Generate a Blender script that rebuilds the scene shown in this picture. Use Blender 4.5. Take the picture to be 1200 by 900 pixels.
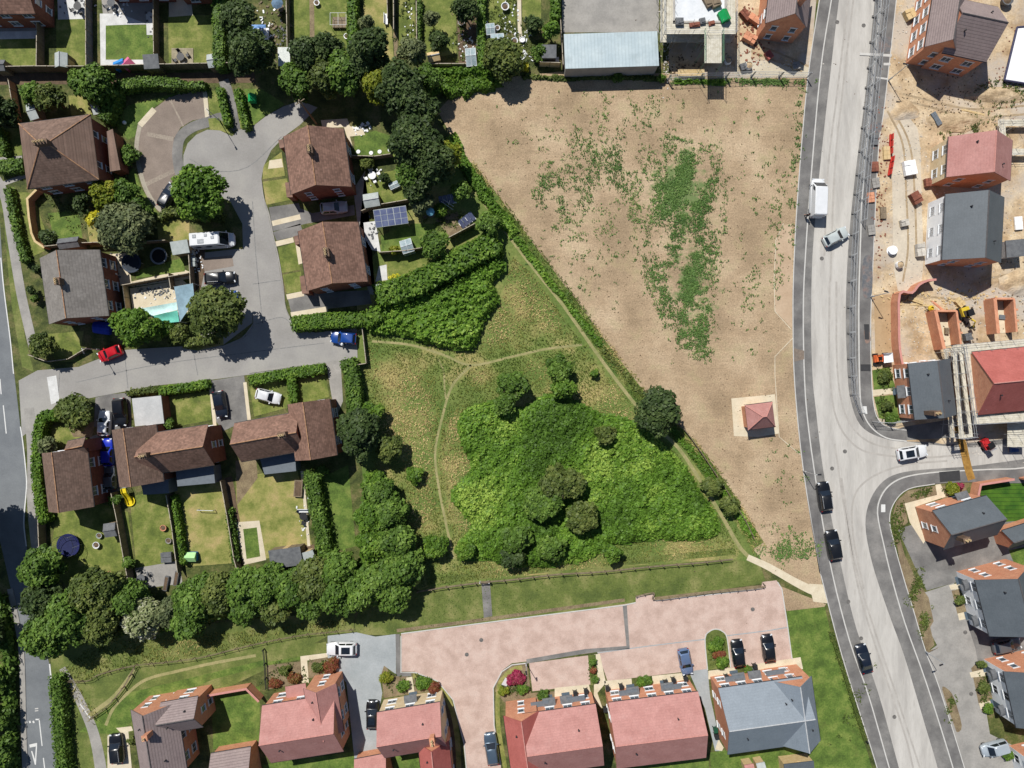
import bpy, bmesh, math, random
import numpy as np
from mathutils import Vector, Matrix

for o in list(bpy.data.objects):
    bpy.data.objects.remove(o)
R = math.radians
scene = bpy.context.scene
COL = scene.collection

# ---------------------------------------------------------------- camera, sky, sun, exposure
H = 108.0            # flying height of the camera, metres
S = 0.13             # metres on the ground per photo pixel
cam = bpy.data.cameras.new('camera')
cam.sensor_fit = 'HORIZONTAL'
cam.angle = 2 * math.atan(600 * S / H)
cam.clip_start = 0.5
cam.clip_end = 5000
camo = bpy.data.objects.new('camera', cam)
camo.location = (0, 0, H)
COL.objects.link(camo)
scene.camera = camo

SUN_EL = R(54.5)
SUN_DIR = (0.51, -0.86)                      # where the shadows fall (x right, y up in the photo)
to_sun = (-SUN_DIR[0], -SUN_DIR[1])
world = bpy.data.worlds.new('World')
scene.world = world
world.use_nodes = True
wn = world.node_tree
wn.nodes.clear()
sky = wn.nodes.new('ShaderNodeTexSky')
sky.sky_type = 'NISHITA'
sky.sun_disc = False
sky.sun_elevation = SUN_EL
sky.sun_rotation = math.atan2(to_sun[0], to_sun[1])
sky.air_density = 0.8
sky.dust_density = 0.2
bg = wn.nodes.new('ShaderNodeBackground')
bg.inputs['Strength'].default_value = 0.075
wo = wn.nodes.new('ShaderNodeOutputWorld')
wn.links.new(sky.outputs[0], bg.inputs[0])
wn.links.new(bg.outputs[0], wo.inputs[0])
sl = bpy.data.lights.new('sun', 'SUN')
sl.energy = 5.0
sl.angle = R(0.53)
sl.color = (1.0, 0.965, 0.90)
so = bpy.data.objects.new('sun', sl)
d = Vector((SUN_DIR[0] * math.cos(SUN_EL), SUN_DIR[1] * math.cos(SUN_EL), -math.sin(SUN_EL)))
so.rotation_euler = d.to_track_quat('-Z', 'Y').to_euler()
so.location = (-60, 90, 160)
COL.objects.link(so)
vs = scene.view_settings
vs.view_transform = 'Standard'
vs.look = 'None'
vs.gamma = 1
vs.exposure = -0.06
vs.use_curve_mapping = False
scene.cycles.max_bounces = 6
scene.cycles.diffuse_bounces = 2
scene.cycles.transparent_max_bounces = 4

# ---------------------------------------------------------------- helpers
def G(x, y, h=0.0):
    s = S * (H - h) / H
    return ((x - 600) * s, (450 - y) * s)

def lin(v):
    v /= 255.0
    return v / 12.92 if v <= 0.04045 else ((v + 0.055) / 1.055) ** 2.4

def c8(r, g, b, k=0.86):
    return (lin(r) * k, lin(g) * k, lin(b) * k, 1.0)

def spline(pts, n=6, closed=False):
    P = [np.array(p, float) for p in pts]
    out = []
    m = len(P)
    for i in range(m if closed else m - 1):
        p0 = P[i - 1] if (closed or i > 0) else 2 * P[0] - P[1]
        p1 = P[i]
        p2 = P[(i + 1) % m]
        p3 = P[(i + 2) % m] if (closed or i + 2 < m) else 2 * P[-1] - P[-2]
        for k in range(n):
            t = k / n
            out.append(tuple(0.5 * (2 * p1 + (p2 - p0) * t + (2 * p0 - 5 * p1 + 4 * p2 - p3) * t * t + (3 * p1 - p0 - 3 * p2 + p3) * t ** 3)))
    if not closed:
        out.append(tuple(P[-1]))
    return out

class MB:
    def __init__(s):
        s.v, s.f, s.m = [], [], []
    def add(s, vs, fs, mi=0):
        n = len(s.v)
        s.v += [tuple(v) for v in vs]
        s.f += [tuple(i + n for i in f) for f in fs]
        s.m += [mi] * len(fs)
        return s
    def box(s, x0, x1, y0, y1, z0, z1, mi=0):
        return s.add([(x0, y0, z0), (x1, y0, z0), (x1, y1, z0), (x0, y1, z0), (x0, y0, z1), (x1, y0, z1), (x1, y1, z1), (x0, y1, z1)],
                     [(0, 3, 2, 1), (4, 5, 6, 7), (0, 1, 5, 4), (1, 2, 6, 5), (2, 3, 7, 6), (3, 0, 4, 7)], mi)
    def cbox(s, c, d, rz=0.0, mi=0):
        ca, sa = math.cos(rz), math.sin(rz)
        vs = []
        for sz in (-.5, .5):
            for sx, sy in ((-.5, -.5), (.5, -.5), (.5, .5), (-.5, .5)):
                x, y = sx * d[0], sy * d[1]
                vs.append((c[0] + x * ca - y * sa, c[1] + x * sa + y * ca, c[2] + sz * d[2]))
        return s.add(vs, [(0, 3, 2, 1), (4, 5, 6, 7), (0, 1, 5, 4), (1, 2, 6, 5), (2, 3, 7, 6), (3, 0, 4, 7)], mi)
    def prism(s, poly, z0, z1, mi=0):
        n = len(poly)
        a = sum(poly[i][0] * poly[(i + 1) % n][1] - poly[(i + 1) % n][0] * poly[i][1] for i in range(n))
        if a < 0:
            poly = poly[::-1]
        vs = [(p[0], p[1], z0) for p in poly] + [(p[0], p[1], z1) for p in poly]
        fs = [tuple(range(n))[::-1], tuple(range(n, 2 * n))] + [(i, (i + 1) % n, n + (i + 1) % n, n + i) for i in range(n)]
        return s.add(vs, fs, mi)
    def lathe(s, x, y, prof, n=12, mi=0):
        vs = []
        for r, z in prof:
            for k in range(n):
                a = 2 * math.pi * k / n
                vs.append((x + r * math.cos(a), y + r * math.sin(a), z))
        fs = [(j * n + k, j * n + (k + 1) % n, (j + 1) * n + (k + 1) % n, (j + 1) * n + k) for j in range(len(prof) - 1) for k in range(n)]
        fs += [tuple(range(n))[::-1], tuple(range((len(prof) - 1) * n, len(prof) * n))]
        return s.add(vs, fs, mi)
    def tube(s, p, q, r, n=6, r2=None, mi=0):
        p, q = Vector(p), Vector(q)
        a = (q - p).normalized()
        u = a.orthogonal().normalized()
        w = a.cross(u)
        r2 = r if r2 is None else r2
        vs = []
        for c, rr in ((p, r), (q, r2)):
            for k in range(n):
                t = 2 * math.pi * k / n
                vs.append(c + (u * math.cos(t) + w * math.sin(t)) * rr)
        return s.add(vs, [(k, (k + 1) % n, n + (k + 1) % n, n + k) for k in range(n)] + [tuple(range(n))[::-1], tuple(range(n, 2 * n))], mi)
    def mesh(s, name, mats):
        me = bpy.data.meshes.new(name)
        me.from_pydata(s.v, [], s.f)
        for m in (mats if isinstance(mats, (list, tuple)) else [mats]):
            me.materials.append(m)
        if any(s.m):
            me.polygons.foreach_set('material_index', s.m)
        me.update()
        return me
    def build(s, name, mats, parent=None, loc=(0, 0, 0), rz=0.0, smooth=False):
        me = s.mesh(name, mats)
        if smooth:
            me.polygons.foreach_set('use_smooth', [True] * len(me.polygons))
        return link(name, me, parent, loc, rz)

def link(name, me, parent=None, loc=(0, 0, 0), rz=0.0):
    o = bpy.data.objects.new(name, me)
    o.location = loc
    o.rotation_euler = (0, 0, rz)
    o.parent = parent
    COL.objects.link(o)
    return o

def tag(o, label, cat, group=None, kind=None):
    o['label'] = label
    o['category'] = cat
    if group:
        o['group'] = group
    if kind:
        o['kind'] = kind
    return o

def thing(name, label, cat, loc=(0, 0, 0), rz=0.0, group=None):
    o = link(name, None, None, loc, rz)
    o.empty_display_size = 0.3
    return tag(o, label, cat, group)

# ---------------------------------------------------------------- materials
MATS = {}
def M(name, cols, scale=0.6, fine=6.0, rough=0.85, bump=0.0, fine_amt=0.25, tone=False, metal=0.0, spec=0.3, course=None, contrast=(0.35, 0.65), trans=0.0, coat=0.0, stretch=None, extra=None):
    """procedural surface: broad noise picks between cols, fine noise varies the value"""
    if name in MATS:
        return MATS[name]
    m = bpy.data.materials.new(name)
    m.use_nodes = True
    nt = m.node_tree
    N, L = nt.nodes, nt.links
    bs = N['Principled BSDF']
    bs.inputs['Roughness'].default_value = rough
    bs.inputs['Metallic'].default_value = metal
    bs.inputs['Specular IOR Level'].default_value = spec
    if coat:
        bs.inputs['Coat Weight'].default_value = coat
        bs.inputs['Coat Roughness'].default_value = 0.06
    tc = N.new('ShaderNodeTexCoord')
    co = tc.outputs['Object']
    if stretch:
        mp = N.new('ShaderNodeMapping')
        mp.inputs['Scale'].default_value = stretch
        L.new(co, mp.inputs[0])
        co = mp.outputs[0]
    def noise(sc, det=5.0, rg=0.6, src=None):
        n = N.new('ShaderNodeTexNoise')
        n.inputs['Scale'].default_value = sc
        n.inputs['Detail'].default_value = det
        n.inputs['Roughness'].default_value = rg
        L.new(src or co, n.inputs['Vector'])
        return n.outputs['Fac']
    cr = N.new('ShaderNodeValToRGB')
    e = cr.color_ramp.elements
    while len(e) > 1:
        e.remove(e[-1])
    k = len(cols)
    for i, c in enumerate(cols):
        pos = contrast[0] + (contrast[1] - contrast[0]) * (i / max(1, k - 1))
        if i == 0:
            e[0].position = pos
            e[0].color = c
        else:
            e.new(pos).color = c
    fac = noise(scale)
    if tone:
        at = N.new('ShaderNodeAttribute')
        at.attribute_name = 'tone'
        fac = at.outputs['Fac']
    L.new(fac, cr.inputs[0])
    col = cr.outputs[0]
    if fine_amt:
        f2 = noise(fine, 4.0, 0.7)
        mr = N.new('ShaderNodeMapRange')
        mr.inputs[1].default_value = 0.3
        mr.inputs[2].default_value = 0.7
        mr.inputs[3].default_value = 1 - fine_amt
        mr.inputs[4].default_value = 1 + fine_amt
        L.new(f2, mr.inputs[0])
        mx = N.new('ShaderNodeMix')
        mx.data_type = 'RGBA'
        mx.blend_type = 'MULTIPLY'
        mx.inputs[0].default_value = 1
        L.new(col, mx.inputs[6])
        L.new(mr.outputs[0], mx.inputs[7])
        col = mx.outputs[2]
    hgt = None
    if course:
        # tile courses (height bands) and single tiles of differing tone; course = (axis, period, unit, line, vary)
        ax, per, unit, line, vary = course
        sep = N.new('ShaderNodeSeparateXYZ')
        L.new(tc.outputs['Object'], sep.inputs[0])
        def mt(op, a, b=None):
            q = N.new('ShaderNodeMath')
            q.operation = op
            for i, v in enumerate((a, b)):
                if v is None:
                    continue
                if isinstance(v, (int, float)):
                    q.inputs[i].default_value = v
                else:
                    L.new(v, q.inputs[i])
            return q.outputs[0]
        row = mt('DIVIDE', sep.outputs[ax], per)
        fr = mt('FRACT', row)
        fl = mt('FLOOR', row)
        cx = mt('ADD', mt('DIVIDE', mt('ADD', sep.outputs[0], sep.outputs[1] if ax == 2 and unit < 0 else 0.0), abs(unit)), mt('MULTIPLY', fl, 0.5))
        cb = N.new('ShaderNodeCombineXYZ')
        L.new(mt('FLOOR', cx), cb.inputs[0])
        L.new(fl, cb.inputs[1])
        wn_ = N.new('ShaderNodeTexWhiteNoise')
        wn_.noise_dimensions = '2D'
        L.new(cb.outputs[0], wn_.inputs[0])
        v = mt('ADD', mt('MULTIPLY', wn_.outputs[0], vary), 1 - vary / 2)
        ln = mt('LESS_THAN', fr, 0.22)
        v = mt('MULTIPLY', v, mt('SUBTRACT', 1.0, mt('MULTIPLY', ln, line)))
        mx = N.new('ShaderNodeMix')
        mx.data_type = 'RGBA'
        mx.blend_type = 'MULTIPLY'
        mx.inputs[0].default_value = 1
        L.new(col, mx.inputs[6])
        L.new(v, mx.inputs[7])
        col = mx.outputs[2]
        hgt = fr
    if extra:
        col = extra(nt, tc, col, noise)
    L.new(col, bs.inputs['Base Color'])
    if bump:
        b = N.new('ShaderNodeBump')
        b.inputs['Strength'].default_value = bump
        b.inputs['Distance'].default_value = 0.05
        L.new(hgt if hgt is not None else noise(fine * 1.5, 5.0, 0.7), b.inputs['Height'])
        L.new(b.outputs[0], bs.inputs['Normal'])
    if trans:
        tr = N.new('ShaderNodeBsdfTranslucent')
        L.new(col, tr.inputs[0])
        ms = N.new('ShaderNodeMixShader')
        ms.inputs[0].default_value = trans
        L.new(bs.outputs[0], ms.inputs[1])
        L.new(tr.outputs[0], ms.inputs[2])
        L.new(ms.outputs[0], N['Material Output'].inputs[0])
    MATS[name] = m
    return m

def paint(name, col, rough=0.3, metal=0.0, coat=0.6):
    return M(name, [col, tuple(c * 0.93 for c in col[:3]) + (1,)], scale=1.5, fine=30, rough=rough, metal=metal, coat=coat, fine_amt=0.04, spec=0.5)

def plain(name, col, rough=0.6, var=0.12, metal=0.0):
    return M(name, [tuple(c * (1 - var) for c in col[:3]) + (1,), tuple(c * (1 + var) for c in col[:3]) + (1,)], scale=2.0, fine=14, rough=rough, metal=metal, fine_amt=var)

def dirty(amount, colour, scale=0.15, lo=0.5, hi=0.7):
    """lay blotches of another colour over a surface"""
    def f(nt, tc, col, noise):
        n = noise(scale, 7.0, 0.65)
        mr = nt.nodes.new('ShaderNodeMapRange')
        mr.inputs[1].default_value = lo
        mr.inputs[2].default_value = hi
        mr.inputs[3].default_value = 0
        mr.inputs[4].default_value = amount
        nt.links.new(n, mr.inputs[0])
        mx = nt.nodes.new('ShaderNodeMix')
        mx.data_type = 'RGBA'
        nt.links.new(mr.outputs[0], mx.inputs[0])
        nt.links.new(col, mx.inputs[6])
        mx.inputs[7].default_value = colour
        return mx.outputs[2]
    return f

M_meadow = M('meadow_ground', [c8(90, 114, 50), c8(116, 130, 66), c8(170, 156, 102)], scale=0.13, fine=3.0, fine_amt=0.3, bump=0.5)
def green_tongue(nt, tc, col, noise):
    """low green growth creeping over the bare soil: two broad oval areas broken up by noise"""
    N, L = nt.nodes, nt.links
    col = dirty(0.38, c8(142, 126, 102), 0.9, 0.5, 0.74)(nt, tc, col, noise)
    col = dirty(0.45, c8(146, 142, 92), 0.30, 0.53, 0.72)(nt, tc, col, noise)
    # faint raking streaks running with the long edge of the field
    mp = N.new('ShaderNodeMapping')
    mp.inputs['Rotation'].default_value = (0, 0, R(52))
    mp.inputs['Scale'].default_value = (0.12, 2.2, 1)
    L.new(tc.outputs['Object'], mp.inputs[0])
    st = noise(1.0, 5.0, 0.65, mp.outputs[0])
    mr = N.new('ShaderNodeMapRange')
    for k_, v_ in ((1, .35), (2, .65), (3, .94), (4, 1.05)):
        mr.inputs[k_].default_value = v_
    L.new(st, mr.inputs[0])
    mx = N.new('ShaderNodeMix')
    mx.data_type = 'RGBA'
    mx.blend_type = 'MULTIPLY'
    mx.inputs[0].default_value = 1
    L.new(col, mx.inputs[6])
    L.new(mr.outputs[0], mx.inputs[7])
    col = mx.outputs[2]
    tot = None
    for cx, cy, ax, ay, amp in ((797, 222, 44, 62, 1.0), (812, 330, 40, 92, .75), (690, 225, 90, 50, .22)):
        mp = N.new('ShaderNodeMapping')
        mp.vector_type = 'POINT'
        g = G(cx, cy)
        mp.inputs['Location'].default_value = (-g[0] / (ax * S), -g[1] / (ay * S), 0)
        mp.inputs['Scale'].default_value = (1 / (ax * S), 1 / (ay * S), 0)
        L.new(tc.outputs['Object'], mp.inputs[0])
        ln = N.new('ShaderNodeVectorMath')
        ln.operation = 'LENGTH'
        L.new(mp.outputs[0], ln.inputs[0])
        mr = N.new('ShaderNodeMapRange')
        mr.inputs[1].default_value = 0.2
        mr.inputs[2].default_value = 1.25
        mr.inputs[3].default_value = amp * .34
        mr.inputs[4].default_value = 0
        L.new(ln.outputs['Value'], mr.inputs[0])
        if tot is None:
            tot = mr.outputs[0]
        else:
            a = N.new('ShaderNodeMath')
            a.operation = 'MAXIMUM'
            L.new(tot, a.inputs[0])
            L.new(mr.outputs[0], a.inputs[1])
            tot = a.outputs[0]
    a = N.new('ShaderNodeMath')
    a.operation = 'ADD'
    L.new(tot, a.inputs[0])
    L.new(noise(0.55, 8.0, 0.72), a.inputs[1])
    mr = N.new('ShaderNodeMapRange')
    mr.inputs[1].default_value = 0.66
    mr.inputs[2].default_value = 0.80
    mr.inputs[3].default_value = 0
    mr.inputs[4].default_value = .85
    L.new(a.outputs[0], mr.inputs[0])
    mx = N.new('ShaderNodeMix')
    mx.data_type = 'RGBA'
    L.new(mr.outputs[0], mx.inputs[0])
    L.new(col, mx.inputs[6])
    mx.inputs[7].default_value = c8(98, 128, 70)
    return mx.outputs[2]
M_field = M('bare_field', [c8(160, 138, 110), c8(181, 157, 127), c8(202, 179, 148)], scale=0.15, fine=4.5, fine_amt=0.34, bump=0.8, extra=green_tongue)
M_lawn = M('lawn_grass', [c8(90, 104, 46), c8(114, 126, 58), c8(146, 146, 84)], scale=0.45, fine=4.0, fine_amt=0.26, bump=0.4, extra=dirty(0.4, c8(150, 140, 90), 0.5, 0.55, 0.75))
M_drylawn = M('dry_lawn_grass', [c8(112, 122, 56), c8(150, 148, 84), c8(178, 160, 108)], scale=0.4, fine=5.0, fine_amt=0.22, bump=0.3)
M_green = M('green_lawn_grass', [c8(76, 98, 40), c8(96, 120, 50), c8(122, 138, 66)], scale=0.5, fine=4.0, fine_amt=0.24, bump=0.4, extra=dirty(0.4, c8(136, 132, 76), 0.35, 0.54, 0.74))
M_verge = M('verge_grass', [c8(86, 100, 48), c8(106, 118, 58), c8(138, 138, 84)], scale=0.3, fine=4.0, fine_amt=0.26, bump=0.4)
M_garden = M('garden_soil_grass', [c8(60, 70, 34), c8(88, 96, 48), c8(120, 112, 74)], scale=0.5, fine=4.0, fine_amt=0.3, bump=0.4)
M_estate = M('estate_asphalt', [c8(150, 147, 143), c8(160, 157, 153), c8(170, 167, 161)], scale=0.16, fine=4.0, fine_amt=0.07, extra=dirty(0.3, c8(142, 141, 139), 1.1, 0.56, 0.76))
M_main = M('main_road_asphalt', [c8(116, 120, 124), c8(130, 134, 137)], scale=0.3, fine=5.0, fine_amt=0.08, extra=dirty(0.35, c8(96, 100, 104), 0.7, 0.55, 0.75))
M_asph = M('new_asphalt', [c8(112, 110, 108), c8(128, 126, 123), c8(146, 143, 139)], scale=0.35, fine=5.0, fine_amt=0.1, extra=dirty(0.5, c8(160, 156, 150), 0.3, 0.55, 0.8))
M_dust = M('dusty_asphalt', [c8(180, 176, 170), c8(196, 192, 185), c8(206, 202, 195)], scale=0.3, fine=5.0, fine_amt=0.05, stretch=(1.6, .25, 1), extra=lambda nt, tc, col, noise: dirty(0.45, c8(158, 152, 144), 1.6, 0.56, 0.74)(nt, tc, dirty(0.4, c8(166, 161, 154), 0.5, 0.48, 0.72)(nt, tc, col, noise), noise))
M_pave = M('dark_pavement', [c8(106, 104, 103), c8(120, 118, 116), c8(136, 134, 131)], scale=0.4, fine=6.0, fine_amt=0.08, extra=dirty(0.35, c8(150, 147, 142), 0.3, 0.58, 0.8))
M_kerb = plain('kerb_concrete', c8(205, 203, 198), 0.8, 0.06)
M_pink = M('pink_block_paving', [c8(190, 164, 151), c8(204, 178, 165), c8(216, 192, 179)], scale=0.5, fine=5.5, fine_amt=0.12, extra=lambda nt, tc, col, noise: dirty(0.4, c8(150, 132, 124), 1.5, 0.6, 0.74)(nt, tc, dirty(0.35, c8(176, 156, 146), 0.5, 0.56, 0.78)(nt, tc, col, noise), noise))
M_greyblock = M('grey_block_paving', [c8(160, 166, 168), c8(176, 181, 183)], scale=0.4, fine=4.0, fine_amt=0.09)
M_slab = M('cream_paving_slabs', [c8(214, 200, 172), c8(228, 216, 190)], scale=0.8, fine=5.0, fine_amt=0.08)
M_white = M('white_paving', [c8(206, 206, 204), c8(228, 228, 226)], scale=0.8, fine=5.0, fine_amt=0.08)
M_conc = M('grey_concrete', [c8(150, 147, 142), c8(172, 168, 162)], scale=0.4, fine=4.0, fine_amt=0.1, extra=dirty(0.5, c8(120, 118, 116), 0.5, 0.55, 0.75))
M_sector = M('brown_gravel_drive', [c8(134, 121, 111), c8(150, 136, 125)], scale=0.4, fine=5.0, fine_amt=0.12)
M_path = M('trodden_earth', [c8(142, 142, 92), c8(170, 160, 114)], scale=0.6, fine=4.0, fine_amt=0.18)
M_gravel = M('pale_gravel', [c8(206, 194, 168), c8(224, 212, 190)], scale=0.6, fine=8.0, fine_amt=0.15)
M_site = M('site_sand', [c8(170, 144, 112), c8(202, 178, 144), c8(222, 202, 170)], scale=0.3, fine=3.2, fine_amt=0.24, bump=0.7, extra=lambda nt, tc, col, noise: dirty(0.5, c8(136, 122, 86), 0.5, 0.58, 0.72)(nt, tc, dirty(0.8, c8(194, 184, 172), 0.12, 0.47, 0.6)(nt, tc, col, noise), noise))
M_bark = M('bark_mulch', [c8(120, 104, 82), c8(150, 134, 104)], scale=0.8, fine=7.0, fine_amt=0.35, bump=0.5)
M_line = plain('white_road_paint', c8(225, 225, 222), 0.6, 0.06)
M_patch = plain('dark_tar_patch', c8(62, 62, 64), 0.8, 0.1)
M_soil = M('dark_soil', [c8(92, 76, 60), c8(120, 100, 80)], scale=0.9, fine=6.0, fine_amt=0.3, bump=0.5)

M_brick = M('orange_brick', [c8(212, 146, 114), c8(224, 162, 128)], scale=1.2, fine=9.0, fine_amt=0.1, course=(2, 0.075, -0.225, 0.16, 0.22))
M_redbrick = M('dark_red_brick', [c8(132, 82, 66), c8(152, 96, 78)], scale=1.2, fine=9.0, fine_amt=0.12, course=(2, 0.075, -0.225, 0.16, 0.25))
M_cream = M('cream_brick', [c8(222, 198, 158), c8(236, 214, 178)], scale=1.2, fine=9.0, fine_amt=0.08, course=(2, 0.075, -0.225, 0.1, 0.12))
M_render = M('white_render', [c8(240, 241, 242, .92), c8(248, 248, 248, .94)], scale=0.8, fine=9.0, fine_amt=0.04)
M_block = M('grey_blockwork', [c8(196, 190, 180), c8(214, 208, 198)], scale=0.8, fine=6.0, fine_amt=0.1, course=(2, 0.225, -0.45, 0.18, 0.12))
def roofm(name, a, b, vary=0.22, line=0.22, per=0.2, unit=0.28, rough=0.75, lich=None, spec=0.3):
    return M(name, [a, b], scale=0.5, fine=5.0, rough=rough, fine_amt=0.12, course=(2, per, unit, line, vary), bump=0.25, spec=spec,
             extra=dirty(0.4, lich, 0.9, 0.55, 0.75) if lich else None)
M_rbrown = roofm('brown_clay_tiles', c8(130, 100, 86), c8(152, 118, 102), vary=.45, lich=c8(160, 128, 114))
M_rdark = roofm('dark_brown_tiles', c8(118, 96, 84), c8(134, 110, 97), vary=.4, lich=c8(130, 116, 108))
M_rgrey = roofm('weathered_grey_tiles', c8(132, 126, 120), c8(148, 142, 136), line=0.2, per=0.22, lich=c8(110, 106, 100))
M_rred = roofm('red_pantile_roof', c8(180, 128, 121), c8(194, 142, 135), vary=0.07, line=0.06, lich=c8(206, 164, 157))
M_rred2 = roofm('bright_red_tiles', c8(176, 98, 90), c8(190, 110, 102), vary=0.08, line=0.1)
M_rslate = roofm('blue_grey_slates', c8(128, 138, 148), c8(136, 146, 156), vary=0.04, line=0.05, rough=0.5, spec=0.5)
M_rslate2 = roofm('dark_grey_slates', c8(90, 97, 103), c8(98, 105, 111), vary=0.04, line=0.05, rough=0.55, spec=0.5)
M_rmauve = roofm('mauve_brown_tiles', c8(150, 134, 132), c8(160, 144, 141), vary=0.1, line=0.34, per=0.26)
M_ridge = M('terracotta_ridge', [c8(140, 104, 84), c8(178, 136, 104), c8(194, 152, 116)], scale=1.4, fine=9, fine_amt=.2)
M_ridgegrey = plain('grey_ridge', c8(190, 192, 194), 0.8, 0.08)
M_ridgered = plain('red_ridge', c8(206, 146, 136), 0.8, 0.08)
M_ridgedark = plain('dark_ridge', c8(96, 92, 92), 0.8, 0.1)
M_pot = plain('buff_chimney_pot', c8(216, 190, 146), 0.8, 0.15)
M_upvc = plain('white_upvc', c8(236, 238, 240), 0.4, 0.03)
M_glass = M('window_glass', [c8(70, 80, 90), c8(98, 108, 118)], scale=0.7, fine=3, rough=0.06, fine_amt=0.1, spec=0.8)
M_gutter = plain('black_gutter', c8(48, 48, 52), 0.5, 0.1)
M_door = plain('grey_door', c8(90, 104, 116), 0.5, 0.08)
M_lead = plain('grey_lead', c8(110, 118, 126), 0.6, 0.08)
M_wood = M('weathered_wood', [c8(120, 106, 88), c8(150, 134, 112)], scale=2.0, fine=14, fine_amt=0.2, stretch=(1, 1, .2))
M_wood2 = M('pale_new_timber', [c8(206, 178, 128), c8(222, 198, 152)], scale=2.0, fine=14, fine_amt=0.12)
M_felt = M('shed_felt', [c8(96, 98, 102), c8(120, 122, 124)], scale=1.5, fine=10, fine_amt=0.12)
M_feltpale = M('pale_shed_felt', [c8(168, 176, 174), c8(190, 196, 194)], scale=1.5, fine=10, fine_amt=0.1)
M_tin = M('corrugated_pale_sheet', [c8(176, 192, 198), c8(192, 206, 210)], scale=0.4, fine=3.0, fine_amt=0.05, rough=0.5, course=(0, 0.5, 0.5, 0.12, 0.05), extra=dirty(0.5, c8(136, 148, 150), 0.25, 0.52, 0.7))
M_steel = M('galvanised_steel', [c8(176, 180, 182), c8(206, 208, 210)], scale=3.0, fine=20, rough=0.5, metal=0.25, fine_amt=0.08)
M_board = M('scaffold_boards', [c8(200, 192, 172), c8(228, 222, 206)], scale=1.5, fine=8.0, fine_amt=0.15)
M_solar = M('solar_cells', [c8(88, 96, 130), c8(112, 120, 150)], scale=0.8, fine=8, rough=0.15, fine_amt=0.08, spec=0.7)
M_net = M('black_mesh', [c8(30, 34, 40), c8(44, 50, 58)], scale=2, fine=20, fine_amt=0.2)

def P(pts, z=0.0, h=0.0):
    return [G(x, y, h) + (z,) for x, y in pts]

def sheet(name, pts, z, mat, n=0, kind='structure', top=None):
    """a flat piece of ground from photo outline; n>0 rounds it"""
    if n:
        pts = spline(pts, n, True)
    bm = bmesh.new()
    vs = [bm.verts.new(p) for p in P(pts, z)]
    f = bm.faces.new(vs)
    if f.normal.z < 0:
        f.normal_flip()
    bm.normal_update()
    if bm.faces[:][0].normal.z < 0:
        bmesh.ops.reverse_faces(bm, faces=bm.faces[:])
    bmesh.ops.triangulate(bm, faces=bm.faces[:], ngon_method='EAR_CLIP')
    me = bpy.data.meshes.new(name)
    bm.to_mesh(me)
    bm.free()
    me.materials.append(mat)
    o = link(name, me)
    if kind:
        o['kind'] = kind
    return o

def slab(name, pts, z0, z1, mat, n=0, kind='structure'):
    if n:
        pts = spline(pts, n, True)
    o = sheet(name, pts, z1, mat, 0, kind)
    me = o.data
    bm = bmesh.new()
    bm.from_mesh(me)
    ed = [e for e in bm.edges if e.is_boundary]
    r = bmesh.ops.extrude_edge_only(bm, edges=ed)
    for v in r['geom']:
        if isinstance(v, bmesh.types.BMVert):
            v.co.z = z0
    bm.normal_update()
    bmesh.ops.recalc_face_normals(bm, faces=bm.faces[:])
    if sum(f.normal.z * f.calc_area() for f in bm.faces) < 0:
        bmesh.ops.reverse_faces(bm, faces=bm.faces[:])
    bm.to_mesh(me)
    bm.free()
    return o

def ribbon(pts, width, n=5):
    """outline of a strip of photo-pixel width along a polyline"""
    c = spline(pts, n) if n else pts
    l, r = [], []
    for i, p in enumerate(c):
        a = c[max(0, i - 1)]
        b = c[min(len(c) - 1, i + 1)]
        dx, dy = b[0] - a[0], b[1] - a[1]
        q = math.hypot(dx, dy) or 1
        w = (width[0] + (width[1] - width[0]) * i / (len(c) - 1)) if isinstance(width, tuple) else width
        l.append((p[0] - dy / q * w / 2, p[1] + dx / q * w / 2))
        r.append((p[0] + dy / q * w / 2, p[1] - dx / q * w / 2))
    return l + r[::-1]

def strip(name, pts, width, z, mat, n=5, kind='structure', z0=None):
    o = ribbon(pts, width, n)
    return sheet(name, o, z, mat, 0, kind) if z0 is None else slab(name, o, z0, z, mat, 0, kind)

# ================================================================ THE SETTING: ground, roads, paths
sheet('ground', [(-9000, -9000), (10000, -9000), (10000, 10000), (-9000, 10000)], 0.0, M_garden)
# --- large areas
sheet('meadow', [(418, 330), (470, 250), (540, 190), (640, 330), (760, 470), (886, 640), (886, 662), (700, 668), (565, 682), (490, 692), (430, 640), (420, 480)], 0.010, M_meadow)
sheet('field', [(513, 130), (530, 112), (560, 96), (600, 90), (655, 84), (790, 86), (872, 92), (949, 90), (938, 200), (932, 300), (930, 380), (931, 450), (941, 550), (952, 620), (961, 672), (966, 700), (905, 672), (880, 640), (840, 575), (795, 520), (745, 455), (690, 390), (640, 328), (600, 275), (560, 210), (532, 165)], 0.014, M_field)
sheet('building_site_ground', [(1020, -60), (1260, -60), (1260, 552), (1100, 552), (1040, 520), (1022, 470), (1020, 300), (1030, 160)], 0.010, M_site)
sheet('building_site_ground', [(774, -60), (962, -60), (948, 96), (790, 90), (774, 60)], 0.010, M_site)
sheet('verge', [(414, 744), (420, 715), (500, 688), (570, 680), (700, 666), (856, 655), (890, 660), (898, 683), (745, 706), (600, 727), (466, 744)], 0.012, M_verge)
sheet('verge', [(60, 770), (110, 735), (250, 730), (416, 715), (414, 743), (385, 745), (300, 790), (150, 860), (100, 960), (60, 960)], 0.0095, M_verge)
sheet('lawn', [(922, 716), (966, 709), (980, 770), (1004, 840), (1022, 900), (1036, 960), (960, 960), (950, 860), (927, 772)], 0.014, M_green)
sheet('field_corner', [(905, 683), (968, 708), (966, 711), (922, 716), (912, 690)], 0.016, M_field)
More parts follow.
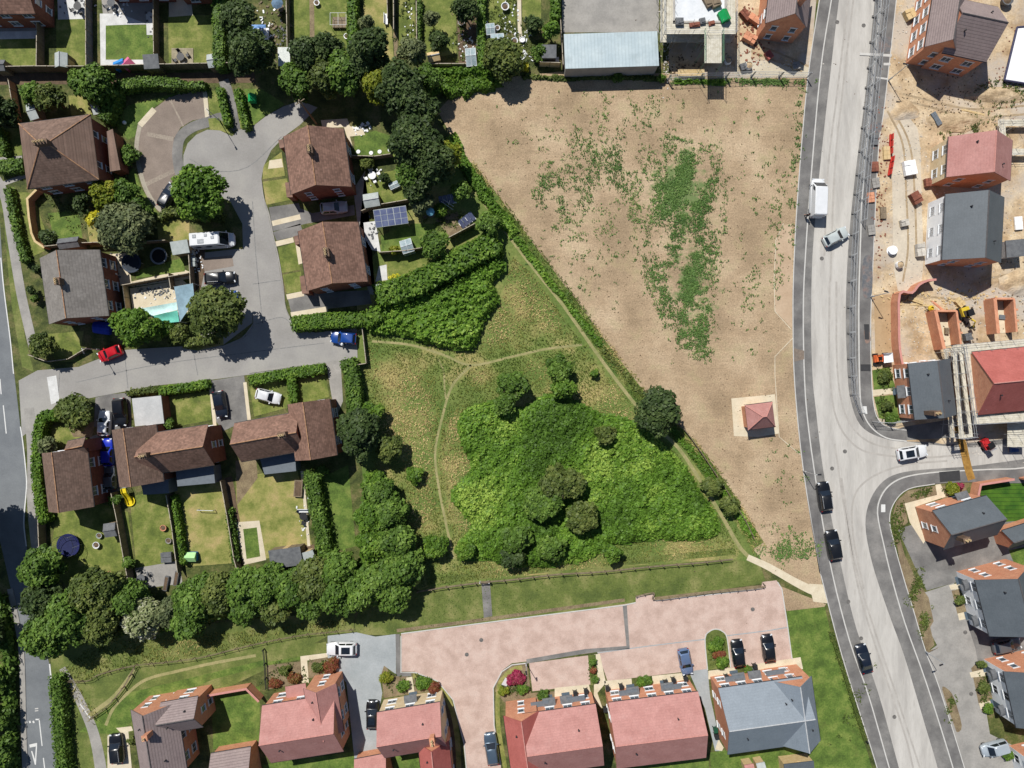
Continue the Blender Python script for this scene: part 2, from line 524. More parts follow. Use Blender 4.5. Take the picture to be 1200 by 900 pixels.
sheet('estate_gardens', [(-60, 84), (300, 84), (420, 120), (470, 190), (545, 215), (585, 290), (440, 345), (424, 400), (430, 640), (470, 700), (330, 720), (40, 720), (-60, 620)], 0.006, M_garden)

# --- estate road, turning circle and its drives
sheet('estate_road', [(22, 446), (44, 434), (92, 430), (112, 422), (147, 410), (212, 406), (262, 405), (288, 394), (297, 378), (294, 352), (288, 330), (285, 296), (284, 262), (270, 236), (240, 222), (219, 210), (215, 196), (215, 182), (220, 168), (230, 158), (243, 152), (258, 153), (272, 160), (279, 152), (294, 150), (312, 136), (332, 125), (352, 118), (372, 126), (352, 146), (333, 160), (318, 176), (309, 195), (306, 212), (308, 232), (314, 250), (319, 275), (326, 305), (331, 337), (334, 362), (346, 384), (370, 390), (418, 384), (419, 420), (381, 426), (300, 438), (240, 446), (180, 452), (150, 458), (66, 474), (54, 488), (26, 512)], 0.022, M_estate)
sheet('estate_road', [(228, 372), (240, 318), (240, 296), (276, 292), (287, 292), (288, 330), (295, 352), (296, 378), (262, 404), (238, 400)], 0.021, M_estate)
strip('pavement', [(278, 150), (262, 138), (244, 143), (226, 149), (212, 160), (208, 176), (209, 192), (213, 206), (226, 216)], 12, 0.026, M_asph)
sheet('turning_circle_drive', [(160, 170), (161, 156), (168, 142), (180, 128), (196, 116), (213, 109), (240, 107), (243, 138), (226, 141), (212, 149), (204, 162), (202, 178), (204, 192), (208, 204), (194, 228), (200, 245), (188, 245), (174, 228), (165, 200)], 0.018, M_sector)
strip('path', [(164, 146), (160, 172), (164, 200), (174, 228), (192, 249), (210, 249)], 5, 0.024, M('worn_concrete', [c8(160, 152, 138), c8(180, 172, 156)], scale=0.6, fine=5, fine_amt=.15))
strip('path', [(181, 128), (164, 147)], 7, 0.025, M_gravel)
M_seam = M('faded_gravel', [c8(148, 136, 124), c8(166, 154, 140)], scale=0.6, fine=5)
strip('path', [(172, 157), (203, 163)], 5, 0.023, M_seam, 0)
strip('path', [(171, 216), (205, 200)], 5, 0.023, M_seam, 0)
strip('path', [(240, 107), (243, 139)], 5, 0.025, M_gravel, 0)
strip('path', [(198, 114), (215, 148)], 2.0, 0.023, M_seam, 0)
sheet('lawn', [(244, 139), (256, 138), (271, 152), (274, 158), (258, 153), (246, 152)], 0.030, M_lawn)
sheet('lawn', [(134, 140), (150, 124), (180, 116), (212, 108), (196, 115), (179, 127), (164, 142), (158, 160), (150, 164), (138, 152)], 0.016, M_green)
sheet('lawn', [(150, 205), (157, 196), (166, 222), (180, 240), (186, 252), (172, 252), (158, 230)], 0.016, M_green)
sheet('lawn', [(243, 107), (262, 105), (271, 152), (247, 138)], 0.016, M_lawn)
sheet('lawn', [(276, 105), (284, 105), (294, 150), (281, 150)], 0.016, M_lawn)
sheet('lawn', [(286, 104), (306, 104), (334, 122), (310, 136), (296, 148)], 0.016, M_green)
strip('path', [(262, 94), (268, 112), (276, 152)], 12, 0.024, M_asph, 3)
# front gardens and drives of the pair of semis
sheet('drive', [(315, 243), (350, 238), (352, 244), (366, 250), (415, 240), (416, 252), (360, 262), (320, 271)], 0.018, M_asph)
strip('drive_slabs', [(319, 262), (352, 254)], 6, 0.024, M_slab, 0)
strip('drive_slabs', [(323, 286), (344, 281)], 6, 0.024, M_slab, 0)
sheet('drive', [(320, 272), (352, 262), (356, 275), (324, 282)], 0.018, M_asph)
sheet('lawn', [(308, 194), (330, 178), (334, 206), (308, 210)], 0.018, M_drylawn)
sheet('lawn', [(308, 213), (336, 209), (341, 234), (312, 240)], 0.018, M_drylawn)
sheet('lawn', [(326, 290), (346, 284), (352, 316), (330, 320)], 0.018, M_lawn)
sheet('lawn', [(331, 322), (353, 318), (352, 342), (336, 344)], 0.018, M_lawn)
sheet('path', [(316, 188), (330, 186), (332, 196), (314, 198)], 0.020, M_slab)
sheet('path', [(346, 284), (353, 283), (356, 308), (350, 310)], 0.022, M_slab)
sheet('drive', [(337, 348), (354, 344), (432, 340), (436, 356), (384, 362), (342, 370)], 0.018, M_asph)
strip('drive_slabs', [(336, 348), (356, 344)], 6, 0.024, M_slab, 0)
strip('drive_slabs', [(341, 369), (384, 362)], 6, 0.024, M_slab, 0)
strip('kerb', [(306, 210), (309, 232), (315, 250), (320, 275), (327, 305), (332, 337), (335, 362), (346, 383)], 1.4, 0.10, M_conc, 4, z0=0)
# south side drives
sheet('drive', [(112, 466), (128, 462), (153, 460), (154, 500), (130, 504), (110, 500)], 0.026, M_asph)
sheet('drive', [(248, 446), (286, 440), (294, 490), (262, 505), (250, 490)], 0.026, M_asph)
strip('path', [(247, 452), (252, 500)], 4, 0.030, M_slab, 0)
strip('path', [(287, 448), (292, 492)], 4, 0.030, M_slab, 0)
sheet('path', [(382, 424), (399, 421), (402, 470), (393, 492), (388, 460)], 0.024, M_conc)
sheet('path', [(105, 512), (117, 508), (127, 580), (112, 592)], 0.018, M_conc)
sheet('drive', [(115, 508), (132, 504), (142, 574), (126, 582)], 0.020, M_asph)
strip('kerb', [(156, 459), (200, 452), (246, 444)], 1.4, 0.10, M_conc, 2, z0=0)
strip('kerb', [(292, 437), (340, 430), (381, 425)], 1.4, 0.10, M_conc, 2, z0=0)
strip('kerb', [(232, 413), (262, 406), (284, 396), (297, 380)], 1.4, 0.10, M_conc, 3, z0=0)
sheet('verge', [(214, 398), (262, 395), (262, 404), (232, 411), (214, 408)], 0.030, M_drylawn)
sheet('verge', [(210, 378), (236, 384), (240, 396), (206, 398)], 0.016, M_verge)
sheet('paving_patch', [(55, 442), (66, 440), (70, 470), (60, 474)], 0.030, M_white)
# --- estate lawns (south gardens)
sheet('lawn', [(66, 600), (118, 590), (150, 600), (158, 662), (80, 690), (58, 660)], 0.014, M_lawn)
sheet('lawn', [(152, 582), (200, 572), (214, 655), (160, 668)], 0.014, M_lawn)
sheet('lawn', [(204, 572), (262, 562), (272, 660), (218, 664)], 0.014, M_drylawn)
sheet('lawn', [(276, 560), (348, 548), (366, 642), (280, 662)], 0.014, M_drylawn)
sheet('path', [(276, 612), (304, 610), (312, 656), (286, 662)], 0.022, M_gravel)
sheet('golf_green', [(285, 620), (301, 618), (305, 652), (289, 655)], 0.030, M_green)
sheet('lawn', [(376, 560), (408, 545), (417, 640), (386, 648)], 0.014, M_green)
strip('path', [(354, 552), (357, 585), (362, 640)], 3.5, 0.024, M_gravel, 0)
sheet('patio', [(342, 640), (368, 638), (370, 652), (342, 655)], 0.020, M_soil)
sheet('patio', [(276, 540), (300, 536), (302, 560), (278, 592)], 0.018, M_bark)
sheet('patio', [(158, 666), (210, 657), (214, 684), (162, 690)], 0.020, M_conc)
sheet('path', [(264, 560), (272, 558), (290, 660), (280, 664)], 0.016, M_soil)
sheet('lawn', [(192, 466), (246, 458), (248, 492), (194, 502)], 0.016, M_lawn)
sheet('lawn', [(292, 452), (382, 440), (386, 465), (298, 488)], 0.016, M_lawn)
sheet('lawn', [(60, 500), (85, 498), (100, 512), (62, 530)], 0.016, M_lawn)
sheet('path', [(78, 496), (112, 494), (108, 512), (86, 512)], 0.020, M_bark)
# --- west gardens
sheet('lawn', [(0, 150), (24, 150), (26, 182), (0, 184)], 0.014, M_lawn)
sheet('lawn', [(20, 225), (38, 226), (60, 290), (36, 302)], 0.014, M_lawn)
sheet('lawn', [(56, 250), (92, 246), (98, 288), (66, 288)], 0.014, M_green)
sheet('lawn', [(100, 250), (128, 248), (128, 288), (106, 290)], 0.014, M_drylawn)
sheet('lawn', [(184, 262), (222, 255), (222, 282), (186, 284)], 0.014, M_drylawn)
sheet('lawn', [(80, 112), (107, 112), (108, 134), (84, 136)], 0.014, M_drylawn)
sheet('patio', [(128, 298), (150, 296), (154, 330), (216, 316), (226, 320), (226, 326), (156, 336), (134, 334)], 0.018, M_slab)
sheet('lawn', [(158, 318), (214, 302), (217, 318), (160, 326)], 0.020, M_green)
sheet('patio', [(152, 338), (214, 328), (228, 340), (226, 366), (156, 366)], 0.016, M_slab)
sheet('patio', [(228, 280), (240, 278), (242, 345), (230, 350)], 0.014, M_soil)
sheet('drive', [(236, 303), (272, 299), (274, 312), (240, 318)], 0.026, M_sector)
sheet('lawn', [(48, 392), (98, 388), (92, 424), (66, 424)], 0.014, M_lawn)
sheet('verge', [(-60, 200), (4, 250), (8, 300), (14, 360), (26, 430), (40, 436), (30, 400), (20, 330), (12, 270), (2, 220), (-60, 150)], 0.014, M_verge)
strip('path', [(-20, 190), (4, 225), (14, 280), (24, 340), (34, 385), (40, 410)], 11, 0.024, M_conc)
sheet('verge', [(40, 484), (50, 482), (60, 500), (52, 540), (50, 660), (32, 640), (36, 560)], 0.014, M_verge)
strip('path', [(34, 478), (38, 530), (38, 590), (44, 650), (52, 690)], 12, 0.028, M_conc)
strip('path', [(34, 198), (30, 206), (2, 216)], 5, 0.028, M_conc, 0)
strip('path', [(0, 186), (26, 184)], 3, 0.020, M_conc, 0)
# --- north gardens (terrace and long plots)
sheet('garden_strip', [(-60, -60), (300, -60), (300, 84), (-60, 84)], 0.008, M_garden)
sheet('lawn', [(0, 45), (51, 44), (51, 82), (0, 83)], 0.014, M_lawn)
sheet('patio', [(0, 37), (52, 36), (52, 45), (0, 46)], 0.018, M_white)
sheet('patio', [(0, 16), (52, 14), (52, 37), (0, 38)], 0.016, M_conc)
sheet('lawn', [(66, 22), (107, 21), (108, 82), (66, 82)], 0.014, M_lawn)
sheet('patio', [(67, -20), (106, -20), (106, 22), (68, 23)], 0.018, M_white)
sheet('lawn', [(124, 29), (186, 28), (186, 70), (124, 70)], 0.014, M_green)
sheet('patio', [(117, -20), (186, -20), (186, 29), (122, 29)], 0.016, M_conc)
sheet('patio', [(117, 16), (140, 16), (172, 28), (124, 30), (124, 70), (170, 70), (170, 82), (118, 82)], 0.022, M_white)
sheet('patio', [(171, 14), (185, 13), (185, 41), (172, 41)], 0.022, M_white)
sheet('lawn', [(197, 18), (250, 18), (251, 79), (198, 79)], 0.014, M_lawn)
sheet('patio', [(198, -20), (222, -20), (226, 18), (198, 20)], 0.018, M_gravel)
sheet('lane', [(-60, 86), (298, 85), (300, 97), (-60, 100)], 0.012, M_soil)
sheet('lawn', [(340, -20), (409, -20), (408, 62), (346, 66)], 0.014, M_lawn)
strip('path', [(365, -20), (366, 50)], 5.5, 0.020, M_bark, 0)
sheet('lawn', [(424, -20), (455, -20), (462, 75), (440, 74), (428, 40)], 0.014, M_drylawn)
strip('path', [(463, 38), (465, 78)], 4.5, 0.020, M_bark, 0)
sheet('lawn', [(466, -20), (486, -20), (486, 50), (468, 55)], 0.014, M_lawn)
sheet('lawn', [(494, -20), (534, -20), (535, 62), (520, 66), (498, 62)], 0.014, M_lawn)
sheet('vegetable_bed', [(535, 10), (558, 10), (558, 80), (538, 80)], 0.016, M_soil)
sheet('lawn', [(569, -20), (604, -20), (604, 30), (570, 26)], 0.014, M_lawn)
strip('path', [(608, -20), (609, 36), (612, 55)], 4.5, 0.020, M_gravel, 0)
sheet('lawn', [(612, -20), (634, -20), (634, 24), (612, 24)], 0.014, M_lawn)
sheet('yard', [(658, -60), (772, -60), (772, 38), (659, 38)], 0.014, M_conc)
sheet('yard_edge', [(768, -60), (790, -60), (782, 96), (772, 90)], 0.012, M_garden)
# --- gardens behind the two middle semis
sheet('patio', [(376, 141), (407, 139), (410, 148), (424, 150), (428, 158), (410, 160), (414, 174), (409, 168), (403, 149), (378, 150)], 0.020, M_slab)
sheet('lawn', [(415, 160), (440, 153), (460, 160), (464, 186), (420, 188), (416, 180)], 0.016, M_green)
sheet('lawn', [(428, 206), (470, 198), (480, 236), (428, 240)], 0.016, M_lawn)
sheet('path', [(414, 222), (428, 200), (430, 250), (418, 300), (432, 300), (440, 345), (432, 345), (424, 300)], 0.016, M_conc)
sheet('patio', [(426, 261), (440, 259), (446, 295), (436, 293), (428, 280)], 0.022, M_white)
sheet('lawn', [(446, 276), (484, 262), (526, 262), (526, 278), (480, 298), (448, 298)], 0.016, M_green)
sheet('lawn', [(454, 306), (503, 302), (508, 316), (480, 326), (456, 326)], 0.016, M_lawn)
sheet('patio', [(444, 312), (453, 310), (454, 328), (440, 330)], 0.020, M_white)
sheet('vegetable_bed', [(510, 258), (536, 248), (542, 268), (528, 278)], 0.018, M_bark)
# --- main road on the west side
sheet('main_road', [(-60, 240), (0, 262), (5, 342), (12, 397), (17, 440), (24, 500), (29, 545), (31, 572), (29, 615), (37, 690), (46, 735), (58, 778), (63, 815), (67, 905), (68, 960), (33, 960), (33, 900), (31, 845), (30, 800), (28, 755), (22, 725), (14, 695), (5, 655), (-10, 590), (-24, 500), (-32, 400), (-60, 300)], 0.026, M_main)
strip('pavement', [(12, 690), (20, 728), (25, 757), (27, 800), (28, 850), (30, 905), (31, 960)], 6.5, 0.11, M_conc, 5, z0=0)
strip('road_edge_line', [(1, 302), (5, 342), (12, 397), (16, 438)], 1.2, 0.032, M_line)
strip('road_edge_line', [(24, 500), (27, 520), (31, 560), (30.5, 580), (28, 612), (31, 640)], 1.3, 0.032, M_line)
strip('road_edge_line', [(58.2, 778), (60, 795), (62.5, 818)], 1.6, 0.032, M_line)
for p, q in (((0, 444), (1.5, 462)), ((4, 475), (7.5, 508)), ((46, 843), (49.5, 874)), ((51, 888), (53, 905)), ((53.5, 915), (55, 935))):
    strip('lane_dash', [p, q], 1.2, 0.032, M_line, 0)
strip('lane_dash', [(41.8, 843), (46.5, 843)], 1.6, 0.032, M_line, 0)
for k in range(3):
    strip('road_dash', [(30 + k * 4.2, 846.2), (32 + k * 4.2, 845.6)], 2.6, 0.032, M_line, 0)
for k in range(2):
    strip('road_dash', [(41, 830.5 + k * 2.6), (45, 830 + k * 2.6)], 1.2, 0.032, M_kerb, 0)
sheet('road_arrow', [(34.5, 872.5), (43.6, 870.3), (43.6, 874.4), (42.3, 896), (41, 896), (36.6, 880), (38, 880), (41.3, 890), (42.2, 874.6), (35, 876)], 0.034, M_line)
strip('path', [(73, 783), (84, 802), (98, 830), (110, 860), (118, 900), (122, 950)], (8, 15), 0.024, M_conc)
strip('path_edging', [(94, 825), (106, 842)], 1.2, 0.034, M_line, 0)
sheet('verge', [(62, 785), (72, 785), (104, 845), (112, 890), (114, 960), (70, 960), (66, 860)], 0.016, M_verge)
# --- new road on the east side
LK = [(984, -60), (974, 0), (961, 85), (949, 222), (943.5, 300), (941, 362), (942.5, 445), (947.5, 505), (960, 590), (975, 672), (995, 750), (1017.5, 815), (1041, 897), (1060, 960)]
LO = [(970, -60), (960, 0), (946, 95), (935, 222), (930, 312), (929, 375), (931, 450), (941, 550), (959, 662), (962, 675), (986, 767), (1020, 875), (1029, 905), (1044, 960)]
RK = [(1038, -60), (1032, 0), (1021, 110), (1011, 215), (1007.5, 300), (1006, 362), (1007, 450), (1010, 480), (1020, 500), (1038, 513), (1062, 517), (1090, 518), (1130, 520), (1260, 502)]
RK2 = [(1260, 536), (1200, 548), (1160, 550), (1100, 553), (1064, 558), (1044, 567), (1032, 582), (1028, 602), (1035, 637), (1044, 675), (1060, 730), (1085, 800), (1115, 895), (1132, 960)]
sheet('new_road', spline(LK, 4) + (spline(RK, 4) + spline(RK2, 4))[::-1], 0.024, M_asph)
DL = [(991, -60), (983, 0), (972, 95), (960, 205), (952, 300), (950.5, 380), (952, 440), (956, 480), (966, 560), (985, 660), (1003, 735), (1030, 815), (1052, 895), (1070, 960)]
DR = [(1032, -60), (1025, 0), (1014, 110), (1001, 215), (994, 290), (991, 365), (993, 437), (997, 470), (1008, 498), (1030, 512), (1060, 517), (1100, 522), (1150, 524), (1200, 516), (1260, 506)]
DR2 = [(1260, 530), (1200, 538), (1140, 546), (1100, 549), (1060, 553), (1036, 563), (1020, 585), (1014, 615), (1022, 660), (1040, 715), (1060, 770), (1084, 850), (1100, 905), (1112, 960)]
sheet('dusty_carriageway', spline(DL, 4) + (spline(DR, 4) + spline(DR2, 4))[::-1], 0.030, M_dust)
slab('pavement', spline(LO, 4) + spline(LK, 4)[::-1], 0.0, 0.11, M_pave)
strip('kerb', LK, 1.4, 0.118, M_kerb, 4, z0=0)
strip('kerb', LO, 1.0, 0.116, M_kerb, 4, z0=0)
RO = [(1056, -60), (1050, 0), (1036, 125), (1029, 175), (1023, 300), (1020, 375), (1021, 445), (1025, 482), (1034, 497), (1047, 502), (1062, 504), (1062, 516)]
RKa = [(1038, -60), (1032, 0), (1021, 110), (1011, 215), (1007.5, 300), (1006, 362), (1007, 450), (1010, 480), (1020, 500), (1038, 513), (1062, 517)]
slab('pavement', spline(RO[:-1], 4) + spline(RKa, 4)[::-1], 0.0, 0.11, M_pave)
strip('kerb', RKa, 1.5, 0.118, M_kerb, 4, z0=0)
strip('kerb', RO[:-1], 1.0, 0.116, M_kerb, 4, z0=0)
RO2 = [(1260, 560), (1200, 566), (1140, 565), (1095, 567), (1064, 573), (1048, 588), (1042, 608), (1047, 635), (1057, 672), (1070, 715), (1084, 762), (1100, 805), (1129, 897), (1146, 960)]
slab('pavement', spline(RK2, 4) + spline(RO2, 4)[::-1], 0.0, 0.11, M_pave)
strip('kerb', RK2, 1.4, 0.118, M_kerb, 4, z0=0)
strip('kerb', RO2[3:], 1.0, 0.116, M_kerb, 4, z0=0)
for pts in ([(1100, 553), (1124, 551), (1125, 563), (1101, 565)], [(1008, 427), (1020, 427), (1020, 435), (1008, 435)], [(1012, 380), (1018, 380), (1018, 398), (1013, 398)]):
    sheet('tar_patch', pts, 0.124, M_patch)
for pts in ([(1010, 476), (1015, 476), (1016, 485), (1012, 485)], [(1032, 591), (1037, 591), (1037, 600), (1032, 600)]):
    sheet('crossing_slab', pts, 0.124, M_line)
for pts in ([(1007, 62), (1045, 64), (1044, 67), (1007, 65)], [(1035, 74), (1043, 74), (1043, 77), (1035, 77)], [(1026, 90), (1040, 92), (1040, 94), (1026, 92)]):
    sheet('pavement_joint', pts, 0.124, M_kerb)
for i, pts in enumerate(([(1011, 305), (1021, 303), (1021, 345), (1011, 345)], [(1030, 45), (1043, 45), (1042, 60), (1030, 60)], [(1020, 145), (1032, 145), (1031, 155), (1020, 155)], [(1012, 388), (1017, 386), (1020, 399), (1014, 402)])):
    sheet('tar_stain', pts, 0.121, M('stain_%s' % ('blue' if i < 3 else 'rust'), [c8(104, 108, 114), c8(118, 116, 116), c8(136, 118, 112)] if i < 3 else [c8(122, 116, 112), c8(158, 126, 110)], scale=1.0, fine=4), 4)
sheet('mud_stain', [(930, 408), (942, 411), (942, 421), (930, 424)], 0.120, M('mud', [c8(124, 115, 106), c8(140, 124, 110)], scale=0.8, fine=3))
strip('tyre_mud', [(1120, 500), (1127, 518), (1133, 545), (1138, 562)], 9, 0.128, M('ochre_mud', [c8(150, 112, 52), c8(178, 138, 72)], scale=0.8, fine=3), 3)
strip('chalk_path', [(876, 653), (900, 664), (930, 681), (950, 691), (966, 696)], (7, 11), 0.026, M_slab)
sheet('chalk_path', [(948, 684), (966, 685), (970, 707), (953, 705)], 0.028, M_slab)
strip('field_kerb', [(918, 262), (909, 282), (907, 330), (908, 365), (927, 386)], 0.8, 0.05, M_gravel, 0, z0=0)
strip('field_kerb', [(930, 395), (908, 418), (908, 440), (913, 512), (938, 533)], 0.8, 0.05, M_gravel, 0, z0=0)
sheet('field_kerb_infill', [(918, 264), (928, 262), (928, 384), (908, 364), (908, 330), (910, 283)], 0.018, M('levelled_soil', [c8(190, 164, 136), c8(204, 180, 152)], scale=0.3, fine=3, fine_amt=0.08))
# --- pink block paved court and its bays
sheet('paved_court', [(470, 743), (597, 727), (745, 706), (745, 699), (766, 696), (768, 704), (892, 690), (893, 682), (910, 680), (916, 690), (922, 728), (928, 772), (900, 778), (850, 784), (846, 760), (838, 738), (828, 741), (828, 784), (712, 798), (700, 764), (618, 775), (600, 777), (588, 786), (578, 806), (579, 850), (587, 896), (590, 960), (545, 960), (546, 900), (543, 870), (531, 820), (512, 798), (486, 787), (470, 787)], 0.022, M_pink)
strip('paving_band', [(732, 709), (736, 758.5), (686, 763), (617, 775)], 5.0, 0.030, M_asph, 0)
sheet('parking_bay', [(620, 777), (689, 768), (693, 802), (624, 810)], 0.024, M_pink)
strip('bay_line', [(700, 765), (760, 757), (827, 749)], 1.2, 0.030, M_greyblock, 0)
strip('bay_line', [(851, 745), (900, 739), (923, 735)], 1.2, 0.030, M_greyblock, 0)
strip('kerb', [(470, 742.5), (597, 726), (732, 709), (745, 706)], 1.2, 0.08, M_kerb, 0, z0=0)
strip('kerb', [(768, 704), (892, 690)], 1.2, 0.08, M_kerb, 0, z0=0)
strip('kerb', [(470, 745), (470, 788), (487, 788), (513, 798), (531, 820), (544, 872), (547, 905)], 1.2, 0.08, M_kerb, 0, z0=0)
strip('kerb', [(617, 777), (600, 779), (588, 787), (578, 806), (579, 850), (587, 896)], 1.2, 0.08, M_kerb, 0, z0=0)
strip('kerb', [(911, 682), (916, 690), (922, 728), (928, 772)], 1.2, 0.08, M_kerb, 0, z0=0)
strip('paving_band', [(466, 743), (467, 790)], 5, 0.027, M_asph, 0)
strip('paving_band', [(464, 790), (482, 790)], 5, 0.028, M_asph, 0)
sheet('grey_court', [(384, 745), (418, 741), (440, 746), (464, 743), (464, 790), (450, 780), (445, 796), (448, 812), (444, 835), (444, 895), (416, 895), (406, 800), (384, 775)], 0.020, M_greyblock)
sheet('grey_drive', [(806, 784), (829, 782), (832, 815), (846, 880), (838, 880), (826, 830)], 0.020, M_greyblock)
sheet('planting_bed', [(584, 788), (600, 779), (618, 777), (622, 812), (650, 810), (650, 818), (592, 824), (580, 810)], 0.018, M_bark)
sheet('planting_bed', [(446, 780), (452, 776), (456, 790), (478, 792), (480, 813), (450, 818)], 0.018, M_bark)
sheet('planting_bed', [(484, 790), (500, 791), (518, 804), (518, 808), (486, 813)], 0.018, M_bark)
sheet('planting_bed', [(362, 772), (396, 769), (400, 788), (360, 795)], 0.018, M_bark)
sheet('planting_bed', [(312, 780), (352, 775), (354, 800), (314, 808)], 0.018, M_bark)
sheet('planting_bed', [(826, 748), (831, 740), (839, 737), (847, 740), (852, 747), (856, 782), (829, 785)], 0.032, M_verge)
strip('kerb', [(829, 785), (826, 749), (831, 740), (839, 737), (847, 740), (852, 748), (856, 782)], 1.2, 0.09, M_kerb, 3, z0=0)
sheet('planting_bed', [(689, 768), (698, 767), (701, 801), (692, 803)], 0.034, M_verge)
for pts in ([(352, 769), (384, 765), (384, 770), (360, 774), (362, 800), (354, 800)], [(476, 794), (483, 793), (486, 812), (479, 813)], [(650, 806), (690, 802), (694, 818), (650, 822)], [(696, 767), (703, 766), (710, 800), (700, 812), (706, 830), (696, 822)], [(708, 798), (740, 795), (741, 806), (710, 812)], [(764, 792), (805, 788), (806, 796), (765, 804)], [(830, 786), (862, 782), (864, 793), (830, 796)], [(886, 778), (938, 770), (941, 784), (888, 788)], [(842, 866), (848, 876), (846, 880), (838, 878)]):
    sheet('entrance_slabs', pts, 0.028, M_slab)
sheet('verge', [(382, 752), (384, 764), (312, 776), (310, 764)], 0.022, M_verge)
sheet('lawn', [(248, 814), (305, 804), (304, 868), (250, 878)], 0.020, M_green)
sheet('lawn', [(308, 896), (420, 880), (440, 960), (310, 960)], 0.016, M_green)
sheet('lawn', [(462, 886), (490, 882), (500, 960), (464, 960)], 0.016, M_green)
sheet('lawn', [(832, 882), (960, 860), (966, 960), (836, 960)], 0.016, M_green)
sheet('lawn', [(724, 896), (830, 886), (836, 960), (724, 960)], 0.016, M_green)
sheet('drive', [(126, 862), (150, 852), (160, 960), (126, 960)], 0.018, M_gravel)
sheet('entrance_slabs', [(136, 853), (154, 851), (156, 856), (142, 859)], 0.026, M_slab)
sheet('verge', [(92, 858), (150, 812), (250, 788), (380, 756), (382, 768), (310, 780), (250, 796), (170, 830), (140, 860), (130, 860)], 0.020, M_green)
strip('planted_strip', [(124, 850), (133, 830), (150, 812), (172, 796), (210, 786), (250, 777), (300, 768)], 3.5, 0.028, M_path)
strip('grass_path', [(105, 838), (135, 815), (158, 785)], 5, 0.028, M_path)
sheet('tarmac_path', [(564, 682), (574, 680), (577, 722), (567, 724)], 0.026, M_asph)
strip('planted_strip', [(465, 739), (560, 727), (660, 713), (732, 703)], 4, 0.026, M_bark, 0)
strip('planted_strip', [(768, 701), (892, 687)], 3, 0.026, M_bark, 0)
# --- east side parking courts
sheet('parking_court', [(1084, 694), (1118, 683), (1130, 720), (1143, 760), (1150, 800), (1160, 860), (1200, 880), (1260, 880), (1260, 960), (1146, 960), (1129, 897), (1100, 805), (1086, 765), (1098, 756), (1084, 730)], 0.020, M_conc)
sheet('parking_court', [(1052, 620), (1078, 612), (1260, 560), (1260, 660), (1118, 683), (1086, 692), (1072, 664)], 0.018, M_asph)
sheet('parking_court', [(1130, 725), (1260, 700), (1260, 820), (1148, 790)], 0.016, M_asph)
sheet('planting_bed', [(1046, 605), (1050, 588), (1064, 575), (1096, 569), (1100, 580), (1060, 592), (1064, 612), (1052, 622), (1060, 650), (1074, 680), (1088, 700), (1094, 728), (1090, 735), (1095, 756), (1086, 764), (1070, 715), (1056, 670)], 0.022, M_bark)
sheet('planting_bed', [(1098, 760), (1100, 758), (1086, 766), (1084, 763)], 0.024, M_bark)
sheet('planting_bed', [(1104, 808), (1110, 807), (1118, 818), (1127, 850), (1122, 858), (1118, 850)], 0.024, M_bark, 3)
sheet('planting_bed', [(1138, 783), (1146, 775), (1153, 774), (1168, 822), (1168, 830), (1152, 836), (1147, 826)], 0.024, M_bark)
sheet('planting_bed', [(1115, 692), (1130, 690), (1135, 717), (1122, 720)], 0.024, M_bark)
for pts in ([(1136, 788), (1153, 784), (1157, 792), (1138, 794)], [(1147, 824), (1166, 820), (1168, 828), (1149, 831)], [(1112, 686), (1128, 682), (1130, 690), (1114, 691)], [(1122, 719), (1135, 716), (1138, 724), (1124, 727)], [(1060, 590), (1098, 580), (1096, 568), (1102, 567), (1108, 582), (1072, 594), (1084, 634), (1082, 637), (1066, 612)]):
    sheet('entrance_slabs', pts, 0.030, M_slab)
sheet('planting_bed', [(1100, 570), (1130, 566), (1134, 580), (1104, 585)], 0.026, M_bark)
M_stripe = M('striped_new_turf', [c8(52, 92, 24), c8(84, 122, 34)], scale=0.5, fine=5.0, fine_amt=0.15, course=(1, 0.62, 40.0, 0.35, 0.05))
sheet('lawn', [(1140, 568), (1194, 560), (1260, 552), (1260, 606), (1170, 612), (1158, 590)], 0.022, M_stripe)
sheet('lawn', [(1182, 645), (1260, 628), (1260, 650), (1190, 664)], 0.022, M_green)
sheet('lawn', [(1022, 434), (1042, 430), (1050, 456), (1024, 457)], 0.020, M_green)
sheet('lawn', [(1024, 465), (1052, 462), (1056, 496), (1030, 490)], 0.020, M_green)
sheet('path', [(1022, 457), (1055, 454), (1056, 460), (1023, 464)], 0.024, M_slab)
sheet('patio', [(1020, 512), (1060, 500), (1122, 490), (1130, 512), (1062, 516)], 0.016, M_asph)
sheet('patio', [(857, 467), (908, 462), (913, 508), (888, 512), (860, 511)], 0.030, M_slab)
sheet('site_track', [(1049, 150), (1075, 150), (1080, 240), (1080, 330), (1052, 340), (1046, 250)], 0.016, M('pale_site_track', [c8(196, 184, 166), c8(216, 204, 184)], scale=0.3, fine=2.5, fine_amt=0.1), 3)
sheet('dug_sand', [(1024, 345), (1044, 345), (1045, 425), (1026, 428)], 0.016, M('graded_sand', [c8(176, 148, 112), c8(192, 164, 128)], scale=0.4, fine=3, fine_amt=0.08))
sheet('site_slab', [(880, 70), (952, 78), (950, 90), (860, 88), (865, 50), (882, 45)], 0.016, M('pale_concrete', [c8(200, 188, 164), c8(214, 204, 182)], scale=0.4, fine=3, fine_amt=0.06))
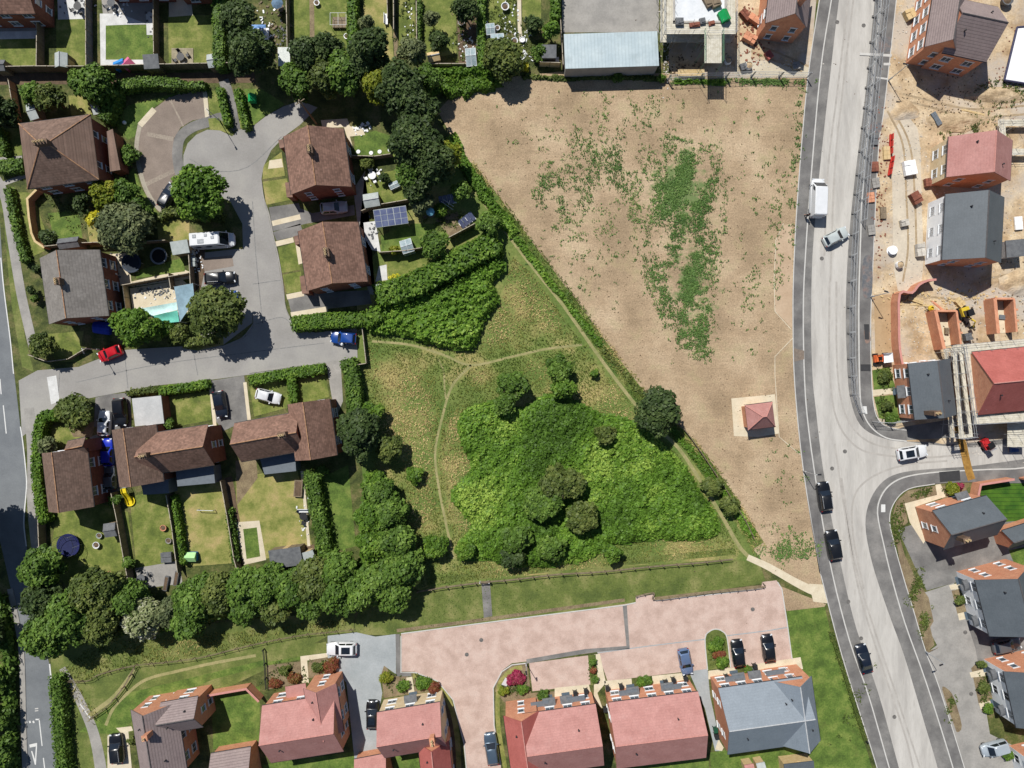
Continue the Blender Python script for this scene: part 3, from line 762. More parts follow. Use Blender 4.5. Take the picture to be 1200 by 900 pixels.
# --- trodden paths across the meadow
strip('trodden_path', [(545, 208), (580, 255), (620, 308), (660, 358), (700, 415), (735, 462), (765, 498), (795, 525), (828, 575), (850, 612), (866, 640), (880, 655)], (3.4, 4.5), 0.022, M_path)
strip('trodden_path', [(436, 400), (480, 404), (520, 416), (552, 428), (600, 418), (640, 409), (682, 404)], 2.8, 0.021, M_path)
strip('trodden_path', [(552, 428), (530, 452), (518, 490), (510, 530), (514, 570), (524, 620), (532, 655)], 2.8, 0.021, M_path)
strip('verge', [(484, 792), (500, 795), (514, 805), (526, 822), (533, 845), (537, 880), (538, 940)], 6, 0.020, M_drylawn)
strip('verge', [(612, 782), (602, 784), (592, 792), (584, 808), (584, 850), (592, 900)], 5, 0.026, M_drylawn)
sheet('gap_soil', [(516, 818), (530, 822), (540, 880), (545, 960), (520, 960)], 0.014, M_soil)
strip('mown_path', [(500, 682), (570, 674), (640, 667), (720, 660), (800, 652), (862, 646)], 8, 0.016, M_verge)
strip('trodden_path', [(513, 420), (520, 436), (521, 455), (523, 470)], 2.2, 0.023, M_path)
M_track = M('tyre_track', [c8(172, 167, 160), c8(188, 183, 176)], scale=0.8, fine=4, fine_amt=.08)
for pts in ([(972, 330), (972, 430), (980, 490), (1004, 524), (1040, 534), (1090, 536), (1150, 530)], [(980, 330), (981, 430), (990, 484), (1012, 514), (1044, 525), (1090, 528)], [(1012, 690), (1000, 630), (1000, 585), (1020, 560), (1060, 545), (1110, 540)], [(966, 300), (970, 200), (982, 100), (994, 0)], [(1000, 0), (988, 100), (978, 200), (973, 330)], [(986, 560), (1002, 660), (1022, 730), (1052, 820), (1078, 900)], [(978, 520), (990, 600), (1006, 690), (1030, 770), (1060, 860), (1070, 900)]):
    strip('tyre_track', pts, 2.2, 0.0335, M_track)
M_rut = M('wheel_rut', [c8(160, 140, 112), c8(186, 166, 136)], scale=0.8, fine=4, fine_amt=.2)
for k, pts in enumerate(([(1040, 130), (1058, 170), (1062, 230), (1064, 290), (1058, 330)], [(1046, 128), (1066, 170), (1072, 230), (1074, 300)], [(1058, 110), (1090, 118), (1140, 128), (1200, 124)], [(1060, 118), (1092, 126), (1140, 138), (1200, 134)], [(1060, 345), (1090, 348), (1140, 350), (1150, 330), (1190, 320)], [(880, 60), (905, 70), (940, 84)], [(884, 52), (912, 62), (948, 78)])):
    strip('wheel_rut', pts, 2.4, 0.019 + .0006 * k, M_rut)
M_seamd = M('asphalt_seam', [c8(128, 128, 127), c8(146, 145, 143)], scale=2.0, fine=6)
for pts in ([(296, 333), (331, 328)], [(299, 380), (330, 372), (344, 383)], [(232, 440), (226, 408)], [(150, 455), (146, 412)], [(68, 473), (70, 436)], [(296, 236), (300, 300), (308, 380)], [(222, 186), (250, 200), (290, 196), (330, 160)], [(90, 448), (180, 428), (300, 412), (380, 402)]):
    strip('road_seam', pts, 1.0, 0.0255, M_seamd, 4 if len(pts) > 2 else 0)
M_diag = M('rank_verge_grass', [c8(72, 98, 40), c8(98, 118, 52), c8(140, 142, 82)], scale=0.5, fine=3.5, fine_amt=.3, bump=.5)
strip('verge', [(548, 196), (590, 252), (634, 312), (672, 362), (704, 406), (742, 456), (770, 490), (806, 520), (840, 566), (866, 606), (888, 640)], 17, 0.0165, M_diag, 4)

# ================================================================ BUILDINGS
WCACHE = {}
def window_meshes(w, h, fr):
    k = (round(w, 2), round(h, 2), fr.name)
    if k not in WCACHE:
        f = MB()
        t = 0.06
        for x0, x1, z0, z1 in ((-w / 2, w / 2, h / 2 - t, h / 2), (-w / 2, w / 2, -h / 2, -h / 2 + t), (-w / 2, -w / 2 + t, -h / 2 + t, h / 2 - t), (w / 2 - t, w / 2, -h / 2 + t, h / 2 - t)):
            f.box(x0, x1, -0.02, 0.07, z0, z1)
        n = max(1, round(w / 0.7))
        for i in range(1, n):
            x = -w / 2 + w * i / n
            f.box(x - 0.028, x + 0.028, -0.02, 0.06, -h / 2 + t, h / 2 - t)
        f.box(-w / 2 - 0.08, w / 2 + 0.08, -0.02, 0.16, -h / 2 - 0.09, -h / 2 - 0.002)
        f.box(-w / 2 - 0.10, w / 2 + 0.10, -0.02, 0.05, h / 2 + 0.002, h / 2 + 0.16)
        g = MB().box(-w / 2 + t * .8, w / 2 - t * .8, 0.0, 0.03, -h / 2 + t * .8, h / 2 - t * .8)
        WCACHE[k] = (f.mesh('window', fr), g.mesh('pane', M_glass))
    return WCACHE[k]

class Body:
    pass

def rel(root, x, y, rz):
    dx, dy = x - root.location[0], y - root.location[1]
    a = root.rotation_euler[2]
    ca, sa = math.cos(-a), math.sin(-a)
    return (dx * ca - dy * sa, dx * sa + dy * ca, 0.0), rz - a

def frame(A, B, C, h):
    a, b, c = (Vector(G(p[0], p[1], h)) for p in (A, B, C))
    u = (b - a).normalized()
    n = Vector((-u.y, u.x))
    w = (c - b).dot(n)
    ctr = a + (b - a) / 2 + n * w / 2
    return ctr, (b - a).length, abs(w), math.atan2(u.y, u.x)

def put_window(root, fr, bx, by, bz, px, py, pz, ang, w, h):
    """window on a wall of a body (body frame bx,by,bz=rotation); px,py,pz point on the wall, ang wall direction"""
    ca, sa = math.cos(bz), math.sin(bz)
    loc, rz = rel(root, bx + px * ca - py * sa, by + px * sa + py * ca, bz + ang)
    fm, gm = window_meshes(w, h, fr)
    o = link('window', fm, root, (loc[0], loc[1], pz), rz)
    link('pane', gm, o)
    return o

def put_door(root, bx, by, bz, px, py, ang, canopy=True, mat=None, arch=False):
    ca, sa = math.cos(bz), math.sin(bz)
    loc, rz = rel(root, bx + px * ca - py * sa, by + px * sa + py * ca, bz + ang)
    d = MB().box(-0.5, 0.5, -0.02, 0.06, 0.05, 2.15)
    d.box(-0.62, 0.62, -0.02, 0.45, 0.0, 0.05)
    o = d.build('door', mat or M_door, root, loc, rz)
    MB().box(-0.25, 0.25, 0.05, 0.075, 1.35, 1.85).build('door_pane', M_glass, o)
    if canopy:
        c = MB()
        if arch:
            n = 8
            vs = []
            for y in (0.0, 1.0):
                for k in range(n + 1):
                    t = math.pi * k / n
                    vs.append((-0.8 * math.cos(t), y * .8, 2.3 + 0.4 * math.sin(t)))
            c.add(vs, [(k, k + 1, n + 2 + k, n + 1 + k) for k in range(n)] + [tuple(range(n + 1)), tuple(range(n + 1, 2 * n + 2))[::-1]])
        else:
            c.add([(-0.95, 0, 2.75), (0.95, 0, 2.75), (0.95, 1.0, 2.35), (-0.95, 1.0, 2.35), (-0.95, 0, 2.62), (0.95, 0, 2.62), (0.95, 1.0, 2.25), (-0.95, 1.0, 2.25)],
                  [(0, 3, 2, 1), (4, 5, 6, 7), (0, 1, 5, 4), (1, 2, 6, 5), (2, 3, 7, 6), (3, 0, 4, 7)])
        c.build('door_canopy', M_felt, root, loc, rz)

M_chim = M('sooty_chimney_brick', [c8(104, 84, 70), c8(128, 106, 90)], scale=1.2, fine=9, fine_amt=.2, course=(2, 0.075, -0.225, 0.2, 0.3))
def body(root, A, B, C, he, hr, rm, wm, ridge=M_ridge, hip=False, oe=0.28, og=0.10, win=True, chim=(), gut=True, fr=M_upvc, door=None, mono=False, label=None, cat='house', name='house', group=None, arch=False, ncol=None, ridge_r=0.085, chm=None):
    ctr, L, W, rz = frame(A, B, C, he)
    if root is None:
        root = thing(name, label, cat, (ctr.x, ctr.y, 0), rz, group)
    loc, rrz = rel(root, ctr.x, ctr.y, rz)
    t = 0.16
    ly, lx = W / 2, L / 2
    wy, wx = ly - oe, lx - og
    # walls
    w = MB()
    if hip:
        w.prism([(-lx + oe, -wy), (lx - oe, -wy), (lx - oe, wy), (-lx + oe, wy)], 0, he - 0.06)
        wx = lx - oe
    elif mono:
        zt = lambda y: he + (hr - he) * (y + ly) / W - t - 0.02
        w.add([(-wx, -wy, 0), (wx, -wy, 0), (wx, wy, 0), (-wx, wy, 0), (-wx, -wy, zt(-wy)), (wx, -wy, zt(-wy)), (wx, wy, zt(wy)), (-wx, wy, zt(wy))],
              [(4, 5, 6, 7), (0, 1, 5, 4), (1, 2, 6, 5), (2, 3, 7, 6), (3, 0, 4, 7)])
    else:
        zw = he + oe * (hr - he) / ly - t - 0.02
        zr = hr - t - 0.02
        w.add([(-wx, -wy, 0), (wx, -wy, 0), (wx, wy, 0), (-wx, wy, 0), (-wx, -wy, zw), (wx, -wy, zw), (wx, wy, zw), (-wx, wy, zw), (-wx, 0, zr), (wx, 0, zr)],
              [(0, 1, 5, 4), (1, 2, 6, 9, 5), (2, 3, 7, 6), (3, 0, 4, 8, 7), (4, 5, 9, 8), (8, 9, 6, 7)])
    w.build('wall', wm, root, loc, rrz)
    # roof
    r = MB()
    if hip:
        hx = max(0.25, lx - ly)
        r.add([(-lx, -ly, he), (lx, -ly, he), (lx, ly, he), (-lx, ly, he), (-hx, 0, hr), (hx, 0, hr), (-lx, -ly, he - t), (lx, -ly, he - t), (lx, ly, he - t), (-lx, ly, he - t)],
              [(0, 1, 5, 4), (1, 2, 5), (2, 3, 4, 5), (3, 0, 4), (6, 9, 8, 7), (0, 6, 7, 1), (1, 7, 8, 2), (2, 8, 9, 3), (3, 9, 6, 0)])
    elif mono:
        r.add([(-lx, -ly, he), (lx, -ly, he), (lx, ly, hr), (-lx, ly, hr), (-lx, -ly, he - t), (lx, -ly, he - t), (lx, ly, hr - t), (-lx, ly, hr - t)],
              [(0, 1, 2, 3), (4, 7, 6, 5), (0, 4, 5, 1), (1, 5, 6, 2), (2, 6, 7, 3), (3, 7, 4, 0)])
    else:
        pr = [(-ly, he), (0, hr), (ly, he), (ly, he - t), (0, hr - t), (-ly, he - t)]
        vs = [(-lx, y, z) for y, z in pr] + [(lx, y, z) for y, z in pr]
        r.add(vs, [(0, 1, 7, 6)[::-1], (1, 2, 8, 7)[::-1], (2, 3, 9, 8)[::-1], (3, 4, 10, 9)[::-1], (4, 5, 11, 10)[::-1], (5, 0, 6, 11)[::-1], (0, 1, 4, 5), (1, 2, 3, 4), (6, 7, 10, 11)[::-1], (7, 8, 9, 10)[::-1]])
    ro = r.build('roof', rm, root, loc, rrz)
    # ridge tiles
    if ridge and not mono:
        k = MB()
        def caps(p, q):
            p, q = Vector(p), Vector(q)
            n = max(1, int((q - p).length / 0.45))
            for i in range(n):
                a = p + (q - p) * (i / n)
                b = p + (q - p) * ((i + 0.97) / n)
                k.tube(a, b, ridge_r * (0.94 + 0.12 * (i % 2)), 6)
        if hip:
            caps((-hx, 0, hr), (hx, 0, hr))
            for sx in (-1, 1):
                for sy in (-1, 1):
                    caps((sx * hx, 0, hr), (sx * lx, sy * ly, he + 0.03))
        else:
            caps((-lx, 0, hr), (lx, 0, hr))
        k.build('ridge_tiles', ridge, ro)
    if ridge not in (None, M_ridge) and not mono and not hip and he > 4:
        for fx_, fy_ in ((.22, .45), (-.28, -.4)):
            zz = hr - (hr - he) * abs(fy_)
            MB().lathe(fx_ * L, fy_ * ly, [(.09, zz - .05), (.09, zz + .3), (.13, zz + .32), (.13, zz + .38), (.02, zz + .42)], 8).build('roof_vent', M_gutter, ro)
    if gut and not mono:
        for sy in (-1, 1):
            MB().tube((-lx, sy * (ly + 0.03), he - 0.1), (lx, sy * (ly + 0.03), he - 0.1), 0.06, 6).build('gutter', M_gutter, root, loc, rrz)
    bx, by = ctr.x, ctr.y
    ca, sa = math.cos(rz), math.sin(rz)
    rng = random.Random(int(A[0] * 7 + A[1]))
    if win:
        for nx, ny, ln, ang in ((1, 0, 2 * wy, -math.pi / 2), (-1, 0, 2 * wy, math.pi / 2), (0, 1, 2 * wx, 0.0), (0, -1, 2 * wx, math.pi)):
            px, py = nx * wx, ny * wy
            gx, gy = bx + px * ca - py * sa, by + px * sa + py * ca
            wnx, wny = nx * ca - ny * sa, nx * sa + ny * ca
            if (-gx * wnx - gy * wny) / math.hypot(gx, gy) < -0.25:
                continue
            n = max(1, int(ln / 2.9)) if ny else (2 if ln > 5.5 else 1)
            if ncol and ny:
                n = ncol
            for fl in ((1.35, 3.75) if he > 4 else (1.35,)):
                for i in range(n):
                    s_ = (i + 0.5) / n * ln - ln / 2
                    if door is not None and fl < 2 and i in door[1] and (wnx * door[0][0] + wny * door[0][1]) > 0.8:
                        continue
                    ww = 1.3 if ny else 0.9
                    put_window(root, fr, bx, by, rz, px + (s_ if ny else 0), py + (s_ if nx else 0), fl, ang, ww, 1.1)
            if door is not None and (wnx * door[0][0] + wny * door[0][1]) > 0.8:
                for i in door[1]:
                    s_ = (i + 0.5) / n * ln - ln / 2
                    put_door(root, bx, by, rz, px + (s_ if ny else 0), py + (s_ if nx else 0), ang, True, None, arch)
    for cx, cy, dx, dy, top, npot in chim:
        q = MB()
        cz = hr - abs(cy) * (hr - he) / ly - 0.5
        q.box(cx - dx / 2, cx + dx / 2, cy - dy / 2, cy + dy / 2, cz, hr + top)
        q.box(cx - dx / 2 - 0.06, cx + dx / 2 + 0.06, cy - dy / 2 - 0.06, cy + dy / 2 + 0.06, hr + top, hr + top + 0.14)
        co = q.build('chimney', chm or M_chim, root, loc, rrz)
        for i in range(npot):
            o_ = (i + 0.5) / npot - 0.5
            x, y = (cx + o_ * dx * 0.9, cy) if dx >= dy else (cx, cy + o_ * dy * 0.9)
            MB().lathe(x, y, [(0.15, hr + top + 0.14), (0.12, hr + top + 0.55), (0.15, hr + top + 0.6), (0.10, hr + top + 0.6), (0.09, hr + top + 0.3)], 8).build('chimney_pot', M_pot, co)
    b = Body()
    b.root, b.c, b.L, b.W, b.rz, b.wx, b.wy, b.loc, b.rrz = root, ctr, L, W, rz, wx, wy, loc, rrz
    return b

def flat_part(root, name, pts, h, mat, z0=0.0, hh=None):
    """box-like part over a photo outline at height h, in the root's frame"""
    q = MB()
    a = root.rotation_euler[2]
    l = []
    for x, y in pts:
        gx, gy = G(x, y, h)
        l.append(rel(root, gx, gy, 0)[0][:2])
    q.prism(l, z0, hh if hh else h)
    return q.build(name, mat, root)

# ---------------------------------------------------------------- 1930s estate houses
GE = 'brick semi-detached houses of the old estate'
body(None, (-40, 17), (41, 16), (41, -48), 4.6, 7.0, M_rbrown, M_redbrick, label='brown roofed terrace house cut off by the photo at its leftmost back garden', door=None)
b = body(None, (202, -12), (258, -14), (258, -60), 4.6, 7.0, M_rbrown, M_redbrick, label='brown roofed terrace house just beyond the narrow lawn with the timber deck')
b = body(None, (116, -14), (190, -15), (190, -62), 4.6, 7.0, M_rdark, M_redbrick, label='dark roofed terrace house behind the garden with white L-shaped paving')
h1 = body(None, (22, 145), (106, 134), (119, 210), 4.8, 8.2, M_rdark, M_redbrick, hip=True, chim=((0.0, 0.0, 1.9, 0.62, 0.7, 4),), label='large hip roofed house with dark brown tiles and a wide chimney beside the turning circle')
ctr, L_, W_, rz_ = frame((125, 154), (138, 202), (141, 198), 2.9)
flat_part(h1.root, 'porch_wall', [(127, 157), (134, 155), (141, 198), (131, 201)], 2.5, M_redbrick)
flat_part(h1.root, 'porch_roof', [(125, 154), (132, 151), (141, 199), (129, 201)], 2.75, M_rdark, 2.52)
h2 = body(None, (332, 160), (341, 228), (412, 220), 4.8, 7.7, M_rbrown, M_redbrick, chim=((-0.6, 0.0, 1.1, 0.75, 0.8, 3),), label='brown tiled semi-detached house beside the utility pole at the top of the close', group=None)
h3 = body(None, (349, 271), (360, 341), (431, 331), 4.8, 7.8, M_rbrown, M_redbrick, chim=((0.1, 0.0, 1.2, 0.75, 0.8, 3),), label='brown tiled semi-detached house next to the bright green hedge and solar panel canopy')
for hh, ps in ((h2, ([(326, 164), (333, 163), (335, 172), (328, 174)], [(334, 214), (340, 213), (343, 231), (336, 231)])), (h3, ([(344, 277), (351, 275), (353, 285), (346, 287)], [(351, 324), (359, 322), (362, 344), (354, 344)]))):
    for p in ps:
        flat_part(hh.root, 'bay_wall', [(x + 0.6, y) for x, y in p], 2.4, M_redbrick)
        flat_part(hh.root, 'bay_roof', p, 2.7, M_rbrown, 2.42)
h4 = body(None, (46.5, 302.5), (57.5, 380), (127.5, 370), 4.8, 7.8, M_rgrey, M_redbrick, chim=((-0.3, 0.0, 0.9, 0.7, 0.8, 3),), label='weathered grey tiled house with brick gable behind the paved patio and trampolines')
h5 = body(None, (49, 531), (57, 600), (110, 592), 4.8, 7.7, M_rdark, M_redbrick, label='dark brown roofed house beside the main road hedge, with a trampoline in its garden')
body(h5.root, (79, 517), (100, 512.5), (104, 531), 4.82, 5.9, M_rdark, M_redbrick, win=False)
h6 = body(None, (131, 504), (140, 571), (192, 564), 4.8, 7.7, M_rdark, M_redbrick, label='L-shaped brown tiled house with red lit north slope, behind the flat roofed garage')
body(h6.root, (166, 509.5), (244, 497.5), (251, 545), 4.78, 7.65, M_rbrown, M_redbrick, chim=((-3.2, 0.0, 1.0, 0.75, 0.9, 3),))
flat_part(h6.root, 'rear_extension', [(164, 562), (197, 559), (198, 578), (168, 580)], 2.7, M_lead)
flat_part(h6.root, 'rear_extension', [(206, 552), (250, 546), (252, 566), (208, 570)], 2.6, M_lead)
h7 = body(None, (337, 474), (346, 540), (395, 531), 4.8, 7.7, M_rbrown, M_redbrick, label='T-shaped brown tiled house between the mown back lawn and the dark spreading tree')
body(h7.root, (274.5, 496), (350, 482.5), (357, 528), 4.78, 7.65, M_rbrown, M_redbrick, chim=((3.0, 0.0, 1.0, 0.75, 0.9, 3),))
flat_part(h7.root, 'rear_extension', [(303, 532), (345, 526), (347, 552), (310, 556)], 2.6, M_lead)
flat_part(h7.root, 'side_porch', [(388, 490), (393, 489), (395, 500), (390, 501)], 2.4, M_redbrick)

# ---------------------------------------------------------------- new estate, south row
n1 = body(None, (153, 832), (166, 912), (219, 901), 4.8, 7.9, M_rmauve, M_brick, ridge=M_ridgedark, chim=((-2.3, 0.4, 0.7, 0.7, 0.9, 1),), chm=M_brick, label='mauve tiled brick house with a cross wing and walled lawn in the lower left corner')
body(n1.root, (188, 823.5), (232, 816), (236, 852.5), 4.83, 7.1, M_rmauve, M_brick, ridge=M_ridgedark)
body(None, (247, 883), (294, 875), (301, 915), 2.6, 4.8, M_rmauve, M_brick, ridge=M_ridgedark, label='low mauve tiled garage south of the walled lawn', cat='garage', name='garage', win=False)
n2 = body(None, (307, 827), (392, 813.5), (403, 880.5), 4.8, 8.0, M_rred, M_brick, ridge=M_ridgered, door=((0.15, 1), (2,)), label='red roofed brick house with a forward cross gable beside the grey block court')
body(n2.root, (394, 801), (403, 857), (365, 864), 4.83, 7.1, M_rred, M_brick, ridge=M_ridgered)
flat_part(n2.root, 'porch_roof', [(334, 805), (358, 801), (360, 815), (336, 819)], 2.7, M_rred, 2.5)
n3 = body(None, (441.7, 835), (515.4, 822.7), (524, 876), 4.8, 8.1, M_rred, M_cream, ridge=M_ridgered, door=((0.15, 1), (1,)), chim=((3.4, -0.2, 0.6, 1.1, 0.9, 2),), chm=M_brick, ncol=3, label='red roofed house with a cream brick front at the bend of the pink drive')
body(n3.root, (526, 868), (533, 935), (497, 941), 4.6, 7.3, M_rred2, M_brick, ridge=M_ridgered)
body(None, (415, 890), (452, 883), (458, 915), 2.6, 4.6, M_rred, M_brick, ridge=M_ridgered, label='low red roofed garage between the two red houses by the grey court', cat='garage', name='garage', win=False)
n4 = body(None, (612, 837), (698, 825), (708, 897), 4.8, 8.0, M_rred, M_brick, ridge=M_ridgered, door=((0.15, 1), (1, 2)), ncol=4, label='red roofed brick house with an orange front gable left of its red twin')
body(n4.root, (590, 839), (602, 925), (643, 918), 4.83, 7.4, M_rred2, M_brick, ridge=M_ridgered)
n5 = body(None, (713, 823.4), (818, 810.4), (827, 888), 4.8, 7.9, M_rred, M_brick, ridge=M_ridgered, door=((0.15, 1), (1, 3)), ncol=5, label='wide plain red roofed pair of houses between the red cross-gabled and the blue-grey roofs')
n6 = body(None, (841.8, 806.7), (940, 793), (948, 871), 4.8, 7.8, M_rslate, M_brick, ridge=M_ridgegrey, door=((0.15, 1), (1, 2)), ncol=5, label='blue-grey slated brick house with pale ridge tiles at the end of the south row')
body(n6.root, (951, 792.5), (961.5, 868), (917, 875), 4.83, 7.7, M_rslate, M_brick, ridge=M_ridgegrey)
for hh in (n4, n5, n6):
    # flat lead bay windows along the front
    n = 2
    for i in range(n):
        s_ = (-0.25 + 0.5 * i) * hh.L
        sgn = 1 if math.cos(hh.rz) > 0 else -1
        b_ = MB()
        b_.box(s_ - 1.35, s_ + 1.35, sgn * (hh.wy + 0.01), sgn * (hh.wy + 0.75), 2.45, 2.62)
        b_.build('bay_roof', M_lead, hh.root, hh.loc, hh.rrz)
# ---------------------------------------------------------------- new estate, east side
e1 = body(None, (1093, 598.7), (1156, 580.7), (1168, 626.7), 4.8, 8.0, M_rslate2, M_brick, ridge=M_ridgedark, chim=((-2.6, -1.0, 0.9, 0.6, 0.6, 2),), door=((0.3, 1), (1,)), label='dark slated brick house beside the striped new turf at the road junction')
body(None, (1174, 622), (1215, 609), (1221, 631), 2.6, 4.6, M_rslate2, M_brick, ridge=M_ridgedark, label='low dark slated garage behind the corner house with the striped lawn', cat='garage', name='garage', win=False)
def two_tone(hh, mat):
    """render coat on the wall that faces the road (west)"""
    q = MB()
    best = None
    ca, sa = math.cos(hh.rz), math.sin(hh.rz)
    for ny in (1, -1):
        if -sa * ny < -0.7:
            y0 = ny * (hh.wy + 0.004)
            y1 = ny * (hh.wy + 0.03)
            q.box(-hh.wx, hh.wx, min(y0, y1), max(y0, y1), 0.02, 4.85)
    if q.v:
        q.build('render_coat', mat, hh.root, hh.loc, hh.rrz)
e2 = body(None, (1142.4, 679.7), (1159.5, 745.8), (1224, 729), 4.8, 8.1, M_rslate2, M_brick, ridge=M_ridgedark, door=((-1, -0.2), (0, 2)), arch=True, ncol=3, label='dark slated house with a white rendered front and orange brick side, nearer the junction')
e3 = body(None, (1176, 787), (1191, 853), (1257, 838), 4.8, 8.1, M_rslate2, M_brick, ridge=M_ridgedark, door=((-1, -0.2), (0, 2)), arch=True, ncol=3, label='dark slated house with a white rendered front beside the parked silver people carrier')
e4 = body(None, (1207, 893), (1222, 958), (1288, 943), 4.8, 8.1, M_rslate2, M_brick, ridge=M_ridgedark, ncol=3, label='brick and white rendered house corner cut off at the bottom right of the photo')
for hh in (e2, e3, e4):
    two_tone(hh, M_render)
# ---------------------------------------------------------------- building site houses
t1 = body(None, (905, -44), (897, 27), (946, 31.5), 5.0, 8.4, M_rmauve, M_brick, ridge=M_ridgedark, chim=((2.6, 0.5, 0.6, 0.9, 0.8, 2),), chm=M_brick, label='mauve roofed brick house left of the new road at the top edge')
t2 = body(None, (1096.5, -24), (1084, 54.7), (1121, 60.6), 5.6, 8.6, M_rmauve, M_brick, ridge=M_ridgedark, ncol=4, label='large mauve tiled brick house with two wings at the top right')
body(t2.root, (1104, 61.6), (1156, 72.7), (1169, 8), 5.62, 9.0, M_rmauve, M_brick, ridge=M_ridgedark)
r1 = body(None, (1111.7, 160), (1109, 207.5), (1184, 212), 4.8, 8.2, M_rred, M_brick, ridge=M_ridgered, ncol=2, label='red roofed house with a cream brick front on the building site')
two_tone(r1, M_cream)
w1 = body(None, (1108, 227.5), (1104, 304.5), (1173, 308), 4.8, 7.9, M_rslate2, M_brick, ridge=M_ridgedark, ncol=3, label='grey slated house with a white rendered front on the building site')
two_tone(w1, M_render)
g1 = body(None, (1064, 426), (1072, 492), (1121, 486), 4.8, 7.0, M_rslate2, M_brick, ridge=M_ridgedark, door=((-1, 0.1), (1,)), ncol=3, chim=((3.2, -1.6, 0.6, 0.9, 1.0, 2),), label='plain dark slated brick house next to the scaffolded red roof')
s1 = body(None, (1139, 412.5), (1206, 406), (1213, 480), 5.2, 9.3, M_rred2, M_brick, ridge=M_ridgered, label='bright red roofed house wrapped in scaffolding')
# substation with pyramid roof in the field
sub = body(None, (873, 475), (905, 471), (908.5, 500), 2.7, 4.7, M_rred, M_brick, ridge=M_ridgered, hip=True, win=False, label='small brick hut with a red pyramid roof on a cream slab in the bare field', cat='hut', name='brick_hut')
# barn with a pale sheet roof
barn = body(None, (661, 38), (771, 34.5), (772.5, 77), 3.4, 2.9, M_tin, M_conc, mono=True, win=False, oe=0.1, label='long low barn with a pale blue-grey corrugated sheet roof at the field edge', cat='barn', name='barn')

# ---------------------------------------------------------------- sheds, garages, glasshouses
def shed(A, B, C, he, hr, rm, label, wall=None, ridge=None, name='shed', cat='shed', mono=False):
    b = body(None, A, B, C, he, hr, rm, wall or M_wood, ridge=ridge, oe=0.08, og=0.06, win=False, gut=False, label=label, cat=cat, name=name, mono=mono)
    MB().box(-0.4, 0.4, b.wy - 0.01, b.wy + 0.04, 0.05, he - 0.25).build('door', M_wood2, b.root, b.loc, b.rrz)
    return b
shed((64, 62), (64, 79), (79, 79), 2.0, 2.5, M_feltpale, 'pale ridged garden shed against the lane fence in the second terrace garden', ridge=M_ridgegrey)
shed((168, 65), (186, 64), (187, 80), 2.1, 2.4, M_felt, 'dark grey shed in the corner of the garden with white paving', mono=True)
shed((242, 64), (255, 62), (256, 78), 2.0, 2.4, M_feltpale, 'white roofed shed beside the tall hedge and the timber deck', ridge=M_ridgegrey)
shed((-8, 70), (6, 70), (6, 83), 2.0, 2.4, M_felt, 'dark shed at the left edge of the photo in the first terrace garden', ridge=M_felt)
shed((30, 122), (40, 119), (47, 138), 2.1, 2.5, M_feltpale, 'pale curved roof shed beside the hip roofed house', ridge=M_feltpale)
shed((107, 123), (116, 121), (118, 133), 2.0, 2.3, M_feltpale, 'small grey shed at the foot of the curving hedge', mono=True)
shed((68, 280), (92, 277), (95, 289), 2.0, 2.5, M_felt, 'dark grey shed on the lawn above the grey roofed house', ridge=M_felt)
shed((200, 284), (220, 281), (222, 296), 2.1, 2.4, M_feltpale, 'pale flat shed behind the white motorhome', mono=True)
shed((425, 228), (443, 225), (445, 241), 2.0, 2.5, M_feltpale, 'grey ridged shed beside the silver car in the shade', ridge=M_ridgegrey)
shed((440, 334), (460, 330), (461, 341), 2.1, 2.4, M_feltpale, 'whitish shed at the end of the laurel hedge near the yellow bush', mono=True)
shed((326, 56), (340, 56), (341, 77), 2.1, 2.3, M('white_roof', [c8(220, 226, 222), c8(232, 236, 230)], scale=1), 'white roofed shed at the bottom of the cluttered long garden', mono=True)
shed((635, 53), (652, 53), (653, 68), 2.2, 2.4, M_felt, 'dark grey shed with a white table beside it near the barn', mono=True)
shed((121, 614), (135, 612), (138, 628), 2.0, 2.4, M_felt, 'grey shed with panelled roof beside the fence of the trampoline garden', ridge=M_felt)
shed((315, 645), (352, 640), (354, 662), 2.4, 2.7, M_felt, 'large dark grey summerhouse beside the small putting green', mono=True, name='summerhouse', cat='summerhouse')
shed((353, 648), (367, 644), (369, 656), 2.0, 2.3, M_feltpale, 'small pale shed right of the dark summerhouse', mono=True)
shed((500, 62), (514, 59), (518, 70), 1.9, 2.4, M_wood2, 'small pale timber shed with a red end in the long gardens', ridge=M_ridgegrey)
gar = shed((155, 467), (189, 463.5), (193, 496), 2.5, 2.62, M('flat_garage_roof', [c8(186, 188, 188), c8(204, 205, 204)], scale=0.6, fine=5, fine_amt=0.08), 'flat pale grey roofed garage beside the black car', wall=M_redbrick, name='garage', cat='garage', mono=True)
shed((872, 897), (883, 895), (884, 912), 1.9, 2.3, M_rred, 'small red capped bin store behind the blue-grey roofed house, left of the pair', wall=M_wood2)
shed((886, 895), (896, 893), (897, 910), 1.9, 2.3, M_feltpale, 'small red capped bin store behind the blue-grey roofed house, right of the pair', wall=M_wood2)
shed((918, 895), (953, 891), (955, 915), 2.3, 2.5, M_rslate2, 'grey flat roofed garden room at the bottom of the slated house', mono=True, wall=M_wood2, name='garden_room', cat='garden room')
shed((1178, 282), (1200, 280), (1200, 300), 2.3, 2.4, M_felt, 'pair-roofed grey site cabin at the right edge beside the white fronted house', mono=True, wall=M_steel, name='site_cabin', cat='site cabin')

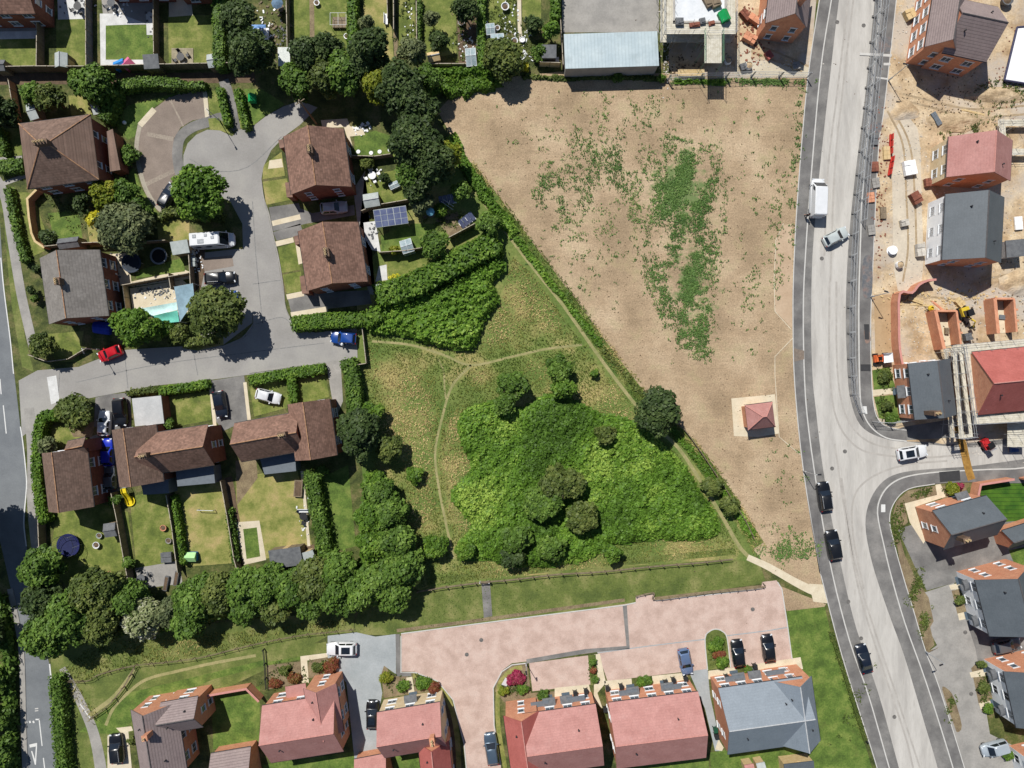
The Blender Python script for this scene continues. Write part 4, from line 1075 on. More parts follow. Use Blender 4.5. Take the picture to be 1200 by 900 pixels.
def glasshouse(A, B, C, he, hr, label):
    ctr, L, W, rz = frame(A, B, C, he)
    r = thing('greenhouse', label, 'greenhouse', (ctr.x, ctr.y, 0), rz)
    lx, ly = L / 2, W / 2
    f = MB()
    for x in np.linspace(-lx, lx, max(3, int(L / 0.7) + 1)):
        for sy in (-1, 1):
            f.tube((x, sy * ly, 0), (x, sy * ly, he), 0.025, 4)
            f.tube((x, sy * ly, he), (x, 0, hr), 0.03, 4)
    for z, y in ((he, ly), (he, -ly), (hr, 0), (0.05, ly), (0.05, -ly)):
        f.tube((-lx, y, z), (lx, y, z), 0.03, 4)
    f.build('frame', M_upvc, r)
    g = MB()
    g.add([(-lx, -ly, 0), (lx, -ly, 0), (lx, ly, 0), (-lx, ly, 0), (-lx, -ly, he), (lx, -ly, he), (lx, ly, he), (-lx, ly, he), (-lx, 0, hr - .02), (lx, 0, hr - .02)],
          [(0, 1, 5, 4), (1, 2, 6, 9, 5), (2, 3, 7, 6), (3, 0, 4, 8, 7), (4, 5, 9, 8), (8, 9, 6, 7)])
    g.build('glazing', M('greenhouse_glass', [c8(150, 168, 172), c8(180, 194, 198)], scale=1.0, fine=4, rough=0.1, fine_amt=0.2, spec=0.7), r)
    for y in np.linspace(-ly * .6, ly * .6, 2):
        MB().box(-lx * .9, lx * .9, y - .2, y + .2, 0.6, 0.7).build('staging', M_wood, r)
    return r
glasshouse((545, 57), (557, 56), (558, 77), 1.6, 2.2, 'small glass greenhouse beside the vegetable bed and long hedge')
glasshouse((468, 283), (481, 279), (485, 294), 1.6, 2.1, 'small greenhouse on the lawn below the solar panel canopy')
glasshouse((455, 216), (466, 211), (468, 218), 0.7, 0.9, 'low cold frame lying on the lawn behind the northern semi')
glasshouse((575, 40), (590, 39), (591, 54), 1.6, 2.1, 'pale polythene greenhouse among the cluttered vegetable plots')
glasshouse((569, 28), (579, 27), (580, 40), 1.3, 1.6, 'low white framed greenhouse at the head of the cluttered vegetable plots')

# ================================================================ VEHICLES
M_tyre = plain('black_tyre', c8(38, 38, 40), 0.9, 0.1)
M_rim = plain('alloy_rim', c8(170, 172, 176), 0.35, 0.05, 0.7)
M_cglass = M('car_glass', [c8(24, 30, 38), c8(36, 44, 54)], scale=0.7, fine=3, rough=0.05, fine_amt=0.05, spec=0.9)
M_lamp = plain('clear_lamp', c8(225, 230, 235), 0.15, 0.03)
M_tail = plain('red_tail_lamp', c8(150, 24, 20), 0.2, 0.05)
M_trim = plain('black_trim', c8(34, 34, 36), 0.5, 0.1)
WH = {}
def wheel(r):
    if r not in WH:
        t, m = MB(), MB()
        n = 16
        for q, prof in ((t, [(r * .66, -.11), (r * .94, -.11), (r, -.07), (r, .07), (r * .94, .11), (r * .66, .11)]), (m, [(0.02, -.07), (r * .64, -.095), (r * .66, -.1), (r * .66, .1), (r * .64, .095), (0.02, .07)])):
            vs, fs = [], []
            for rr, y in prof:
                for k in range(n):
                    a = 2 * math.pi * k / n
                    vs.append((rr * math.cos(a), y, rr * math.sin(a)))
            for j in range(len(prof) - 1):
                for k in range(n):
                    fs.append((j * n + k, j * n + (k + 1) % n, (j + 1) * n + (k + 1) % n, (j + 1) * n + k))
            q.add(vs, fs)
        WH[r] = (t.mesh('wheel', M_tyre), m.mesh('rim', M_rim))
    return WH[r]

KIND = {  # base rear, base front, roof rear, roof front (fractions of length), roof width, shoulder, bonnet, nose
    'hatch': (-.47, .22, -.37, .04, .74, .62, .56, .44),
    'suv': (-.48, .21, -.41, .05, .78, .60, .56, .46),
    'saloon': (-.40, .22, -.22, .04, .72, .63, .58, .44),
    'estate': (-.48, .22, -.40, .04, .74, .62, .57, .44),
    'mpv': (-.485, .31, -.44, .12, .80, .58, .50, .42),
    'van': (-.49, .39, -.475, .23, .85, .46, .41, .33),
}
CARS = 'cars parked or driving around the estate'
def car(px, py, head, L, kind, mat, label, W=1.8, Ht=1.5, sun=False, rails=False, name='parked_car', cat='car', group=CARS, z=0.03):
    gx, gy = G(px, py, Ht * 0.6)
    root = thing(name, label, cat, (gx, gy, z), R(head), group)
    br, bf, rr, rf, rw, sh, bn, ns = KIND[kind]
    W *= 1.07
    w = W / 2
    fx = [-.5, -.493, -.46, -.36, -.1, .16, .30, .41, .465, .49, .5]
    fw = [.62, .76, .90, .985, 1., 1., .985, .91, .79, .65, .48]
    ft = [sh - .12, sh - .05, sh, sh, sh, sh - .01, (sh + bn) / 2, bn, (bn + ns) / 2, ns, ns - .1]
    fb = [.24, .18, .15, .14, .13, .13, .14, .15, .17, .2, .25]
    if kind in ('hatch', 'suv', 'estate', 'mpv', 'van'):
        ft[0], ft[1] = sh - .06, sh - .02
    vs = []
    for i in range(len(fx)):
        x, ww, zt, zb = fx[i] * L, fw[i] * w, ft[i] * Ht, fb[i] * Ht
        zm = zb + (zt - zb) * .55
        for y, zz in ((-.93 * ww, zb), (-ww, zb + .12), (-ww, zm), (-.95 * ww, zt - .07), (-.82 * ww, zt), (0, zt + .035), (.82 * ww, zt), (.95 * ww, zt - .07), (ww, zm), (ww, zb + .12), (.93 * ww, zb)):
            vs.append((x, y, zz))
    n = 11
    fs = [(i * n + j, (i + 1) * n + j, (i + 1) * n + j + 1, i * n + j + 1) for i in range(len(fx) - 1) for j in range(n - 1)]
    fs += [((i + 1) * n, i * n, i * n + n - 1, (i + 1) * n + n - 1) for i in range(len(fx) - 1)]
    fs += [tuple(range(n)), tuple(range((len(fx) - 1) * n, len(fx) * n))[::-1]]
    b = MB().add(vs, fs)
    z0, z1, z2 = sh * Ht - .03, Ht * .93 if kind != 'van' else Ht * .95, Ht
    wb, wt = .93 * w, rw * w
    def ring(xr, xf, ww, z, c):
        return [(xr, -ww + c, z), (xr + c * .6, -ww, z), (xf - c * 1.2, -ww, z), (xf, -ww + c, z), (xf, ww - c, z), (xf - c * 1.2, ww, z), (xr + c * .6, ww, z), (xr, ww - c, z)]
    rings = ring(br * L, bf * L, wb, z0, .14) + ring(rr * L, rf * L, wt, z1, .12) + ring(rr * L + .10, rf * L - .16, wt - .10, z2, .14)
    b.add(rings, [(i, (i + 1) % 8, 8 + (i + 1) % 8, 8 + i) for i in range(8)] + [(8 + i, 8 + (i + 1) % 8, 16 + (i + 1) % 8, 16 + i) for i in range(8)] + [tuple(range(16, 24))])
    for sx in (-1, 1):
        for sy in (-1, 1):
            pass
    body_o = b.build('body', mat, root, smooth=True)
    body_o.data.set_sharp_from_angle(angle=R(32))
    def pane(nm, quad, off=.014, mt=None):
        q = [Vector(p) for p in quad]
        nn = (q[1] - q[0]).cross(q[3] - q[0]).normalized()
        c = sum(q, Vector()) / 4
        if nn.dot(c - Vector((0, 0, z0 - .3))) < 0:
            nn = -nn
        m_ = MB()
        outer = [p + nn * off for p in q]
        m_.add(outer + [p - nn * .01 for p in q], [(0, 1, 2, 3), (0, 4, 5, 1), (1, 5, 6, 2), (2, 6, 7, 3), (3, 7, 4, 0)])
        return m_.build(nm, mt or M_cglass, root)
    def lerp(a, b_, t):
        return a + (b_ - a) * t
    def side(t, s_, face):
        z = lerp(z0, z1, t)
        return z
    # windscreen and rear window
    def endq(x0, x1, lo, hi, wi):
        a0, a1 = lerp(x0, x1, lo), lerp(x0, x1, hi)
        y0, y1 = lerp(wb, wt, lo) - wi, lerp(wb, wt, hi) - wi
        return [(a0, -y0, lerp(z0, z1, lo)), (a0, y0, lerp(z0, z1, lo)), (a1, y1, lerp(z0, z1, hi)), (a1, -y1, lerp(z0, z1, hi))]
    pane('windscreen', endq(bf * L, rf * L, .10, .97, .15))
    if kind != 'van':
        pane('rear_window', endq(br * L, rr * L, .22, .95, .17))
    for sy in (-1, 1):
        def sq(xa, xb, xc, xd, lo=.16, hi=.93):
            ya, yb = lerp(wb, wt, lo), lerp(wb, wt, hi)
            return [(xa, sy * ya, lerp(z0, z1, lo)), (xb, sy * ya, lerp(z0, z1, lo)), (xc, sy * yb, lerp(z0, z1, hi)), (xd, sy * yb, lerp(z0, z1, hi))]
        fl, fh = lerp(bf, rf, .16) * L - .28, lerp(bf, rf, .93) * L - .2
        if kind == 'van':
            pane('side_window', sq(fl - .75, fl, fh, fh - .55, .4, .9))
        else:
            rl, rh = lerp(br, rr, .16) * L + .25, lerp(br, rr, .93) * L + .22
            mid = (fl + rl) / 2 - .05
            pane('side_window', sq(mid + .05, fl, fh, mid + .05))
            pane('side_window', sq(rl, mid - .05, mid - .05, rh))
    r = .31 if kind in ('hatch', 'saloon', 'estate') else .35
    wm, rm_ = wheel(r)
    for sx in (.31, -.3):
        for sy in (-1, 1):
            o = link('wheel', wm, root, (sx * L, sy * (w - .17), r))
            link('rim', rm_, o)
    for sy in (-1, 1):
        MB().cbox((L * .468, sy * w * .66, (bn + ns) / 2 * Ht - .02), (.16, .34, .12), -sy * .3).build('headlight', M_lamp, root)
        MB().cbox((-L * .487, sy * w * .72, sh * Ht - .1), (.08, .28, .16), sy * .2).build('tail_light', M_tail, root)
        MB().cbox((bf * L - .38, sy * (w + .02), sh * Ht + .05), (.15, .24, .13)).build('mirror', mat, root)
    if sun:
        MB().box(rr * L + .45, rf * L - .35, -wt + .26, wt - .26, Ht - .01, Ht + .012).build('sunroof', M_cglass, root)
    if rails:
        for sy in (-1, 1):
            MB().tube((rr * L + .2, sy * (wt - .1), Ht + .02), (rf * L - .25, sy * (wt - .1), Ht + .02), .025, 6).build('roof_rail', M_steel, root)
    return root

Pw = paint('white_car_paint', c8(236, 238, 240))
Pk = paint('black_car_paint', c8(22, 24, 28))
Pnv = paint('blue_black_car_paint', c8(26, 34, 48))
Psil = paint('silver_car_paint', c8(186, 196, 204), metal=0.15)
Psg = paint('silver_green_car_paint', c8(206, 214, 212), metal=0.1)
Pbg = paint('blue_grey_car_paint', c8(84, 102, 120), metal=0.3)
Pred = paint('red_car_paint', c8(200, 22, 34))
Pblue = paint('blue_car_paint', c8(26, 72, 150))
Pbblue = paint('bright_blue_car_paint', c8(20, 50, 190))
Pgrey = paint('grey_car_paint', c8(92, 96, 100))

v = car(960, 231, 88, 6.0, 'van', Pw, 'white panel van driving up the dusty new road', W=2.05, Ht=2.5, name='panel_van', cat='van', group=None)
car(980, 277, 27, 4.0, 'hatch', Psg, 'pale silver hatchback turned across the new road below the white van', W=1.75)
car(1070, 530.5, 10, 4.5, 'suv', Pw, 'white car with a black glass roof on the side road by the scaffolding', W=1.85, Ht=1.55, sun=True)
car(967, 582, 98, 4.5, 'suv', Pk, 'black estate car on the new road, the upper of two black cars near the junction', W=1.85, Ht=1.6, rails=True)
car(977.5, 639, 100, 4.6, 'suv', Pk, 'black car on the new road, the lower of two black cars near the junction', W=1.9, Ht=1.6)
car(1013, 772, 105, 4.4, 'saloon', Pnv, 'dark blue-black saloon alone on the lower part of the new road', W=1.78)
car(803.5, 776, -79, 4.0, 'hatch', paint('steel_blue_car_paint', c8(112, 134, 170), metal=0.2), 'steel blue hatchback at the end of a pink bay beside the grey drive', W=1.75)
car(865.5, 766, 97, 4.2, 'hatch', Pk, 'black hatchback right beside the oval planting bed', W=1.78)
car(901, 760, 97, 4.2, 'hatch', Pk, 'black hatchback in the right hand bay next to the green lawn', W=1.78)
car(576, 878, 98, 4.9, 'estate', Pbg, 'blue-grey estate car on the pink drive between red roofed houses', W=1.85)
car(400, 761, 180, 4.6, 'suv', Pw, 'white car with black roof glass on the grey block court', W=1.85, Ht=1.55, sun=True)
car(436, 838, 90, 4.4, 'hatch', Pk, 'black car with sunroof half in the shadow beside the cream fronted house', W=1.8, sun=True)
car(135.5, 878, 96, 4.5, 'suv', Pk, 'black car with roof rails on the pale drive in the lower left', W=1.85, Ht=1.6, rails=True)
car(128, 414, 202, 3.7, 'hatch', Pred, 'bright red small hatchback at the mouth of the estate road', W=1.68)
car(402, 396, 175, 3.9, 'suv', Pblue, 'blue compact car at the end of the estate road by the bright hedge', W=1.75, Ht=1.6)
car(391, 243, 5, 4.1, 'hatch', Psil, 'silver car in the shade between the two semis', W=1.75)
car(257.5, 325.5, 4, 4.7, 'estate', Pk, 'black estate car with roof rails below the motorhome', W=1.8, rails=True)
car(263, 347, 2, 4.0, 'hatch', Pblue, 'blue car mostly hidden under the crown of a roadside tree', W=1.75)
car(121.5, 496, 88, 3.8, 'hatch', Pw, 'white hatchback on the drive in front of the bright blue car', W=1.7)
car(140, 483, -86, 4.3, 'suv', Pk, 'black four wheel drive car beside the flat roofed garage', W=1.85, Ht=1.65)
car(257.5, 474, -80, 4.1, 'hatch', Pnv, 'dark blue hatchback on the drive between two lawns and the brick gable', W=1.78)
car(314, 464.5, -14, 3.9, 'hatch', Pw, 'white hatchback parked on the front lawn behind the clipped hedge', W=1.7)
car(196, 229, 62, 4.0, 'hatch', Pnv, 'dark blue car partly under the round tree at the turning circle', W=1.75)
car(1167, 878, 196, 4.0, 'mpv', Psil, 'silver people carrier on the grey parking court at the lower right', W=1.75, Ht=1.75)
car(1181, 757, 12, 4.3, 'hatch', Pgrey, 'dark grey car in the shadow between the two white fronted houses', W=1.8)
car(125, 530, 92, 4.2, 'hatch', Pbblue, 'vivid blue car in the shade behind the white hatchback', W=1.72)
car(128, 560, 92, 3.6, 'hatch', Pgrey, 'dark car in deep shade at the back of the narrow drive', W=1.65)
# motorhome
mh = car(248.5, 281, 4, 6.3, 'van', Pw, 'white motorhome with roof vents parked beside the turning area', W=2.15, Ht=2.75, name='motorhome', cat='motorhome', group=None)
for x, y, a, b_ in ((-2.2, .45, .5, .5), (-1.3, -.35, .9, .6), (-.5, .5, .4, .4), (.5, .1, .45, .4)):
    MB().box(x - a / 2, x + a / 2, y - b_ / 2, y + b_ / 2, 2.74, 2.83).build('roof_vent', M('vent_grey', [c8(168, 172, 176), c8(186, 190, 194)], scale=2), mh)
MB().box(-3.0, .7, -1.085, -1.07, 1.25, 1.45).build('side_stripe', M_steel, mh)
for x in (-2.0, -.4):
    MB().box(x - .4, x + .4, -1.09, -1.065, 1.6, 2.05).build('side_window', M_cglass, mh)

# ================================================================ STREET LAMPS, POLES
def lamp(px, py, h, ang, label, arm=0.9):
    gx, gy = G(px, py)
    r = thing('street_lamp', label, 'street lamp', (gx, gy, 0), R(ang), 'street lamps of the estate roads')
    MB().lathe(0, 0, [(.11, 0), (.11, 1.1), (.06, 1.15), (.045, h)], 8).build('pole', M_steel, r)
    MB().tube((0, 0, h - .03), (arm, 0, h + .08), .035, 6).build('arm', M_steel, r)
    hd = MB()
    hd.add([(arm - .1, -.1, h + .05), (arm + .5, -.14, h + .06), (arm + .5, .14, h + .06), (arm - .1, .1, h + .05), (arm - .05, -.07, h + .15), (arm + .42, -.09, h + .15), (arm + .42, .09, h + .15), (arm - .05, .07, h + .15)],
           [(0, 3, 2, 1), (4, 5, 6, 7), (0, 1, 5, 4), (1, 2, 6, 5), (2, 3, 7, 6), (3, 0, 4, 7)])
    hd.build('lamp_head', M_gutter, r)
    return r
lamp(1020, 348, 5.4, 165, 'street lamp on the site side pavement above the bending brick wall', .3)
lamp(1041, 94.5, 5.4, 170, 'street lamp beside the site fence near the top right house', .3)
lamp(941, 552, 4.6, 5, 'street lamp on the field side pavement opposite the road junction', .3)
lamp(616.5, 777, 4.6, 100, 'slender lamp column at the corner of a pink parking bay', .2)
lamp(1084, 763, 4.8, 200, 'street lamp by the parking court at the lower right', .3)
lamp(258, 142, 5.0, -60, 'street lamp on the small grass wedge in the turning circle', 1.0)
lamp(118, 410, 4.8, -60, 'street lamp beside the red hatchback', .5)
def pole(px, py, h, label):
    gx, gy = G(px, py)
    r = thing('utility_pole', label, 'utility pole', (gx, gy, 0))
    MB().lathe(0, 0, [(.16, 0), (.11, h)], 8).build('pole', M_wood, r)
    MB().cbox((0, 0, h - .6), (1.5, .1, .12), .6).build('crossarm', M_wood, r)
    return r
pole(371, 145, 9.0, 'tall wooden utility pole leaning over the top of the brown semi')
b_ = thing('marker_post', 'short black bollard on the grey pavement near the big lawn', 'bollard', G(1014, 867) + (0.1,))
MB().lathe(0, 0, [(.1, 0), (.1, .9), (.06, 1.0)], 8).build('post', M_gutter, b_)

# ================================================================ FENCES AND WALLS
def run(pts, z=0.0):
    return [Vector(G(x, y)) for x, y in pts]

def close_fence(pts, h, label, mat=None, cat='fence', name='fence', t=0.05, postgap=1.83):
    W = run(pts)
    r = thing(name, label, cat, (W[0].x, W[0].y, 0))
    q, cp = MB(), MB()
    posts = []
    for a, b in zip(W[:-1], W[1:]):
        d = b - a
        L = d.length
        ang = math.atan2(d.y, d.x)
        m = (a + b) / 2 - W[0]
        n = max(1, round(L / postgap))
        rng = random.Random(int(L * 1000))
        for i in range(n):
            c = a + d * ((i + .5) / n) - W[0]
            hh = h + rng.uniform(-.04, .04)
            q.cbox((c.x, c.y, hh / 2), (L / n - .1, t, hh), ang)
            cp.cbox((c.x, c.y, hh + .02), (L / n - .1, t + .05, .04), ang)
            posts.append((a + d * (i / n) - W[0], ang))
        posts.append((b - W[0], ang))
    q.build('fence_panels', mat or M_wood, r)
    cp.build('capping', M('fence_capping', [c8(170, 160, 142), c8(196, 186, 168)], scale=2, fine=12), r)
    pm = MB().box(-.05, .05, -.05, .05, 0, h + .08).mesh('post', M_wood)
    for p, a in posts[:60]:
        link('post', pm, r, (p.x, p.y, 0), a)
    return r
def brick_wall(pts, h, label, mat=None, t=0.24, cop=None):
    W = run(pts)
    r = thing('brick_wall', label, 'wall', (W[0].x, W[0].y, 0))
    q, c = MB(), MB()
    for i, (a, b) in enumerate(zip(W[:-1], W[1:])):
        d = b - a
        ang = math.atan2(d.y, d.x)
        m = (a + b) / 2 - W[0]
        q.cbox((m.x, m.y, h / 2), (d.length + t * .9, t + (i % 2) * .006, h + (i % 3) * .004), ang)
        c.cbox((m.x, m.y, h + .045), (d.length + t * .95, t + .08 + (i % 2) * .006, .07 + (i % 3) * .004), ang)
    q.build('brickwork', mat or M_brick, r)
    c.build('coping', cop or M_ridgered, r)
    return r
def rail_fence(pts, h, label, mat=None, gap=2.2, thick=0.07, nm='rail_fence', curve=4):
    W = [Vector(G(x, y)) for x, y in (spline(pts, curve) if curve else pts)]
    r = thing(nm, label, 'fence', (W[0].x, W[0].y, 0))
    pm = MB().box(-thick, thick, -thick, thick, 0, h + .08).mesh('post', mat or M_wood)
    acc = 0
    q = MB()
    cnt = 0
    for a, b in zip(W[:-1], W[1:]):
        d = b - a
        for z in (h * .42, h * .85):
            p0, p1 = a - W[0], b - W[0]
            q.tube((p0.x, p0.y, z), (p1.x, p1.y, z), thick * .75, 5)
        t = acc
        while t < d.length and cnt < 90:
            p = a + d * (t / d.length) - W[0]
            link('post', pm, r, (p.x, p.y, 0), math.atan2(d.y, d.x))
            cnt += 1
            t += gap
        acc = t - d.length
    q.build('rails', mat or M_wood, r)
    return r
close_fence([(-40, 86), (51, 84.5), (109, 84.5), (187, 82.5), (255, 81), (292, 80.5)], 2.1, 'long tall lane fence at the foot of the terrace gardens')
close_fence([(52, -30), (52, 84)], 1.8, 'garden fence right of the first terrace lawn')
close_fence([(108, -30), (109, 84)], 1.8, 'garden fence left of the white L-shaped paving', M_felt)
close_fence([(186, -30), (187, 82)], 1.8, 'garden fence between the white paved garden and the timber deck garden')
close_fence([(339, -20), (341, 78)], 1.7, 'fence right of the cluttered garden with the white roofed shed')
close_fence([(455, -20), (456, 26)], 1.5, 'short dark fence beside a pale lounger in the long gardens')
close_fence([(463, -20), (463, 40)], 1.5, 'dark garden fence beside the narrow lawn in the long gardens', M_felt)
close_fence([(489, -20), (490, 60)], 1.5, 'low garden fence left of the bright long lawn')
close_fence([(558.5, -20), (560, 78)], 1.2, 'pale timber edged fence left of the clipped long hedge', M_wood2)
close_fence([(500, 80), (560, 80)], 1.6, 'fence at the bottom of the bright long lawn behind the brambles', M_wood2)
close_fence([(632, 78), (656, 79)], 1.6, 'short pale fence beside the dark shed near the barn', M_wood2)
close_fence([(656, 30), (659, 82)], 1.8, 'fence between the vegetable plots and the pale roofed barn')
close_fence([(18, 98), (22, 120), (26, 144)], 1.6, 'orange timber fence left of the pale shed by the hip roofed house', M_brick)
brick_wall([(50, 226), (40, 236), (42, 258), (45, 276), (49, 285), (59, 292)], 1.5, 'low orange wall kinking round the lawn of the hip roofed house', cop=M_wood2)
close_fence([(60, 291), (100, 287), (132, 286)], 1.7, 'fence at the back of the lawn with the dark grey shed')
close_fence([(136, 288), (200, 284)], 1.7, 'fence in the shade of the spreading grey-green tree')
close_fence([(150, 336), (216, 324), (227, 322)], 1.8, 'fence between the trampoline lawn and the sandy patio')
close_fence([(150, 335), (154, 364)], 1.6, 'thin pale fence at the left of the sandy patio', M_wood2)
close_fence([(203, 322), (206, 340)], 1.6, 'short fence above the grey shade sail')
close_fence([(226, 284), (230, 350)], 1.7, 'fence between the trampoline garden and the parked cars')
close_fence([(414, 186), (440, 187), (461, 184)], 1.6, 'fence below the shaded green lawn of the northern semi')
close_fence([(426, 250), (440, 244), (480, 237), (484, 240)], 1.7, 'fence between the two semis above the solar panels')
close_fence([(446, 298), (478, 296), (500, 292)], 1.8, 'fence below the greenhouse lawn casting a broad shadow')
close_fence([(527, 281), (557, 265)], 1.8, 'fence beside the tilted solar panel in the corner garden')
close_fence([(426, 384), (428, 400), (431, 426), (418, 428)], 1.2, 'low rail at the end of the estate road by the meadow', M_wood)
close_fence([(138, 576), (145, 610), (152, 650), (158, 680)], 1.8, 'fence between the trampoline garden and the yellow slide garden')
close_fence([(201, 578), (208, 620), (214, 668)], 1.7, 'fence with a clipped hedge beside it between two back lawns')
close_fence([(264, 562), (271, 600), (279, 650), (283, 664)], 1.8, 'fence left of the putting green')
close_fence([(53, 600), (55, 640), (60, 668)], 1.8, 'fence beside the main road behind the navy trampoline')
close_fence([(38, 416), (60, 424), (84, 421), (106, 408)], 1.0, 'low garden fence at the corner of the main road')
brick_wall([(243, 810), (262, 806.5), (294, 801), (308, 815)], 1.9, 'brick garden wall round the walled lawn in the lower left')
rail_fence([(80, 796), (105, 796), (120, 788), (160, 778), (200, 774), (240, 768), (280, 758), (320, 749), (360, 742), (400, 738), (416, 736)], 1.1, 'grey post and rail fence along the foot of the tree belt', M_wood, thick=.045)
rail_fence([(110, 839), (130, 824), (148, 802), (160, 780)], 1.0, 'short wooden rail fence branching off down the slope')
rail_fence([(490, 692), (520, 687), (566, 681), (600, 678), (650, 672), (700, 669), (760, 663), (820, 658), (857, 654)], 1.1, 'long post and rail fence between the meadow and the mown verge')
rail_fence([(310, 760), (312, 782), (313, 806)], 0.9, 'low dark fence along the planted plot beside the red cross-gabled house', M_gutter)
rail_fence([(745, 698), (766, 694), (768, 702), (830, 694), (891, 688), (893, 682)], 0.6, 'low timber knee rail along the top of the pink paved court', gap=1.3)
rail_fence([(760, 462), (800, 502), (838, 556), (870, 606), (882, 630)], 0.9, 'old sagging wire fence in the hedge line beside the bare field', M_wood)
gt = thing('gate', 'small white kissing gate in the meadow fence above the tarmac path', 'gate', G(568, 681) + (0,))
MB().box(-.75, -.65, -.05, .05, 0, 1.3).box(.65, .75, -.05, .05, 0, 1.3).build('gate_post', M_upvc, gt)
MB().box(-.64, .64, -.03, .03, .2, .3).box(-.64, .64, -.03, .03, .6, .7).box(-.64, .64, -.03, .03, 1.0, 1.1).build('gate_leaf', M_wood, gt)
# brick garden walls of the site
brick_wall(spline([(1087, 330), (1078, 331), (1068, 336), (1060, 345), (1046, 346), (1045, 380), (1046, 410), (1052, 440), (1056, 458)], 3), 2.0, 'new orange brick wall curving round a sandy plot on the building site')
brick_wall([(1178, 560), (1140, 566), (1137, 580)], 1.8, 'brick wall along the pavement of the striped lawn')
brick_wall([(1194, 560), (1240, 552)], 1.8, 'brick wall at the right edge beyond the striped lawn')
def shell(pts_a, pts_b, label):
    """open brick bin store or garage base: two walls and a floor"""
    W = run(pts_a + pts_b)
    r = thing('brick_garage_shell', label, 'unfinished garage', (W[0].x, W[0].y, 0))
    q = MB()
    def wall(a, b, h, t):
        d = b - a
        m = (a + b) / 2 - W[0]
        q.cbox((m.x, m.y, h / 2), (d.length, t, h), math.atan2(d.y, d.x))
    wall(W[0], W[1], 2.3, .5)
    wall(W[2], W[3], 2.3, .3)
    wall(W[0], W[2], 2.296, .29)
    for f in (.33, .66):
        p = W[2] + (W[3] - W[2]) * f
        e = p + (W[2] - W[0]).normalized() * .5
        wall(p, e, 2.25, .28)
    q.build('brickwork', M_brick, r)
    f = MB()
    f.prism([tuple(p - W[0]) for p in (W[0], W[1], W[3], W[2])], 0.0, 0.08)
    f.build('floor', M_slab, r)
    return r
shell([(1086, 366), (1096, 410)], [(1110, 366), (1115, 404)], 'open roofless brick garage inside the curving wall on the site')
shell([(1154, 352), (1158, 392)], [(1176, 352), (1179, 390)], 'open roofless brick garage further right on the site')

# ---- steel mesh site fencing
def heras(pts, label):
    W = run(pts)
    r = thing('site_fence', label, 'fence', (W[0].x, W[0].y, 0), 0, 'steel mesh fencing along the building site')
    pm = MB()
    for a, b in (((-.5, 0, .15), (.5, 0, .15)), ((-.5, 0, 2.0), (.5, 0, 2.0)), ((-.5, 0, .1), (-.5, 0, 2.05)), ((.5, 0, .1), (.5, 0, 2.05)), ((-.5, 0, 1.1), (.5, 0, 1.1))):
        pm.tube(a, b, .028, 5)
    for k in range(1, 24):
        x = -.5 + k / 24
        pm.box(x - .0012, x + .0012, -.004, .004, .15, 2.0)
    for k in range(1, 9):
        z = .15 + 1.85 * k / 9
        pm.box(-.5, .5, -.004, .004, z - .004, z + .004)
    me = pm.mesh('fence_panel', M_steel)
    fm = MB().box(-.36, .36, -.13, .13, 0, .13).mesh('fence_foot', M_pave)
    sm = MB().tube((0, 0, 1.6), (0, .95, .05), .025, 5).mesh('brace', M_steel)
    for a, b in zip(W[:-1], W[1:]):
        d = b - a
        n = max(1, round(d.length / 3.4))
        ang = math.atan2(d.y, d.x)
        for i in range(n):
            c = a + d * ((i + .5) / n) - W[0]
            o = link('fence_panel', me, r, (c.x, c.y, .12), ang)
            o.scale = (d.length / n * .985, 1, 1)
            e = a + d * (i / n) - W[0]
            link('fence_foot', fm, r, (e.x, e.y, .12), ang + math.pi / 2)
            if i % 2:
                link('brace', sm, r, (e.x, e.y, .12), ang)
    return r
heras([(1027, -20), (1024, 20), (1018, 80), (1011, 150), (1005, 205), (1000, 250), (997, 300), (995, 360), (995, 420), (998, 462), (1006, 484)], 'steel mesh site fence standing along the edge of the dusty carriageway')
heras([(1036, -10), (1030, 40), (1023, 100), (1017, 160), (1012, 210), (1008, 260)], 'steel mesh site fence standing on the kerb side behind the first one')
heras([(1021, 494), (1040, 495), (1062, 492)], 'short mesh site fence round the planted front corner')
heras([(782, 95), (820, 93), (880, 91), (945, 92)], 'mesh site fence with green netting along the top of the field')

